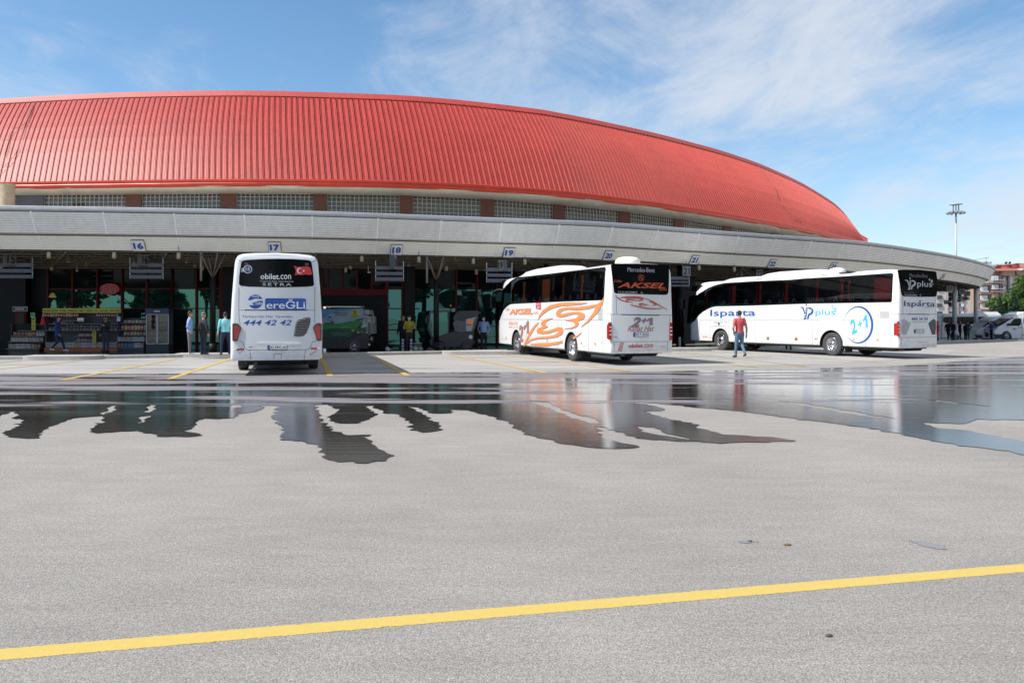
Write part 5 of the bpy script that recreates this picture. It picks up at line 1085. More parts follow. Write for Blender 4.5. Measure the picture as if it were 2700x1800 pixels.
for num, a, b, c, d, Y in (('27', 2493, 2512, 753, 769.5, 70), ('28', 2526.5, 2543, 761, 776, 76), ('29', 2543.5, 2557, 767, 781, 79), ('33', 2490, 2502, 791, 802, 92), ('32', 2534, 2547.5, 781, 791.5, 84)):
    p = PT((a+b)/2, Y); z0, z1 = ZV(d, Y), ZV(c, Y); w_ = (b-a)/F*Y
    o = tag(MB().box((p.x, p.y, (z0+z1)/2), (w_, .2, z1-z0), DGREY).box((p.x, p.y-.11, (z0+z1)/2), (w_*.92, .01, (z1-z0)*.92), NUMBG).build('bay_number_board'), {'27': 'largest grey board, reading 27, leftmost at the far canopy end', '28': 'grey board reading 28 in the middle of the far end cluster', '29': 'grey board reading 29 at the right of the far end cluster', '33': 'small low grey board reading 33 above the ochre wall', '32': 'small dim board tucked below the boards 28 and 29'}[num], 'sign board', 'number boards at the far end')
    q = MB(); letters(q, num, lambda x, z: (x, p.y-.125, z), p.x-w_*.34, z0+(z1-z0)*.22, p.x+w_*.34, z1-(z1-z0)*.22, BLACK, bold=.03); q.build('number', o, fix=False)
    o2 = MB().tube((p.x, p.y, z1), (p.x, p.y, 5.0), .02, .02, DGREY, 6).build('hanger', o)
for k, (a, b, c, d, Y) in enumerate(((2503, 2509, 770, 808, 80), (2512, 2530, 785, 797, 82), (2508, 2515, 772, 788, 73), (2527, 2535, 775, 796, 78), (2546, 2556, 783, 791, 80))):
    p = PT((a+b)/2, Y); z0, z1 = ZV(d, Y), ZV(c, Y); mb = MB()
    for j in range(3): mb.box((p.x, p.y, z0+(z1-z0)*(j+.5)/3), ((b-a)/F*Y, .3, (z1-z0)/3.6), SLAT, rz=.6)
    o = mb.box((p.x, p.y, (z0+5)/2), (.03, .03, 5-z0), DGREY).build('bay_board'); tag(o, ('dark slatted board beside the small board 33 at the far end', 'long dark slatted board left of the pale far column top', 'narrow slatted board just right of the largest number board', 'narrow slatted board directly below the board 28', 'small slatted board hanging directly below the board 29')[k], 'sign board', 'small slatted boards at the far canopy end')
LAMPB = mat('beige_lamp_body', (.38, .33, .22), .5, .08, 4)
lb = MB(); lb.lathe([(0, .17), (.05, .17), (.055, .14), (.085, .13), (.085, -.13), (.078, -.13), (.075, -.10), (0, -.10)], LAMPB, 14); lb.tube((0, 0, .15), (0, 0, .45), .012, .012, DGREY, 6)
lb0 = None; side_ = {0: 'over the kiosk', 1: 'near bay 17', 2: 'between bays 18 and 19', 3: 'beyond bay 20'}
for (u, v) in ((5, 705), (84, 697), (129, 673), (181, 685), (228, 696), (137, 706), (301, 674), (354, 686), (471, 675), (493, 687), (514, 697), (533, 707), (954, 683), (924, 703), (912, 711.5), (1104.5, 685), (1078, 696), (1177, 707), (1256, 717), (1248, 689), (1384, 691), (1843, 707), (1936, 711), (1942, 722), (2058, 720), (2085, 727)):
    Yw, _ = at_ratio(Wc, u); Y = min((4.50-CAMZ)*F/(VH-v), Yw.y-.6); z = ZV(v, Y)
    if lb0 is None: lb0 = lb.build('ceiling_lamp'); o = lb0
    else: o = lb0.copy(); COL.objects.link(o)
    o.location = PT(u, Y, z); s_ = 0 if u < 460 else 1 if u < 600 else 2 if u < 1300 else 3
    row_ = ('front', 'second', 'third', 'rear')[min(3, max(0, int((Y-37.0)/1.3)))]; tag(o, f'beige cylinder lamp in the {row_} ceiling row {side_[s_]}', 'ceiling lamp', f'beige cylinder lamps {side_[s_]}')
for u, v, lab in ((203, 711, 'small white security camera above the red oval sign'), (971, 715, 'small white security camera above the washing truck')):
    Y = 40; p = PT(u, Y, ZV(v, Y)); t_ = thing('security_camera', lab, 'camera', p); MB().box((0, -.1, -.06), (.1, .26, .08), LGREY, bev=.02, T=Matrix.Rotation(.5, 4, 'Z')).build('camera_body', t_); MB().tube((0, 0, 0), (0, 0, .3), .02, .02, LGREY, 6).build('bracket', t_)
# ------------------------------------------------------------------ kiosk
KY = 39.6; KZ = lambda v: ZV(v, KY); KX = lambda u: (u-1350)/F*KY
def kb_(u0, u1, v0, v1, y0, y1, m_, mb=None, bev=0):
    mb = mb or MB(); x0, x1 = KX(u0), KX(u1); return mb.box(((x0+x1)/2, KY+(y0+y1)/2, (KZ(v0)+KZ(v1))/2), (x1-x0, y1-y0, KZ(v0)-KZ(v1)), m_, bev=bev)
ORB = mat('orange_plinth', (.30, .075, .015), .5, .1, 3); SHELFM = mat('shelf_metal', (.2, .2, .21), .4, .1, 3); YSIGN = mat('yellow_green_sign', (.42, .40, .03), .5, .06, 3); GSIGN = mat('green_sign', (.12, .5, .2), .5, .06)
def rackthing(label, u0, u1, vtop, vbot, shelves, d0=.55, step=.0, name='newspaper_rack', cat='rack'):
    t_ = thing(name, label, cat, (0, 0, 0))
    kb_(u0, u1, vtop, vbot, .5, .56, BLACK).build('back_panel', t_)
    for sg, u in ((0, u0), (1, u1)): kb_(u-.6, u+.6, vtop, vbot, .1, .5, DGREY).build('side_panel', t_)
    for k, (v, a, b) in enumerate(shelves):
        kb_(a, b, v-.6, v+.6, .0-step*k, .5, SHELFM).build('shelf', t_)
    return t_
tA = rackthing('stepped newspaper rack left of the kiosk counter full of magazines', 26, 116, 853, 927, ((871.6, 46, 117), (886, 30, 115), (900.6, 25, 112), (919, 20, 107)), step=.06)
kb_(38, 83, 853, 870, .1, .14, GREYW).build('header_board', tA); kb_(24, 106, 920, 929, -.1, .45, BLACK).build('plinth', tA)
tB = rackthing('long kiosk counter with an orange plinth below the yellow banner', 118, 312, 838, 929, ((846, 165, 215), (854, 128, 310), (863, 128, 310), (871, 120, 310), (902.5, 120, 310), (886.5, 194, 244), (899.5, 194, 244)), name='kiosk_counter', cat='counter')
for a, b in ((118, 195.5), (196.5, 310)): kb_(a, b, 916.5, 929, -.05, .5, ORB).build('orange_plinth', tB)
kb_(118, 312, 823, 838, .5, .56, BLACK).build('back_panel', tB)
tC = rackthing('snack and magazine shelves beside the glass door fridge', 308, 383, 838, 929, ((852, 318, 383), (870.6, 312, 384), (884, 320, 382), (900, 306, 381), (916.5, 306, 378)), name='snack_rack', cat='rack')
kb_(308, 380, 918, 929, -.02, .45, BLACK).build('plinth', tC)
tS = thing('banner', 'long yellow green banner listing snacks above the kiosk counter', 'banner', (0, 0, 0)); kb_(113, 318, 813, 824.5, -.02, .06, YSIGN).build('banner_panel', tS)
q = MB(); letters(q, 'MEVLANA ŞEKERİ - LOKUM - PİŞMANİYE - SİMİT - POĞAÇA - ÇAY - NESCAFE - KURUYEMİŞ', lambda x, z: (x, KY-.035, z), KX(115), KZ(822.3), KX(316), KZ(815.2), BLACK, bold=.02); q.build('lettering', tS, fix=False)
def sign(name, lab, cat, u0, u1, v0, v1, m_, st, tm, y=-.02, frame=None, Y0=None, pad=.1, bold=.015):
    t_ = thing(name, lab, cat, (0, 0, 0)); kb_(u0, u1, v0, v1, y, y+.05, m_).build('panel', t_)
    if frame: kb_(u0-.8, u1+.8, v0-.8, v1+.8, y+.015, y+.07, frame).build('frame', t_)
    w_ = (u1-u0)*pad; h_ = (v1-v0)*pad*1.6; q = MB(); letters(q, st, lambda x, z: (x, KY+y-.012, z), KX(u0+w_), KZ(v1-h_), KX(u1-w_), KZ(v0+h_), tm, bold=bold); q.build('lettering', t_, fix=False); return t_
def vert(u0, u1, v0, v1, st, lab):
    t_ = thing('tea_sign', lab, 'sign', (0, 0, 0)); kb_(u0, u1, v0, v1, -.1, -.05, YSIGN).build('panel', t_); n_ = len(st); q = MB()
    for i, ch in enumerate(st): dv = (v1-v0)/n_; letters(q, ch, lambda x, z: (x, KY-.112, z), KX(u0+2.4), KZ(v0+dv*(i+.88)), KX(u1-2.4), KZ(v0+dv*(i+.18)), BLACK, bold=.025)
    q.build('lettering', t_, fix=False)
vert(86.5, 96, 836.5, 870, '-ÇAY', 'narrow vertical yellow sign reading ÇAY above the newspaper rack'); vert(246.5, 255.5, 872.5, 904.5, '-ÇAY', 'narrow vertical yellow sign reading ÇAY on the kiosk counter front')
sign('coffee_sign', 'small green sign ending in FE above the vertical yellow sign', 'sign', 83, 94.5, 824.5, 836.5, GSIGN, 'FE', BLACK, y=-.1)
sign('booth_sign', 'black sign reading VEZNE with a white outline on the dark stone wall', 'sign', 3.5, 41, 808.5, 819, BLACK, 'VEZNE', WHITEL, y=.9, frame=WHITEL, pad=.17)
t_ = thing('booth_window', 'red framed booth window in the dark stone wall below the VEZNE sign', 'window', (0, 0, 0)); kb_(11, 41, 820, 881, .86, 1.0, REDF).build('frame', t_); kb_(18, 37, 826, 875, .83, .86, BLACKG).build('pane', t_)
t_ = thing('sun_sign', 'small yellow half round sign on the wall above the newspaper rack', 'sign', (0, 0, 0)); mb = MB(); c = (KX(110.5), KZ(779)); poly = disc_poly(c, .135, .16, 20, 0, math.pi); mb.prism(poly, lambda x, z: (x, KY+.9, z), lambda x, z: (x, KY+.95, z), mat('yellow_sign', (.62, .42, .03), .5)); kb_(101, 120, 779, 783, .9, .95, mat('yellow_sign', (.62, .42, .03), .5), mb); mb.build('panel', t_)
q = MB(); letters(q, 'ÇAY', lambda x, z: (x, KY+.885, z), KX(105.5), KZ(777), KX(115.5), KZ(774), REDL, bold=.01); q.build('lettering', t_, fix=False)
t_ = thing('oval_sign', 'red oval kiosk sign reading Büfe mounted on the window frame', 'sign', (0, 0, 0)); c = (KX(258), KZ(759.5)); mb = MB(); mb.prism(disc_poly(c, .50, .285), lambda x, z: (x, KY+1.15, z), lambda x, z: (x, KY+1.3, z), mat('oval_red', (.42, .015, .02), .4)); mb.build('panel', t_)
q = MB(); letters(q, 'Büfe', lambda x, z: (x, KY+1.13, z), c[0]-.36, c[1]-.17, c[0]+.36, c[1]+.15, SILVERL, bold=.02); q.build('lettering', t_, fix=False); q = MB(); letters(q, 'Büfe', lambda x, z: (x, KY+1.115, z), c[0]-.355, c[1]-.165, c[0]+.355, c[1]+.145, mat('oval_red', (.42, .015, .02))); q.build('lettering_inner', t_, fix=False)
# goods: one object each
rg = random.Random(11)
CN = {'paper': ['grey', 'white', 'bluish', 'brownish', 'cream'], 'red': ['dark red', 'reddish brown', 'maroon', 'tan'], 'mixed': ['red', 'yellow', 'blue', 'pink', 'pale grey', 'green'], 'snack': ['red', 'orange', 'yellow', 'pinkish', 'crimson'], 'drink': ['orange', 'amber', 'red', 'dark blue', 'beige']}
PAL = {'paper': [(.32, .33, .36), (.40, .40, .42), (.25, .27, .33), (.28, .23, .21), (.36, .34, .29)], 'red': [(.20, .04, .03), (.22, .09, .05), (.16, .03, .03), (.26, .17, .12)], 'mixed': [(.25, .05, .04), (.3, .25, .05), (.05, .1, .25), (.28, .15, .15), (.32, .32, .34), (.1, .2, .1)],
       'snack': [(.55, .12, .1), (.62, .28, .22), (.58, .55, .10), (.62, .45, .42), (.5, .08, .08)], 'drink': [(.5, .25, .05), (.6, .45, .15), (.5, .06, .04), (.08, .12, .4), (.4, .35, .3)]}
GM = {}
def gm(pal, i):
    k = (pal, i)
    if k not in GM: GM[k] = mat(f'goods_{pal}_{i}', PAL[pal][i], .45, .35, 9)
    return GM[k]
_gb = {}
def goods(name, lab, cat, group, kind, pal, u0, u1, vb, n_, h, y, jit=.15):
    w_ = (u1-u0)/n_
    for i in range(n_):
        ci = rg.randrange(len(PAL[pal])); key = (kind, pal, ci, round(w_, 1), round(h, 1))
        W_ = KX(w_)-KX(0); H_ = h*KY/F
        if key not in _gb:
            mb = MB(); m_ = gm(pal, ci)
            if kind == 'stack':
                for k in range(3): mb.box((-W_*.31+W_*.31*k, 0, H_/2), (W_*.28, .20, H_*(.94+.03*k)), m_, rz=0, bev=.006); 
                mb.box((0, -.102, H_*.55), (W_*.6, .006, H_*.3), gm('mixed', (ci*2+1) % 6))
            elif kind == 'bag': mb.box((0, 0, H_/2), (W_*.84, .10, H_*.95), m_, bev=.04); mb.box((0, -.052, H_*.5), (W_*.5, .008, H_*.4), gm('paper', ci % 5))
            elif kind == 'bottle': mb.lathe([(0, 0), (W_*.36, 0), (W_*.36, H_*.6), (W_*.14, H_*.82), (W_*.14, H_), (0, H_)], m_, 10); mb.lathe([(W_*.37, H_*.2), (W_*.37, H_*.5)], gm('paper', ci % 5), 10)
            _gb[key] = mb.mesh(name)
        o = bpy.data.objects.new(name, _gb[key]); COL.objects.link(o); o.location = (KX(u0+w_*(i+.5)), KY+y, KZ(vb)+.004); o.rotation_euler = (0, 0, rg.gauss(0, .05)); tag(o, CN[pal][ci]+' '+lab, cat, group)
goods('magazine_stack', 'stack of papers on the lowest shelf of the left newspaper rack', 'magazines', 'papers on the lowest rack shelf', 'stack', 'paper', 21, 80, 918.4, 9, 12.5, .12); goods('magazine_stack', 'stack of papers at the right end of the lowest rack shelf', 'magazines', 'brownish papers on the rack', 'stack', 'red', 82, 106, 918.4, 3, 12, .12)
goods('magazine_stack', 'magazine stack on the third shelf of the left rack', 'magazines', 'magazines on the third rack shelf', 'stack', 'paper', 26, 111, 900, 9, 11, .15); goods('magazine_stack', 'magazine stack on the second shelf of the left rack', 'magazines', 'magazines on the second rack shelf', 'stack', 'red', 31, 90, 885.4, 6, 11, .2); goods('magazine_stack', 'magazine stack at the right end of the second rack shelf', 'magazines', 'pale magazines on the second rack shelf', 'stack', 'paper', 91, 113, 885.4, 3, 11, .2)
goods('book_bundle', 'bundle on the top shelf of the left rack', 'books', 'bundles on top of the rack', 'stack', 'red', 48, 84, 871, 4, 12, .3)
goods('newspaper_pile', 'papers standing on the low ledge of the kiosk counter', 'newspapers', 'papers on the counter ledge', 'stack', 'paper', 122, 308, 916, 20, 12.5, .05)
goods('drink_bottle', 'small bottle on the upper shelf of the counter display', 'bottle', 'bottles on the upper display shelf', 'bottle', 'drink', 199, 243, 886, 11, 7, .2); goods('drink_bottle', 'small bottle on the lower shelf of the counter display', 'bottle', 'bottles on the lower display shelf', 'bottle', 'drink', 197, 243, 899, 11, 7, .2)
goods('snack_bag', 'small bag hanging in the row under the yellow banner', 'snack bag', 'bags hanging under the banner', 'bag', 'snack', 110, 206, 836, 14, 10, .05); goods('snack_bag', 'small bag hanging at the right end of the banner row', 'snack bag', 'bags at the right end of the banner', 'bag', 'mixed', 252, 312, 836, 9, 10, .05)
goods('snack_box', 'small box on the upper shelves at the back of the kiosk', 'box', 'boxes on the upper kiosk shelves', 'bag', 'red', 130, 188, 853.5, 8, 6, .3); goods('snack_box', 'small box on the middle kiosk shelf behind the counter', 'box', 'boxes on the middle kiosk shelf', 'bag', 'mixed', 166, 308, 862.5, 16, 5.5, .3); goods('sweet_box', 'flat sweet box lying on the kiosk counter top', 'box', 'boxes on the counter top', 'bag', 'mixed', 124, 306, 870.5, 20, 4.5, .12)
goods('snack_bag', 'bag of sweets on the tall shelf left of the fridge', 'snack bag', 'bags on the upper snack shelf', 'bag', 'snack', 314, 383, 870, 8, 13, .2); goods('snack_bag', 'bag of snacks on the second shelf left of the fridge', 'snack bag', 'bags on the second snack shelf', 'bag', 'snack', 320, 381, 883.4, 7, 9.5, .2)
goods('snack_box', 'box on the top shelf left of the fridge', 'box', 'boxes on the top snack shelf', 'bag', 'paper', 320, 382, 851.5, 6, 8, .2); goods('magazine_stack', 'magazine stack on the fourth shelf left of the fridge', 'magazines', 'magazines on the fourth snack shelf', 'stack', 'paper', 308, 379, 899.4, 9, 11, .15); goods('magazine_stack', 'magazine stack on the bottom shelf left of the fridge', 'magazines', 'magazines on the bottom snack shelf', 'stack', 'mixed', 308, 377, 916, 8, 12, .15)
t_ = thing('drinks_fridge', 'tall two door glass drinks fridge with a dark blue header', 'fridge', (0, 0, 0)); FB = mat('fridge_blue', (.006, .015, .09), .4, .1)
kb_(384, 446, 814, 929, .45, .5, BLACK).build('cabinet_back', t_); kb_(384, 446, 814, 827, -.05, .45, FB).build('header', t_); kb_(385, 445, 908, 929, -.02, .45, BLACK).build('base', t_)
for u in (384.6, 445.4): kb_(u-.6, u+.6, 827, 908, 0, .45, DGREY).build('side_wall', t_)
q = MB(); letters(q, 'cola', lambda x, z: (x, KY-.06, z), KX(406), KZ(824), KX(424), KZ(817.5), SILVERL, bold=.02, shear=.3) if False else q.box((KX(415), KY-.055, KZ(820.5)), (.28, .01, .07), SILVERL, bev=.02); q.build('emblem', t_)
for a, b in ((386, 414.5), (415.5, 445)):
    d_ = kb_(a+1.2, b-1.2, 829, 906, .02, .03, CLEARG).build('door', t_)
    for (p0, p1, v0, v1) in ((a, a+1.4, 828, 907), (b-1.4, b, 828, 907), (a, b, 828, 829.4), (a, b, 905.6, 907)): kb_(p0, p1, v0, v1, -.02, .02, LGREY).build('door_frame', d_)
for v in (845, 859, 870.5, 883, 895): kb_(386, 445, v, v+.8, .05, .42, SHELFM).build('shelf', t_)
for v, pal in ((845, 'drink'), (859, 'drink'), (870.5, 'drink'), (883, 'paper'), (895, 'paper')): goods('drink_bottle', {845: 'small bottle on the top shelf inside the glass fridge', 859: 'small bottle on the second shelf inside the fridge', 870.5: 'small bottle on the third shelf inside the fridge', 883: 'bottle on the fourth shelf inside the fridge', 895: 'bottle on the lowest shelf inside the fridge'}[v], 'bottle', f'fridge bottles {int(v)-844}', 'bottle', pal, 388, 443, v-.2, 11, 9, .15)
sign('phone_card_sign', 'small pale blue notice hanging at the right of the kiosk', 'notice', 311, 320, 835, 846.5, mat('notice_blue', (.4, .5, .6), .5), 'TL', BLUE, y=-.12, pad=.25); sign('price_notice', 'small white notice hanging inside the kiosk above the counter', 'notice', 201, 217, 838, 848, PLATEW, 'FİYAT\nLİSTESİ', GREYL, y=.1, pad=.15, bold=0)
sc_ = thing('red_scarf', 'red cloth hanging at the left end of the kiosk counter', 'cloth', (0, 0, 0)); mb = MB(); mb.lathe([(.02, .42), (.06, .36), (.10, .10), (.14, 0)], mat('red_cloth', (.5, .03, .02), .8), 10, Matrix.Translation((KX(115), KY-.05, KZ(855)))); mb.build('cloth', sc_)
# ------------------------------------------------------------------ people
SKIN = mat('skin', (.42, .22, .14), .5, .08, 6); HAIR = mat('dark_hair', (.018, .013, .010), .7, .2, 20); SHOEB = mat('black_shoe', (.02, .02, .022), .4, .1)
def person(label, u, Y, z0, H, yaw, pose, shirt, pants, shoe=SHOEB, longs=True, cap=None, mask=None, jacket=False, hair='short', loc=None, inner=None, build=1.0):
    p = PT(u, Y, z0) if loc is None else Vector(loc); t_ = thing('person', label, 'person', p, yaw); k = H/1.78; b_ = build
    J = {'stand': dict(k=((.0, .03), (.0, .01)), a=((.0, -.02), (.0, .0))), 'walk': dict(k=((.17, .02), (.02, .06)), a=((.26, .02), (-.27, .08))), 'stride': dict(k=((.06, .0), (.02, .05)), a=((.10, .0), (-.22, .06)))}[pose.split()[0]]
    arm = pose.split()[1] if ' ' in pose else 'down'
    P_ = []                                                       # (a, b, ra, rb, material)
    def cap_(a, b, ra, rb, m_): P_.append((Vector(a), Vector(b), ra, rb, m_))
    for i, sg in enumerate((-1, 1)):
        ky, ay = J['k'][i][0], J['a'][i][0]; az = .09+J['a'][i][1]; sp_ = .10 if 'wide' not in pose else .15
        cap_((sg*.085, 0, .92), (sg*(sp_), ky, .50+J['k'][i][1]*.2), .105*b_, .068, pants); cap_((sg*sp_, ky, .50+J['k'][i][1]*.2), (sg*(sp_+.01), ay, az), .066, .048, pants)
        dz = -.03 if ay >= 0 else -.05; ty = .15 if ay >= -.1 else .12
        cap_((sg*(sp_+.01), ay-.03, az-.03), (sg*(sp_+.025), ay+ty, max(.035, az+dz-.02)), .045, .036, shoe)
        cap_((sg*(sp_+.01), ay, az+.02), (sg*(sp_+.01), ay, az-.03), .045, .045, shoe)
        if arm in ('down', 'wide'): e, w_ = (sg*.27, -.03, 1.13), (sg*.29, .04+(.10 if pose.startswith('walk') and sg > 0 else 0), .88)
        elif arm == 'pocket': e, w_ = (sg*.30, -.09, 1.14), (sg*.215, .03, .93)
        elif arm == 'onepocket': e, w_ = ((sg*.29, -.06, 1.13), (sg*.20, .05, .92)) if sg < 0 else ((sg*.27, -.04, 1.12), (sg*.30, .03, .86))
        elif arm == 'behind': e, w_ = (sg*.27, -.12, 1.15), (sg*.10, -.17, .98)
        elif arm == 'front': e, w_ = (sg*.27, .0, 1.14), (sg*.10, .22, 1.12)
        elif arm == 'raise': e, w_ = ((sg*.27, .05, 1.16), (sg*.14, .25, 1.30)) if sg < 0 else ((sg*.27, -.02, 1.13), (sg*.28, .05, .88))
        sh = (sg*.175*b_, 0, 1.43); mid = Vector(sh).lerp(Vector(e), .62); cap_(sh, mid, .066, .056, shirt); cap_(mid, e, .050, .043, shirt if longs else SKIN); cap_(e, w_, .042, .031, shirt if longs else SKIN)
        h0 = Vector(w_); d = (h0-Vector(e)).normalized(); cap_(h0, h0+d*.06, .032, .036, SKIN)
    cap_((0, -.0, 1.46), (0, .01, 1.57), .056, .052, SKIN)
    prims = MB()
    for a, b, ra, rb, m_ in P_:
        prims.tube(a, b, ra, rb, m_, 12); prims.ball(a, ra*1.0, m_, 12); prims.ball(b, rb*1.0, m_, 12)
    rings = [(.84, .15, .10), (.93, .168, .118), (1.03, .160, .112), (1.15, .158, .108), (1.27, .178, .118), (1.36, .190, .112), (1.43, .175, .092), (1.475, .115, .075), (1.50, .06, .055)]
    if jacket: rings = [(.78, .185, .125), (.93, .190, .135), (1.05, .182, .130), (1.15, .178, .125), (1.27, .196, .132), (1.36, .205, .122), (1.43, .186, .10), (1.475, .12, .08), (1.50, .065, .06)]
    rings = [(z, rx*b_, ry*b_) for z, rx, ry in rings]; vs = []; n_ = 20
    for z, rx, ry in rings:
        for i in range(n_): a = 2*math.pi*i/n_; vs.append((rx*math.cos(a), ry*math.sin(a), z))
    fs = [(j*n_+i, j*n_+(i+1) % n_, (j+1)*n_+(i+1) % n_, (j+1)*n_+i) for j in range(len(rings)-1) for i in range(n_)]+[tuple(range(n_))[::-1], tuple((len(rings)-1)*n_+i for i in range(n_))]
    prims.add(vs, fs, shirt)
    hc = Vector((0, .015, 1.665)); prims.ball(hc, (.076, .094, .115), SKIN, 16, k=12); prims.ball(hc+Vector((0, .045, -.07)), (.05, .05, .045), SKIN); prims.ball(hc+Vector((0, .10, -.01)), (.014, .02, .024), SKIN)
    for sg in (-1, 1): prims.ball(hc+Vector((sg*.078, -.005, -.01)), (.012, .022, .032), SKIN)
    if 'wide' in pose: pass
    me = prims.mesh('tmp'); o = bpy.data.objects.new('body', me); COL.objects.link(o)
    rm = o.modifiers.new('r', 'REMESH'); rm.mode = 'VOXEL'; rm.voxel_size = .0155; sm = o.modifiers.new('s', 'SMOOTH'); sm.iterations = 2; sm.factor = .5
    m2 = bpy.data.meshes.new_from_object(o.evaluated_get(bpy.context.evaluated_depsgraph_get())); o.modifiers.clear()
    bmx = bmesh.new(); bmx.from_mesh(m2); mats_ = [shirt, pants, shoe, SKIN] + ([inner] if inner else []); belt = .80 if jacket else .955
    for f in bmx.faces:
        c = f.calc_center_median(); best = (9, SKIN)
        for a, b, ra, rb, m_ in P_:
            ab = b-a; t = max(0, min(1, (c-a).dot(ab)/max(ab.length_squared, 1e-9))); d = (c-a-ab*t).length-(ra+(rb-ra)*t)
            if d < best[0]: best = (d, m_)
        if .80 < c.z < 1.505:
            for (z, rx, ry), (z2, rx2, ry2) in zip(rings, rings[1:]):
                if z <= c.z <= z2:
                    q = (c.z-z)/(z2-z); X, Y_ = rx+(rx2-rx)*q, ry+(ry2-ry)*q; d = (math.sqrt((c.x/X)**2+(c.y/Y_)**2)-1)*min(X, Y_)
                    if d < best[0]-.004: best = (d, shirt)
        if c.z > 1.545: best = (0, SKIN)
        m_ = best[1]
        if m_ in (shirt, pants) and abs(c.x) < .215: m_ = shirt if c.z > belt else pants
        if inner and m_ is shirt and c.y > .05 and abs(c.x) < .055 and c.z > 1.0: m_ = inner
        f.material_index = mats_.index(m_); f.smooth = True
    m2.materials.clear()
    for q in mats_: m2.materials.append(q)
    bmx.to_mesh(m2); bmx.free()
    # fingers, thumb and eyes join the body mesh
    ex = MB(); ex.mats = mats_[:]
    for i, sg in enumerate((-1, 1)):
        a, b = P_[6+0][0], P_[6][1]
    hands = [q for q in P_ if q[4] is SKIN and abs(q[3]-.036) < 1e-6 and q[2] == .032]
    for (a, b, _, _, _) in hands:
        d = (b-a).normalized(); sx = Vector((0, 1, 0)) if abs(d.y) < .8 else Vector((1, 0, 0)); sx = (sx-d*sx.dot(d)).normalized(); cr = d.cross(sx)
        if cr.x*a.x > 0: cr = -cr
        for j, (o_, l_) in enumerate(((-.027, .062), (-.009, .074), (.009, .070), (.027, .054))):
            r0 = b+sx*o_+d*.018; k1 = r0+d*l_*.55+cr*.006; k2 = k1+d*l_*.38+cr*.022; ex.tube(r0, k1, .0092, .0085, SKIN, 6); ex.tube(k1, k2, .0085, .007, SKIN, 6)
        r0 = a+d*.02+sx*.028; k1 = r0+sx*.022+d*.030+cr*.01; ex.tube(r0, k1, .011, .010, SKIN, 6); ex.tube(k1, k1+d*.028+sx*.004, .010, .008, SKIN, 6)
    ex.mats.append(HAIR); 
    for sg in (-1, 1): ex.ball(hc+Vector((sg*.030, .088, .012)), (.012, .006, .007), HAIR, 8, k=5); ex.box(hc+Vector((sg*.030, .092, .032)), (.034, .008, .006), HAIR)
    ex.box(hc+Vector((0, .098, -.05)), (.036, .006, .008), REDL)
    e = ex.mesh('e'); bmx = bmesh.new(); bmx.from_mesh(m2); bmx.from_mesh(e); m2.materials.clear()
    for q in ex.mats: m2.materials.append(q)
    bmx.to_mesh(m2); bmx.free()
    m2.transform(Matrix.Scale(k, 4)); o.data = m2; m2.name = 'body'; o.parent = t_
    if cap is None:
        hb = MB(); c2 = hc*k; n1_, n2_ = 18, 12; vs = []; fs = []
        for a in range(n2_+1):
            ph = math.pi*a/n2_
            for i in range(n1_): tt = 2*math.pi*i/n1_; vs.append((c2.x+.082*k*math.sin(ph)*math.cos(tt), c2.y-.006+.100*k*math.sin(ph)*math.sin(tt), c2.z+.006+.121*k*math.cos(ph)))
        for a in range(n2_):
            for i in range(n1_):
                q = (a*n1_+i, (a+1)*n1_+i, (a+1)*n1_+(i+1) % n1_, a*n1_+(i+1) % n1_); cc = sum((Vector(vs[j]) for j in q), Vector())/4-c2
                if cc.z > .045*k or (cc.y < -.01 and cc.z > -.055*k) or (cc.z > .0 and cc.y < .03*k): fs.append(q)
        hb.add(vs, fs, HAIR, None, True); hb.build('hair', t_)
    else:
        c2 = hc*k; cb2 = MB(); cb2.lathe([(.09, .03), (.094, .055), (.085, .11), (.05, .135), (0, .142)], cap, 16, Matrix.Translation(c2)); cb2.box(c2+Vector((0, .10, .045)), (.13, .09, .012), cap, bev=.005); cb2.build('cap', t_)
    if mask is not None:
        c2 = hc*k; mk = MB(); vs = [(c2.x+sx*.062*k, c2.y+(.065+.042*(1-abs(sx))**.6)*k, c2.z+z*k) for z in (-.10, -.06, -.015) for sx in (-1, -.6, -.2, .2, .6, 1)]
        mk.add(vs, [(j*6+i, j*6+i+1, j*6+7+i, j*6+6+i) for j in range(2) for i in range(5)], mask); mk.build('face_mask', t_)
    return t_
def cloth(n, c): return plain(n, c, .85, .18, 7, bump=.2)
MASKB = mat('mask_blue', (.45, .6, .7), .7)
person('person in a coral polo shirt and blue jeans walking towards the long coach', 1950, 33.4, 0, 1.98, R(12), 'stride onepocket', cloth('coral_polo', (.55, .085, .095)), cloth('blue_jeans', (.085, .17, .26)), longs=False)
person('person in a light blue shirt and grey trousers standing leftmost on the kerb', 500.5, 32.6, .15, 1.80, R(-70), 'stand pocket', cloth('sky_shirt', (.22, .34, .60)), cloth('grey_trousers', (.12, .12, .125)), shoe=mat('white_shoe', (.6, .6, .6), .5))
person('person in a dark suit jacket and navy trousers beside the kerb column', 536, 32.9, .15, 1.74, R(-35), 'stand down', cloth('dark_jacket', (.022, .022, .025)), cloth('navy_trousers', (.018, .024, .045)), jacket=True, cap=mat('grey_cap', (.12, .12, .12), .7))
person('person in a turquoise shirt and navy trousers next to the parked coach', 594, 32.9, .15, 1.76, R(30), 'stand wide', cloth('turquoise_shirt', (.22, .58, .64)), cloth('navy_trousers_b', (.018, .024, .055)), mask=MASKB, build=1.12)
person('person in a blue jacket and red vest walking past the newspaper rack', 153, 38.8, .02, 1.74, R(-80), 'walk down', cloth('blue_jacket', (.02, .05, .22)), cloth('dark_jeans', (.02, .03, .07)), shoe=mat('white_shoe', (.6, .6, .6)), jacket=True, inner=cloth('red_vest', (.3, .015, .02)))
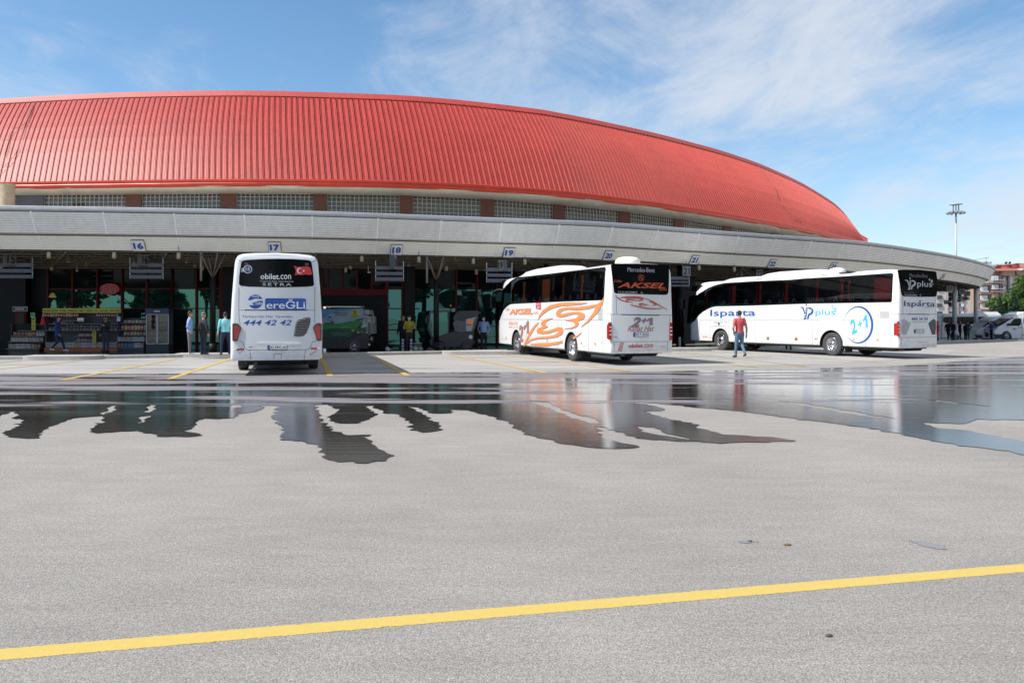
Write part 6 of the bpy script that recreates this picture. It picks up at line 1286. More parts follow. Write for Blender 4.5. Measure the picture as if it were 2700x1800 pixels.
person('person in black standing in front of the kiosk counter', 279, 38.9, .02, 1.74, R(165), 'stand raise', cloth('black_top', (.012, .012, .014)), cloth('dark_jeans_b', (.025, .03, .055)), mask=mat('mask_dark', (.03, .03, .03), .7))
person('person in a yellow shirt and face mask standing with arms folded by the pier', 1079, 39.2, .02, 1.78, R(190), 'stand front', cloth('yellow_shirt', (.26, .22, .012)), cloth('black_trousers', (.015, .016, .025)), longs=False, mask=MASKB)
person('person in black standing half behind the one in the yellow shirt', 1064, 39.9, .02, 1.80, R(160), 'stand down', cloth('black_coat', (.010, .010, .012)), cloth('black_trousers_b', (.012, .012, .015)), jacket=True)
person('person in a light blue shirt and mask facing the yard, hands in pockets', 1275.5, 39.6, .02, 1.76, R(175), 'stand pocket', cloth('pale_blue_shirt', (.20, .30, .52)), cloth('black_trousers_c', (.012, .012, .015)), mask=MASKB, build=1.08)
person('person in dark trousers hidden behind the long coach except the feet', 2079, 41.5, .0, 1.7, R(170), 'stand down', cloth('dark_top', (.02, .02, .03)), cloth('black_trousers_d', (.012, .012, .015)))
DK = cloth('black_suit', (.008, .009, .012)); DK2 = cloth('dark_blue_suit', (.010, .014, .035))
for u, yw, ps, Hh, lab, m1, m2_ in ((2473, 60, 'stand down', 1.74, 'dark silhouette of a person right at the corner of the long coach', DK, DK), (2500, -50, 'walk down', 1.76, 'dark figure walking left before the midibus windscreen', DK, DK2), (2513, 100, 'stand down', 1.74, 'dark figure facing right before the midibus front door', DK2, DK),
                          (2531, -100, 'stride down', 1.74, 'dark slim figure before the blue writing on the midibus', DK, DK), (2551.5, 10, 'stand pocket', 1.78, 'broad dark figure seen from behind left of the nearest van', DK, DK), (2545.5, -80, 'stand down', 1.6, 'dark figure partly behind the broad one before the midibus', DK2, DK)):
    person(lab, u, 72, GZ(72)+.02, Hh, R(yw), ps, m1, m2_, jacket=True)
person('person in a blue jacket bending over a hand cart between the vans', 2614, 72.5, GZ(72.5)+.02, 1.72, R(90), 'stand front', cloth('royal_blue_jacket', (.02, .05, .28)), DK)
# ------------------------------------------------------------------ vehicles and gear under the canopy
def wheel_(parent, c, r, w_, name='wheel', rim=MGREY, ax='y'):
    T = Matrix.Translation(c) @ Matrix.Rotation(R(90), 4, 'X'); mb = MB(); mb.lathe([(r*.55, -w_/2), (r*.9, -w_/2), (r, -w_*.35), (r, w_*.35), (r*.9, w_/2), (r*.55, w_/2)], RUBBER, 26, T); t_ = mb.build(name, parent)
    mb = MB(); mb.lathe([(r*.58, w_/2+.004), (r*.55, w_/2+.012), (r*.48, w_*.25), (r*.3, w_*.3), (r*.22, w_/2), (0, w_/2+.01)], rim, 20, T)
    for k in range(6): a = k*math.pi/3; mb.tube(T @ Vector((r*.38*math.cos(a), r*.38*math.sin(a), w_*.25)), T @ Vector((r*.38*math.cos(a), r*.38*math.sin(a), w_*.36)), r*.05, r*.05, DGREY, 6)
    mb.build('rim', t_)
rt = lambda x, y: (845+x/11.2, 800+y/11.2)
TY = 38.3; tr = thing('washing_truck', 'compact street washing truck with a green landscape printed on its tank', 'truck', (0, 0, 0))
def TP(p): u, v = rt(*p); return ((u-1350)/F*TY, ZV(v, TY))
PR = {k: mat('print_'+k, tuple(x*.45 for x in c), .4, .2, 2) for k, c in dict(sky=(.10, .30, .52), pale=(.34, .44, .50), green=(.04, .30, .07), dark=(.012, .11, .06), bush=(.01, .13, .05), yellow=(.50, .50, .05), cream=(.45, .47, .30), white=(.55, .57, .58)).items()}
def art(pts, m_, y, name='print'): mb = MB(); mb.sheet([TP(p) for p in pts], lambda x, z: (x, TY-y, z), m_); return mb
def pr2(pts, y0, y1, m_, name, par=tr): mb = MB(); mb.prism([TP(p) for p in pts], lambda x, z: (x, TY+y0, z), lambda x, z: (x, TY+y1, z), m_); return mb.build(name, par)
tank = pr2(((-700, 190), (90, 180), (1230, 135), (1262, 180), (1292, 400), (1240, 480), (1010, 870), (980, 890), (900, 985), (200, 985), (-700, 985)), 0, 1.7, PR['pale'], 'tank')
art(((-700, 190), (90, 182), (1228, 138), (1250, 170), (900, 215), (600, 230), (300, 300), (90, 420), (-700, 460)), PR['sky'], .004).build('print', tank)
mb = art(((-700, 620), (90, 620), (400, 612), (700, 555), (900, 530), (1175, 505), (1215, 520), (1010, 868), (900, 983), (200, 983), (-700, 983)), PR['green'], .006); mb.build('print', tank)
art(((-700, 770), (90, 760), (500, 720), (1075, 735), (1010, 868), (900, 983), (200, 983), (-700, 983)), PR['dark'], .008).build('print', tank)
art(((90, 625), (110, 575), (200, 560), (290, 570), (320, 520), (380, 525), (405, 580), (395, 620)), PR['bush'], .008).build('print', tank); art(((1000, 510), (1050, 475), (1120, 455), (1200, 435), (1262, 445), (1235, 485)), PR['bush'], .008).build('print', tank)
art(((908, 190), (1130, 182), (1138, 405), (912, 412)), PR['yellow'], .010).build('print', tank)
mb = MB(); c = TP((1020, 250)); mb.sheet(disc_poly(c, .07, .07, 16), lambda x, z: (x, TY-.014, z), BLACK); mb.sheet(disc_poly(c, .045, .045, 16), lambda x, z: (x, TY-.017, z), PR['yellow']); mb.sheet(disc_poly((c[0], c[1]-.01), .022, .025, 10), lambda x, z: (x, TY-.020, z), BLACK); mb.build('emblem', tank, fix=False)
def ttxt(s, p0, p1, m_, **k): a, b = TP(p0), TP(p1); q = MB(); letters(q, s, lambda x, z: (x, TY-.016, z), a[0], a[1], b[0], b[1], m_, **k); q.build('lettering', tank, fix=False)
ttxt('KONYA', (975, 328), (1062, 308), BLACK, bold=.02); ttxt('BÜYÜKŞEHİR', (915, 368), (1120, 340), BLACK, bold=.02); ttxt('BELEDİYESİ', (960, 395), (1078, 378), BLACK, bold=.01)
ttxt('Gözümüzün nuru emek,', (392, 302), (838, 262), BLACK, bold=.02); ttxt('temiz çevre sizin', (435, 360), (798, 320), BLACK, bold=.02); ttxt('YOL YIKAMA ve SULAMA ARACI', (230, 728), (925, 692), PR['cream']); ttxt('ÇEVRE KORUMA VE KONTROL', (300, 895), (845, 866), PR['white']); ttxt('DAİRESİ BAŞKANLIĞI', (378, 940), (768, 914), PR['white'])
mb = MB(); c = TP((285, 445)); mb.sheet(disc_poly(c, .135, .135, 24), lambda x, z: (x, TY-.010, z), PR['sky']); mb.sheet(disc_poly(c, .10, .10, 24), lambda x, z: (x, TY-.013, z), PR['pale']); mb.sheet(disc_poly((c[0]-.01, c[1]+.05), .05, .06, 16), lambda x, z: (x, TY-.016, z), mat('lettering_navy', (.02, .03, .16))); mb.build('print', tank, fix=False)
mb = MB()
for (x, y, s_) in ((960, 790, 1.0), (1225, 805, .45), (1135, 835, .25)):
    c = TP((x, y)); mb.sheet([(c[0]+s_*(.13 if k % 2 == 0 else .05)*math.cos(k*math.pi/8), c[1]+s_*(.10 if k % 2 == 0 else .04)*math.sin(k*math.pi/8)) for k in range(16)], lambda x_, z: (x_, TY-.020, z), PR['yellow'] if s_ > .3 else PR['white'])
mb.build('print', tank, fix=False)
pr2(((1262, 185), (1400, 190), (1420, 325), (1290, 325), (1275, 240)), .15, 1.5, PR['white'], 'hopper_cover'); rear_ = pr2(((1296, 340), (1480, 395), (1490, 900), (1410, 915), (1330, 870), (1050, 870), (1240, 500)), .05, 1.6, PR['white'], 'rear_body')
pr2(((1300, 425), (1480, 430), (1480, 442), (1300, 440)), .02, .06, BLACK, 'hinge_line'); pr2(((1400, 555), (1475, 555), (1478, 950), (1405, 950)), .02, .06, DGREY, 'rear_grille'); pr2(((1338, 680), (1368, 680), (1366, 825), (1342, 830)), .02, .06, LAMPDARK, 'side_lamp'); ttxt('50', (1322, 570), (1382, 470), BLACK)
art(((1300, 560), (1150, 640), (1100, 800), (1150, 860), (1330, 860), (1325, 700), (1230, 720), (1190, 680)), PR['bush'], -.045).build('print', rear_)
for k in range(5): pr2(((1490+k*14, 340), (1498+k*14, 340), (1505+k*12, 600), (1495+k*12, 600)), .3, .34, PR['white'], 'rear_hose')
pr2(((-700, 985), (900, 985), (1000, 880), (1330, 880), (1420, 960), (1450, 1150), (1400, 1330), (-700, 1330)), .02, 1.6, BLACK, 'chassis'); pr2(((-650, 190), (90, 150), (600, 110), (1230, 90), (1290, 160), (1230, 136), (90, 182), (-650, 200)), .2, 1.5, BLACK, 'roof_rack'); pr2(((1468, 990), (1520, 990), (1520, 1085), (1468, 1085)), .1, .2, MGREY, 'rear_lamp'); pr2(((1415, 1185), (1455, 1185), (1455, 1240), (1415, 1240)), .0, .1, LGREY, 'plate_lamp')
c = TP((1000, 1255)); wheel_(tr, (c[0], TY+.10, .32), .335, .26, rim=MGREY); wheel_(tr, (c[0], TY+1.5, .32), .335, .26); c = TP((-450, 1255)); wheel_(tr, (c[0], TY+.10, .32), .335, .26)
ys_ = pr2(((175, 92), (245, 92), (245, 125), (175, 125)), .3, .5, AMBER, 'beacon')
# articulated sweeper
rs = lambda x, y: (1120+x/10.453, 790+y/10.453); SY = 39.0
sw_ = thing('street_sweeper', 'small articulated street sweeper with a glass cab and grey hopper', 'sweeper', (0, 0, 0))
def SP(p): u, v = rs(*p); return ((u-1350)/F*SY, ZV(v, SY))
def ps(pts, y0, y1, m_, name, par=sw_): mb = MB(); mb.prism([SP(p) for p in pts], lambda x, z: (x, SY+y0, z), lambda x, z: (x, SY+y1, z), m_); return mb.build(name, par)
SWG = mat('sweeper_grey', (.05, .053, .06), .4, .12, 3)
ps(((130, 330), (220, 290), (450, 275), (680, 282), (695, 310), (560, 325), (200, 365), (140, 370)), -.02, 1.2, SWG, 'cab_roof'); gls = mat('cab_glass_mirror', (.02, .02, .02), .05)
ps(((150, 370), (620, 330), (640, 910), (430, 985), (300, 1050), (250, 1085), (130, 920), (90, 780)), .06, 1.1, STOREG, 'cab_glass')
for pts in (((620, 325), (680, 318), (672, 900), (640, 920)), ((110, 370), (150, 360), (105, 780), (70, 780)), ((60, 780), (110, 780), (250, 1090), (200, 1110))): ps(pts, .0, .08, BLACK, 'cab_pillar')
ps(((780, 500), (850, 380), (940, 310), (1420, 300), (1560, 350), (1500, 370), (1460, 430), (1240, 470), (1150, 500), (1090, 590), (960, 560), (800, 570)), .0, 1.2, BLACK, 'hopper_lid')
ps(((770, 640), (850, 560), (1080, 590), (1160, 500), (1450, 440), (1470, 470), (1330, 890), (900, 890), (830, 850)), -.03, 1.15, SWG, 'hopper'); ps(((1140, 560), (1180, 520), (1425, 482), (1360, 560), (1290, 865), (1135, 865)), -.05, -.02, MGREY, 'hopper_panel')
a, b = SP((1185, 672)), SP((1308, 550)); mb = MB(); mb.box(((a[0]+b[0])/2, SY-.055, (a[1]+b[1])/2), (b[0]-a[0], .008, b[1]-a[1]), AMBER); o_ = mb.build('orange_sticker', sw_); q = MB(); letters(q, 'BELEDİYE', lambda x, z: (x, SY-.063, z), a[0]+.02, a[1]+.02, b[0]-.02, a[1]+.06, BLACK); mb2 = q; q.sheet(disc_poly(((a[0]+b[0])/2, b[1]-.07), .04, .04, 12), lambda x, z: (x, SY-.063, z), ORANGE2); q.build('lettering', o_, fix=False)
ps(((1145, 682), (1285, 682), (1285, 700), (1145, 700)), -.055, -.05, BLACK, 'label_strip')
ps(((250, 1090), (430, 990), (640, 920), (830, 870), (900, 900), (1340, 900), (1330, 1250), (1250, 1200), (1150, 1160), (1040, 1200), (980, 1300), (560, 1310), (500, 1170), (400, 1120), (300, 1150), (230, 1290), (150, 1250), (130, 1100)), .02, 1.1, BLACK, 'chassis')
mb = MB(); c = SP((1263, 1026)); mb.sheet(disc_poly(c, .085, .085, 20), lambda x, z: (x, SY-.0, z), WHITEL); o_ = mb.build('round_sticker', sw_); q = MB(); letters(q, '20', lambda x, z: (x, SY-.006, z), c[0]-.055, c[1]-.04, c[0]+.055, c[1]+.04, BLACK, bold=.03); q.build('lettering', o_, fix=False)
for (x, r_) in ((410, .235), (1160, .25)): c = SP((x, 1290)); wheel_(sw_, (c[0], SY+.02, r_+.02), r_, .2, rim=SWG); wheel_(sw_, (c[0], SY+1.1, r_+.02), r_, .2, rim=SWG)
c = SP((160, 1330)); mb = MB(); mb.lathe([(0, .22), (.08, .2), (.25, .10), (.34, 0)], DGREY, 20, Matrix.Translation((c[0], SY-.05, .02))); mb.build('side_brush', sw_)
c = SP((700, 160)); mb = MB(); mb.tube((c[0], SY+.3, c[1]-.24), (c[0], SY+.3, c[1]-.03), .012, .012, BLACK, 6); mb.ball((c[0], SY+.3, c[1]), (.06, .06, .04), AMBER); mb.build('beacon', sw_)
ps(((705, 1040), (760, 920), (775, 925), (730, 1050), (700, 1190), (675, 1190)), .1, .2, ORANGE2, 'hose'); ps(((20, 560), (60, 430), (80, 440), (70, 650), (40, 650)), -.2, -.14, BLACK, 'wing_mirror')
# bags, box and bollards near the sweeper
BAGW = mat('white_sack', (.35, .38, .45), .6, .2, 8)
def sack(u, Y, r_, h, lab, m_=BAGW):
    mb = MB(); mb.lathe([(0, 0), (r_*.9, .02), (r_, h*.35), (r_*.8, h*.7), (r_*.3, h*.9), (r_*.4, h), (0, h*.95)], m_, 14); o = mb.build('bag'); o.location = PT(u, Y, .02)
    for i, v in enumerate(o.data.vertices): v.co.x += .03*math.sin(i*1.7); v.co.y += .03*math.cos(i*2.3)
    tag(o, lab, 'bag')
sack(1095, 39.4, .14, .27, 'pale sack in front of the cardboard box near the sweeper'); sack(1109, 39.5, .12, .24, 'smaller pale sack right beside the one by the cardboard box'); sack(1022, 38.8, .10, .27, 'white bag standing on the floor left of the yellow shirt'); sack(1031, 39.0, .08, .2, 'small grey bag leaning on the white bag by the glass strip', mat('grey_sack', (.15, .16, .18), .6))
mb = MB(); mb.box((0, 0, .2), (.40, .3, .36), mat('cardboard', (.20, .15, .10), .8, .1), bev=.01); mb.box((0, -.155, .38), (.42, .01, .03), LGREY); o = mb.build('cardboard_box'); o.location = PT(1102, 39.9, .04); tag(o, 'brown cardboard box behind the pale sacks', 'box')
BOL = mat('bollard_grey', (.25, .27, .32), .5, .1)
for u, Y, lab in ((1084, 38.9, 'grey bollard at the right foot of the dark pier'), (1062, 39.1, 'grey bollard behind the legs of the yellow shirt'), (1792, 42.6, 'banded grey bollard before the dark pier left of the long coach')):
    mb = MB(); 
    mb.lathe([(0, .62), (.05, .61), (.065, .57), (.065, 0), (.09, 0), (.09, -.02)], BOL, 16)
    for k in range(3): mb.lathe([(.067, .15+.15*k), (.067, .20+.15*k)], DGREY, 16)
    o = mb.build('bollard'); o.location = PT(u, Y, .03); tag(o, lab, 'bollard')
# ------------------------------------------------------------------ far right: vans, midibus, trees, flats, mast
PAINTV = mat('van_white', (.70, .71, .72), .28, .03, 1, coat=.4)
VG = mat('van_glass', (.008, .012, .014), .06, .2, spec=.2)
def vehicle(name, label, group, u0, Y, side_pts, wins, wheels, width, fr, zoff=0, extra=None, cat='van'):
    t_ = thing(name, label, cat, (0, 0, 0), 0, group)
    Q = lambda p: ((fr(*p)[0]-1350)/F*Y, ZV(fr(*p)[1], Y)+zoff)
    body = [Q(p) for p in side_pts]; mb = MB(); cx = sum(p[0] for p in body)/len(body); cz = sum(p[1] for p in body)/len(body)
    sh = lambda x, z, k: (cx+(x-cx)*k, cz+(z-cz)*k)
    n_ = len(body); lay = [(.0, .965), (.06, .99), (.16, 1.0), (width-.16, 1.0), (width-.06, .99), (width, .965)]; vs = []
    for d, k in lay:
        for p in body: x, z = sh(*p, k); tum = max(0, z-1.2)*.10; yy = Y+(d if width-d > d else d); yy += tum if d < width/2 else -tum; vs.append((x, yy, z))
    fs = [(j*n_+i, j*n_+(i+1) % n_, (j+1)*n_+(i+1) % n_, (j+1)*n_+i) for j in range(len(lay)-1) for i in range(n_)]
    tri = tessellate_polygon([[Vector((*p, 0)) for p in body]]); fs += [tuple(q) for q in tri]+[tuple((len(lay)-1)*n_+i for i in q) for q in tri]
    mb.add(vs, fs, PAINTV, None, False); bo = mb.build('body', t_)
    for w in wins:
        poly = [Q(p) for p in w]; mb = MB(); mb.prism([p for p in poly], lambda x, z: (x, Y-.012+max(0, z-1.2)*.10, z), lambda x, z: (x, Y+.03+max(0, z-1.2)*.10, z), VG); mb.build('side_window', t_)
    for (x, y, r_) in wheels:
        c = Q((x, y)); mb = MB(); mb.prism([(c[0]+r_*1.22*math.cos(a), c[1]+r_*1.22*math.sin(a)) for a in [math.pi*k/14 for k in range(-2, 17)]], lambda x_, z: (x_, Y-.006, z), lambda x_, z: (x_, Y+.05, z), BLACK); mb.build('wheel_arch', t_)
        wheel_(t_, (c[0], Y+.06, GZ(Y)+r_+.025), r_, .2, rim=LGREY); wheel_(t_, (c[0], Y+width-.1, GZ(Y)+r_+.025), r_, .2, rim=LGREY)
    if extra: extra(t_, bo, Q, Y)
    return t_
def rows(t_, Q, Y, pts, m_, y0=-.02, y1=.03, name='trim'): mb = MB(); mb.prism([Q(p) for p in pts], lambda x, z: (x, Y+y0, z), lambda x, z: (x, Y+y1, z), m_); return mb.build(name, t_)
def mid_extra(t_, bo, Q, Y):
    rows(t_, Q, Y, ((960, 895), (1020, 865), (1380, 865), (1450, 925), (1400, 925), (700, 925), (680, 900)), PAINTV, .3, 1.6, 'roof_unit')
    a, b = Q((558, 1140)), Q((728, 1118)); q = MB(); letters(q, 'TURİZM SERVİS', lambda x, z: (x, Y-.02, z), a[0], a[1], b[0], b[1], BLUE, bold=.02); q.build('lettering', bo, fix=False)
    for x in (530, 885, 730): rows(t_, Q, Y, ((x, 1225), (x+22, 1225), (x+22, 1238), (x, 1238)), DGREY, name='marker_lamp')
    for x in (700, 955, 1200): rows(t_, Q, Y, ((x, 960), (x+18, 960), (x+18, 1095), (x, 1095)), BLACK, -.03, .02, 'window_post')
vehicle('midibus', 'white midibus with dark windows standing behind the people at the right', None, 2480, 89, ((300, 1360), (302, 1110), (318, 1000), (330, 940), (380, 905), (700, 898), (1430, 900), (1460, 960), (1470, 1330), (1450, 1360)), [((345, 970), (400, 962), (1300, 958), (1400, 990), (1400, 1095), (860, 1100), (480, 1100), (330, 1060))], ((540, 1330, .39),), 2.4, re, 0, mid_extra, cat='bus')
def van_extra(num):
    def f(t_, bo, Q, Y):
        if num:
            rows(t_, Q, Y, ((1340, 1112), (1640, 975), (1652, 985), (1400, 1118)), VG, -.01, 1.7, 'windscreen')
            a, b = Q((1642, 1208)), Q((1705, 1172)); q = MB(); letters(q, '101', lambda x, z: (x, Y-.02, z), a[0], a[1], b[0], b[1], REDL, bold=.03); q.build('lettering', bo, fix=False)
            rows(t_, Q, Y, ((1535, 1085), (1570, 1078), (1568, 1130), (1538, 1130)), BLACK, -.22, -.02, 'wing_mirror'); rows(t_, Q, Y, ((1740, 1158), (1812, 1158), (1812, 1168), (1740, 1168)), BLACK, name='door_handle')
            rows(t_, Q, Y, ((1300, 1230), (1370, 1235), (1375, 1275), (1340, 1280), (1296, 1262)), LAMPWH, -.015, .3, 'headlight'); rows(t_, Q, Y, ((1812, 985), (1818, 985), (1818, 1370), (1812, 1370)), LINE, -.006, .0, 'door_gap'); rows(t_, Q, Y, ((1810, 1300), (1850, 1300), (1850, 1312), (1810, 1312)), LAMPRED, name='marker_lamp')
            rows(t_, Q, Y, ((1300, 1290), (1450, 1290), (1450, 1372), (1310, 1372)), BLACK, -.01, .2, 'bumper')
        else:
            rows(t_, Q, Y, ((1075, 1150), (1190, 1055), (1210, 1060), (1110, 1155)), VG, -.01, 1.7, 'windscreen'); rows(t_, Q, Y, ((950, 1240), (1040, 1245), (1055, 1270), (990, 1290), (950, 1280)), LAMPWH, -.015, .3, 'headlight'); rows(t_, Q, Y, ((942, 1300), (1080, 1300), (1085, 1362), (955, 1365)), DGREY, -.012, .25, 'bumper')
            rows(t_, Q, Y, ((1190, 1030), (1230, 1025), (1290, 1035), (1290, 1048), (1180, 1048)), LGREY, -.01, 1.6, 'roof_visor')
    return f
vehicle('van', 'white van with a sloping nose half hidden behind the nearer van', 'white vans parked at the right', 2573, 76, ((945, 1365), (942, 1280), (955, 1225), (1075, 1150), (1190, 1050), (1260, 1000), (1330, 962), (1480, 940), (1700, 938), (1720, 1365)), [((1230, 1140), (1290, 1050), (1380, 1042), (1380, 1100), (1330, 1125))], ((1130, 1345, .345),), 2.0, re, 0, van_extra(0))
vehicle('van', 'nearest white van with the number 101 on its door at the right edge', 'white vans parked at the right', 2620, 72.5, ((1305, 1370), (1295, 1270), (1310, 1215), (1390, 1130), (1450, 1110), (1700, 920), (1850, 868), (2300, 860), (2700, 862), (2720, 1375), (1310, 1375)), [((1560, 1130), (1670, 1000), (1800, 988), (1800, 1080), (1770, 1130)), ((1850, 985), (2300, 985), (2300, 1130), (1850, 1130))], ((1520, 1345, .41), (2480, 1345, .41)), 2.0, re, 0, van_extra(1))
c = PT(2612, 73.5, GZ(73.5)+.02); ct = thing('hand_cart', 'dark two wheeled hand cart loaded with bags between the two vans', 'cart', c); wheel_(ct, (0, -.1, .22), .22, .08); wheel_(ct, (0, .4, .22), .22, .08); MB().box((-.1, .15, .5), (.6, .45, .4), BLACK, bev=.1).build('load', ct); MB().tube((-.35, .15, .3), (-.5, .15, 1.0), .02, .02, DGREY, 6).tube((.2, .15, .2), (-.4, .15, .3), .02, .02, DGREY, 6).build('frame', ct)
# yellow low wall and pale strip beyond
mb = MB(); a, b = PT(2440, 97), PT(2585, 97); mb.box(((a.x+b.x)/2, 97, GZ(97)+.2), (b.x-a.x, .3, .6), mat('far_kerb_yellow', (.62, .42, .10), .7)); tag(mb.build('low_wall'), 'low yellow and white wall behind the midibus', 'wall')
# mast
MY = 120; p = PT(2520.5, MY); t_ = thing('light_mast', 'tall pale floodlight mast with a ring of lamps rising behind the canopy', 'mast', (p.x, p.y, 0))
zt_ = ZV(558, MY); MASTM = mat('mast_grey', (.38, .41, .43), .4, .05); mb = MB(); mb.tube((0, 0, 0), (0, 0, zt_), .24, .12, MASTM, 16); mb.build('pole', t_)
mb = MB(); mb.lathe([(.3, 0), (.75, .05), (.75, .2), (.3, .2)], DGREY, 20, Matrix.Translation((0, 0, zt_-.2))); mb.tube((0, 0, zt_), (0, 0, zt_+1.1), .08, .08, MASTM, 8); mb.build('ring', t_)
mb = MB(); mb.lathe([(.0, .12), (.9, .0), (.95, -.1), (.0, -.12)], LGREY, 16, Matrix.Translation((0, 0, zt_+1.15)))
for k in range(4): a = k*math.pi/2+.4; mb.tube((.5*math.cos(a), .5*math.sin(a), zt_), (.5*math.cos(a), .5*math.sin(a), zt_+1.1), .05, .05, MASTM, 6)
mb.build('top_cage', t_)
for k in range(12):
    a = 2*math.pi*k/12; mb = MB(); T = Matrix.Translation((1.1*math.cos(a), 1.1*math.sin(a), zt_-.15)) @ Matrix.Rotation(a, 4, 'Z') @ Matrix.Rotation(R(35), 4, 'Y'); mb.box((0, 0, 0), (.5, .38, .2), MGREY, T, bev=.05); mb.box((0, 0, -.12), (.4, .3, .03), LGREY, T); mb.build('floodlight', t_)
# flats
BY = 150; rb = lambda x, y: (2540+x/6.031, 640+y/6.031)
fl = thing('apartment_building', 'five storey block of flats with balconies, red tiled roof and red chimneys', 'building', (0, 0, 0)); TILE = mat('red_roof_tile', (.28, .11, .085), .7, .25, .8, bump=.3)
CR = mat('cream_plaster', (.55, .50, .43), .8, .06, .5); PK = mat('plum_plaster', (.24, .14, .13), .8, .08, .5); TN = mat('tan_plaster', (.34, .22, .15), .8, .06, .5); GRP = mat('pale_grey_plaster', (.50, .47, .45), .8, .06, .5); WIN = mat('far_window', (.05, .06, .07), .1, .4, 1, spec=.8); CUR = mat('white_curtain', (.55, .62, .60), .5, .1, 1)
def FB_(x0, x1, y0, y1, d0, d1, m_, name, par=fl):
    a, b = rb(x0, y1), rb(x1, y0); X0, X1 = (a[0]-1350)/F*BY, (b[0]-1350)/F*BY; Z0, Z1 = ZV(a[1], BY), ZV(b[1], BY); return MB().box(((X0+X1)/2, BY+(d0+d1)/2, (Z0+Z1)/2), (X1-X0, d1-d0, Z1-Z0), m_).build(name, par)
FB_(-420, 230, 440, 1300, 2, 12, GRP, 'wall'); FB_(-420, 1500, 450, 1300, 3, 14, GRP, 'wall'); FB_(232, 405, 640, 1300, 0, 3, TN, 'wall'); FB_(405, 600, 470, 1300, .8, 3, CR, 'wall'); FB_(600, 715, 500, 1300, .2, 3, GRP, 'wall'); FB_(715, 760, 520, 1300, -.5, 3, GRP, 'pilaster'); FB_(760, 965, 520, 1300, .5, 3, GRP, 'wall'); FB_(965, 1500, 470, 1300, -1, 3, CR, 'wall')
FB_(568, 758, 458, 525, -1.2, 3, TN, 'parapet'); FB_(785, 930, 450, 515, -1.2, 3, TN, 'parapet'); FB_(930, 960, 440, 540, -.5, 3, DGREY, 'painted_roof_shadow'); FB_(860, 1000, 412, 440, -1.5, 3, CR, 'eave'); FB_(440, 575, 455, 500, -.4, 3, PK, 'parapet')  # dark grey block stands for the shadow under the roof edge
for j, y in enumerate((520, 660, 800, 930, 1060)):
    if y < 1000 or True:
        FB_(403, 585, y+105, y+135 if j else y+130, -1.3, .8, PK, 'balcony'); FB_(403, 585, y+70, y+78, -1.32, -1.25, LGREY, 'railing')
        w = FB_(412, 515, y+10, y+85, -.9, -.7, CUR if j in (0, 1) else TN, 'glazed_balcony'); FB_(520, 580, y+25, y+95, .6, .75, WIN, 'window')
        for x in (440, 468, 496): FB_(x, x+4, y+10, y+85, -.95, -.9, LGREY, 'window_bar', w)
    FB_(238, 398, y+125, y+160, -.9, .2, PK, 'balcony'); w = FB_(250, 355, y+35, y+110, -.6, -.4, CUR if j != 3 else CR, 'glazed_balcony'); FB_(246, 358, y+103, y+125, -.95, -.88, LGREY, 'railing'); FB_(320, 352, y+50, y+95, -.65, -.6, WIN if j == 3 else CUR, 'window')
    w = FB_(622, 695, y+20, y+75, .05, .15, WIN, 'window'); FB_(655, 660, y+20, y+75, -.0, .05, LGREY, 'window_bar', w); FB_(638, 680, y+30, y+75, .02, .05, CUR, 'curtain', w)
    FB_(703, 712, y-20, y+130, .0, .2, PK, 'plum_stripe'); FB_(616, 622, y-20, y+130, .0, .2, PK, 'plum_stripe')
    w = FB_(25, 92, y+30, y+90, 1.8, 2.0, WIN, 'window'); FB_(50, 92, y+35, y+85, 1.7, 1.8, CUR, 'curtain', w); FB_(15, 22, y-20, y+130, 1.85, 2.0, PK, 'plum_stripe'); FB_(98, 106, y-20, y+130, 1.85, 2.0, PK, 'plum_stripe')
    w = FB_(-130, -50, y+30, y+90, 1.8, 2.0, WIN, 'window'); FB_(-150, -142, y-20, y+130, 1.85, 2.0, PK, 'plum_stripe'); w = FB_(-330, -250, y+30, y+90, 1.8, 2.0, WIN, 'window')
def RP(x, y): u, v = rb(x, y); return ((u-1350)/F*BY, ZV(v, BY))
mb = MB(); a = RP(480, 452); b = RP(1500, 452); r_ = RP(520, 372); r2_ = RP(1500, 352)
mb.add([(a[0]-.5, BY-1.6, a[1]), (b[0], BY-1.6, b[1]), (r2_[0], BY+7, r2_[1]+.9), (r_[0], BY+7, r_[1]+.7), (a[0]-.5, BY+15, a[1]), (b[0], BY+15, b[1])], [(0, 1, 2, 3), (3, 2, 5, 4), (0, 3, 4), (0, 4, 5, 1)], TILE); rf_ = mb.build('roof', fl)
CH = mat('chimney_red', (.36, .05, .045), .6, .1); 
for x0, x1, y0, y1 in ((566, 655, 350, 408), (768, 830, 340, 410), (892, 948, 325, 388), (520, 560, 372, 395)):
    FB_(x0, x1, y0, y1, 1, 4, CH, 'chimney', rf_); FB_(x0-12, x1+14, y0-12, y0, .8, 4.2, LGREY, 'chimney_cap', rf_)
for x, m_ in ((422, CH), (487, mat('tank_blue', (.12, .4, .6), .5))): FB_(x-10, x+10, 318, 360, 1, 2.5, LGREY, 'vent_pipe', rf_); FB_(x-14, x+14, 296, 320, 1, 2.5, m_, 'vent_cap', rf_)
for x in (730, 788): c = RP(x, 312); MB().lathe([(0, .03), (.19, .0), (.28, -.06)], DGREY, 16, Matrix.Translation((c[0], BY+1, c[1])) @ Matrix.Rotation(R(-60), 4, 'X')).build('satellite_dish', rf_)
c = RP(512, 225); c2 = RP(512, 380); MB().tube((c[0], BY+3, c[1]), (c[0], BY+3, c2[1]), .08, .08, MGREY, 6).tube((c[0]-2.6, BY+3, c[1]-.4), (c[0]+.6, BY+3, c[1]+.15), .05, .05, MGREY, 6).build('antenna', rf_)
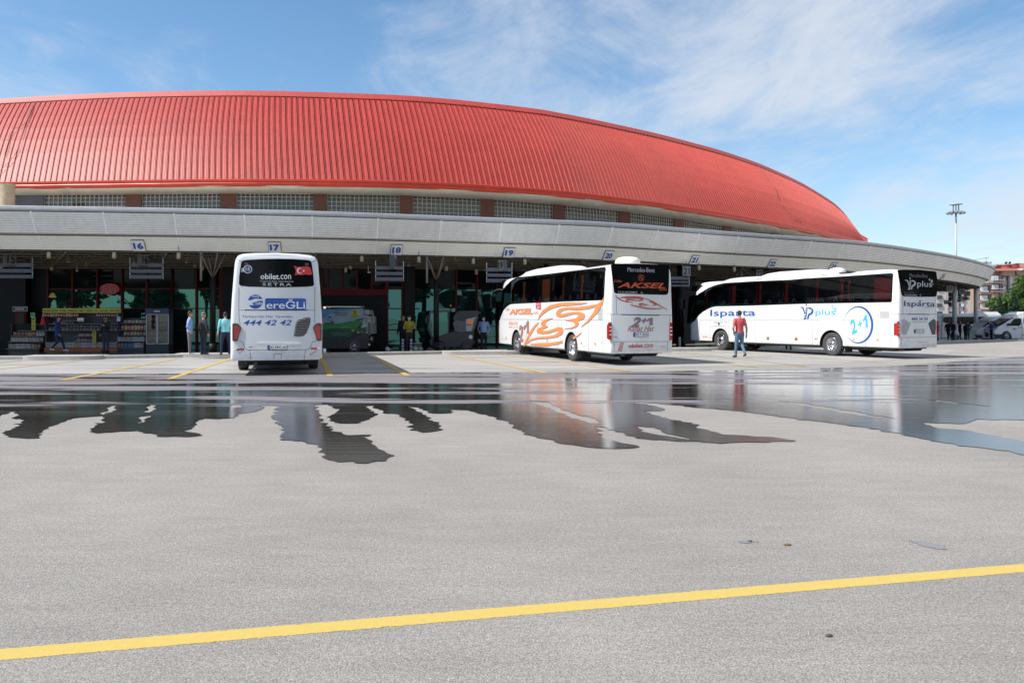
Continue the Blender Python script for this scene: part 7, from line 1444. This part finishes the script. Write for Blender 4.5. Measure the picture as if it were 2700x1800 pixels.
# trees
BARK = mat('bark', (.10, .07, .05), .9, .2, 5, bump=.5)
def leafm(name, c, tr_=.3):
    q = NT(name); n = q.noise(.9, 4); n2 = q.n('ShaderNodeObjectInfo'); q.set(Base_Color=q.ramp(n, [(.3, tuple(x*.6 for x in c)), (.7, tuple(x*1.35 for x in c))]), Roughness=.55); 
    t2 = q.n('ShaderNodeBsdfTranslucent'); t2.inputs[0].default_value = (c[0]*1.6, c[1]*1.6, c[2]*.8, 1); ms = q.n('ShaderNodeMixShader'); ms.inputs[0].default_value = tr_; q.l(q.b.outputs[0], ms.inputs[1]); q.l(t2.outputs[0], ms.inputs[2]); q.l(ms.outputs[0], q.o.inputs[0]); return q.m
LG, LD, LC = leafm('spring_leaves', (.062, .12, .022)), leafm('dark_leaves', (.035, .075, .02)), leafm('conifer_needles', (.030, .060, .030), .1)
def tree(label, x, y, h, w_, seed, leaf, n=2600, ls=.26, name='deciduous_tree', conifer=False, group=None, lo=.35):
    rnd = random.Random(seed); t_ = thing(name, label, 'tree', (x, y, GZ(y) if y > 0 else 0), 0, group); mb = MB(); mb.tube((0, 0, 0), (0, 0, h*(.5 if not conifer else .95)), .03*h, .012*h, BARK, 8)
    blobs = []
    if not conifer:
        for k in range(9):
            a = rnd.uniform(0, 6.28); rr = rnd.uniform(.15, .34)*w_; z = h*rnd.uniform(.45, .86); e = Vector((rr*math.cos(a), rr*math.sin(a), z)); mb.tube((0, 0, h*rnd.uniform(.25, .45)), e, .012*h, .004*h, BARK, 6); blobs.append((e, Vector((w_*.24, w_*.24, h*.14))*rnd.uniform(.7, 1.2)))
        for k in range(10): a = rnd.uniform(0, 6.28); rr = rnd.uniform(.0, .42)*w_; z = h*rnd.uniform(lo, .93); rr *= math.sqrt(max(.1, 1-((z/h-.6)/(.42 if lo > .3 else .6))**2)); blobs.append((Vector((rr*math.cos(a), rr*math.sin(a), z)), Vector((w_*.2, w_*.2, h*.10))*rnd.uniform(.6, 1.2)))
    mb.build('trunk', t_); lf = MB(); vs = []; fs = []
    for i in range(n):
        if conifer:
            z = h*(1-rnd.random()**.6*.92); lay = (z/h*13) % 1; rr = w_/2*(1-z/h)*(.55+.5*(1-lay))*math.sqrt(rnd.random()*.7+.3); a = rnd.uniform(0, 6.28); p = Vector((rr*math.cos(a), rr*math.sin(a), z-rr*.25)); s_ = ls*rnd.uniform(.6, 1.2); d1 = Vector((math.cos(a), math.sin(a), -.35+rnd.gauss(0, .15))); d2 = Vector((-math.sin(a), math.cos(a), rnd.gauss(0, .3)))
        else:
            c, r_ = rnd.choice(blobs); v = Vector((rnd.gauss(0, 1), rnd.gauss(0, 1), rnd.gauss(0, 1))).normalized()*rnd.random()**.4; p = c+Vector((v.x*r_.x, v.y*r_.y, v.z*r_.z)); s_ = ls*rnd.uniform(.6, 1.3); d1 = Vector((rnd.gauss(0, 1), rnd.gauss(0, 1), rnd.gauss(0, .6))).normalized(); d2 = d1.cross(Vector((rnd.gauss(0, 1), rnd.gauss(0, 1), rnd.gauss(0, 1)))).normalized()
        b = len(vs); vs += [p-d1*s_, p+d2*s_*.5, p+d1*s_, p-d2*s_*.5]; fs.append((b, b+1, b+2, b+3))
    lf.add(vs, fs, leaf); lf.build('crown', t_, fix=False); return t_
p = PT(2672, 104); tree('tall light green leafy tree before the flats at the right edge', p.x, p.y, 6.6, 5.2, 3, LG, 5200, .22); p = PT(2712, 100); tree('tallest leafy tree cut by the right edge of the picture', p.x, p.y, 8.3, 6, 5, LG, 5200, .22)
p = PT(2634, 106); tree('lower leafy tree left of the dark conifers', p.x, p.y, 5.4, 4.2, 8, LG, 3000, .2)
p = PT(2638, 92); tree('dark conifer behind the midibus rear, the left one', p.x, p.y, 4.5, 3.8, 1, LC, 3600, .2, 'conifer_tree', True); p = PT(2674, 90); tree('dark conifer behind the vans, the right one', p.x, p.y, 5.0, 4.4, 2, LC, 4000, .2, 'conifer_tree', True); 
p = PT(2716, 96); tree('dark conifer cut by the right edge of the picture', p.x, p.y, 4.2, 4.0, 4, LC, 3000, .2, 'conifer_tree', True)
# trees behind the photographer, seen in the storefront glass
for i in range(20):
    rnd = random.Random(50+i); x = -78+i*11.5+rnd.uniform(-2, 2); y = -38-rnd.uniform(0, 12); tl = 1.5 if x > 50 else 1  # right-hand trees added, taller and low-crowned, to darken vehicle window reflections
    tree('tree across the yard, unseen except as a reflection in glass', x, y, rnd.uniform(7, 12)*tl, rnd.uniform(9, 12)*(1.3 if x > 50 else 1), 60+i, LD, 1300 if tl == 1 else 2200, .75, group='trees across the yard', lo=.35 if tl == 1 else .06)
for i in range(9): tree('unseen tree added right of the yard to darken coach window reflections', 104+(i % 3)*4, -32+i*10, 14, 14, 90+i, LD, 1800, .8, group='added trees darkening coach window reflections', lo=.06)  # out of view, added so the coach windows reflect something dark
# fillers on the platform
hz = MB()
# debris and marks on the dry asphalt
DBR = mat('dry_leaf_litter', (.16, .10, .05), .9)
for i, (u, v, w_, lab) in enumerate(((2076, 1437, .03, 'small brown leaf on the asphalt above the yellow line'), (2186, 1677, .02, 'small dark pebble on the asphalt below the yellow line'), (1977, 1428, .02, 'flat dark scrap on the asphalt left of the brown leaf'))):
    p = G(u, v); mb = MB(); mb.ball((0, 0, .006), (w_, w_*.6, .008), DBR if i == 0 else DGREY, 8, k=5); o = mb.build('litter'); o.location = p; tag(o, lab, 'litter')
DAMP = NT('damp_mark'); DAMP.set(Base_Color=(.19, .19, .195), Roughness=.75); DAMP = DAMP.m
for pts in ([(2395, 1425), (2440, 1428), (2490, 1437), (2498, 1449), (2470, 1447), (2430, 1438)], [(1950, 1426), (1985, 1425), (2000, 1429), (1975, 1433), (1955, 1431)]):
    mb = MB(); q_ = []; rnd = random.Random(9)
    P2 = [G(*p) for p in pts]
    for a, b in zip(P2, P2[1:]+P2[:1]):
        for k in range(6): c = a.lerp(b, k/6); q_.append((c.x+rnd.gauss(0, .008), c.y+rnd.gauss(0, .008)))
    mb.sheet(q_, lambda x, y: (x, y, .0035), DAMP); struct(mb.build('ground_stain'))
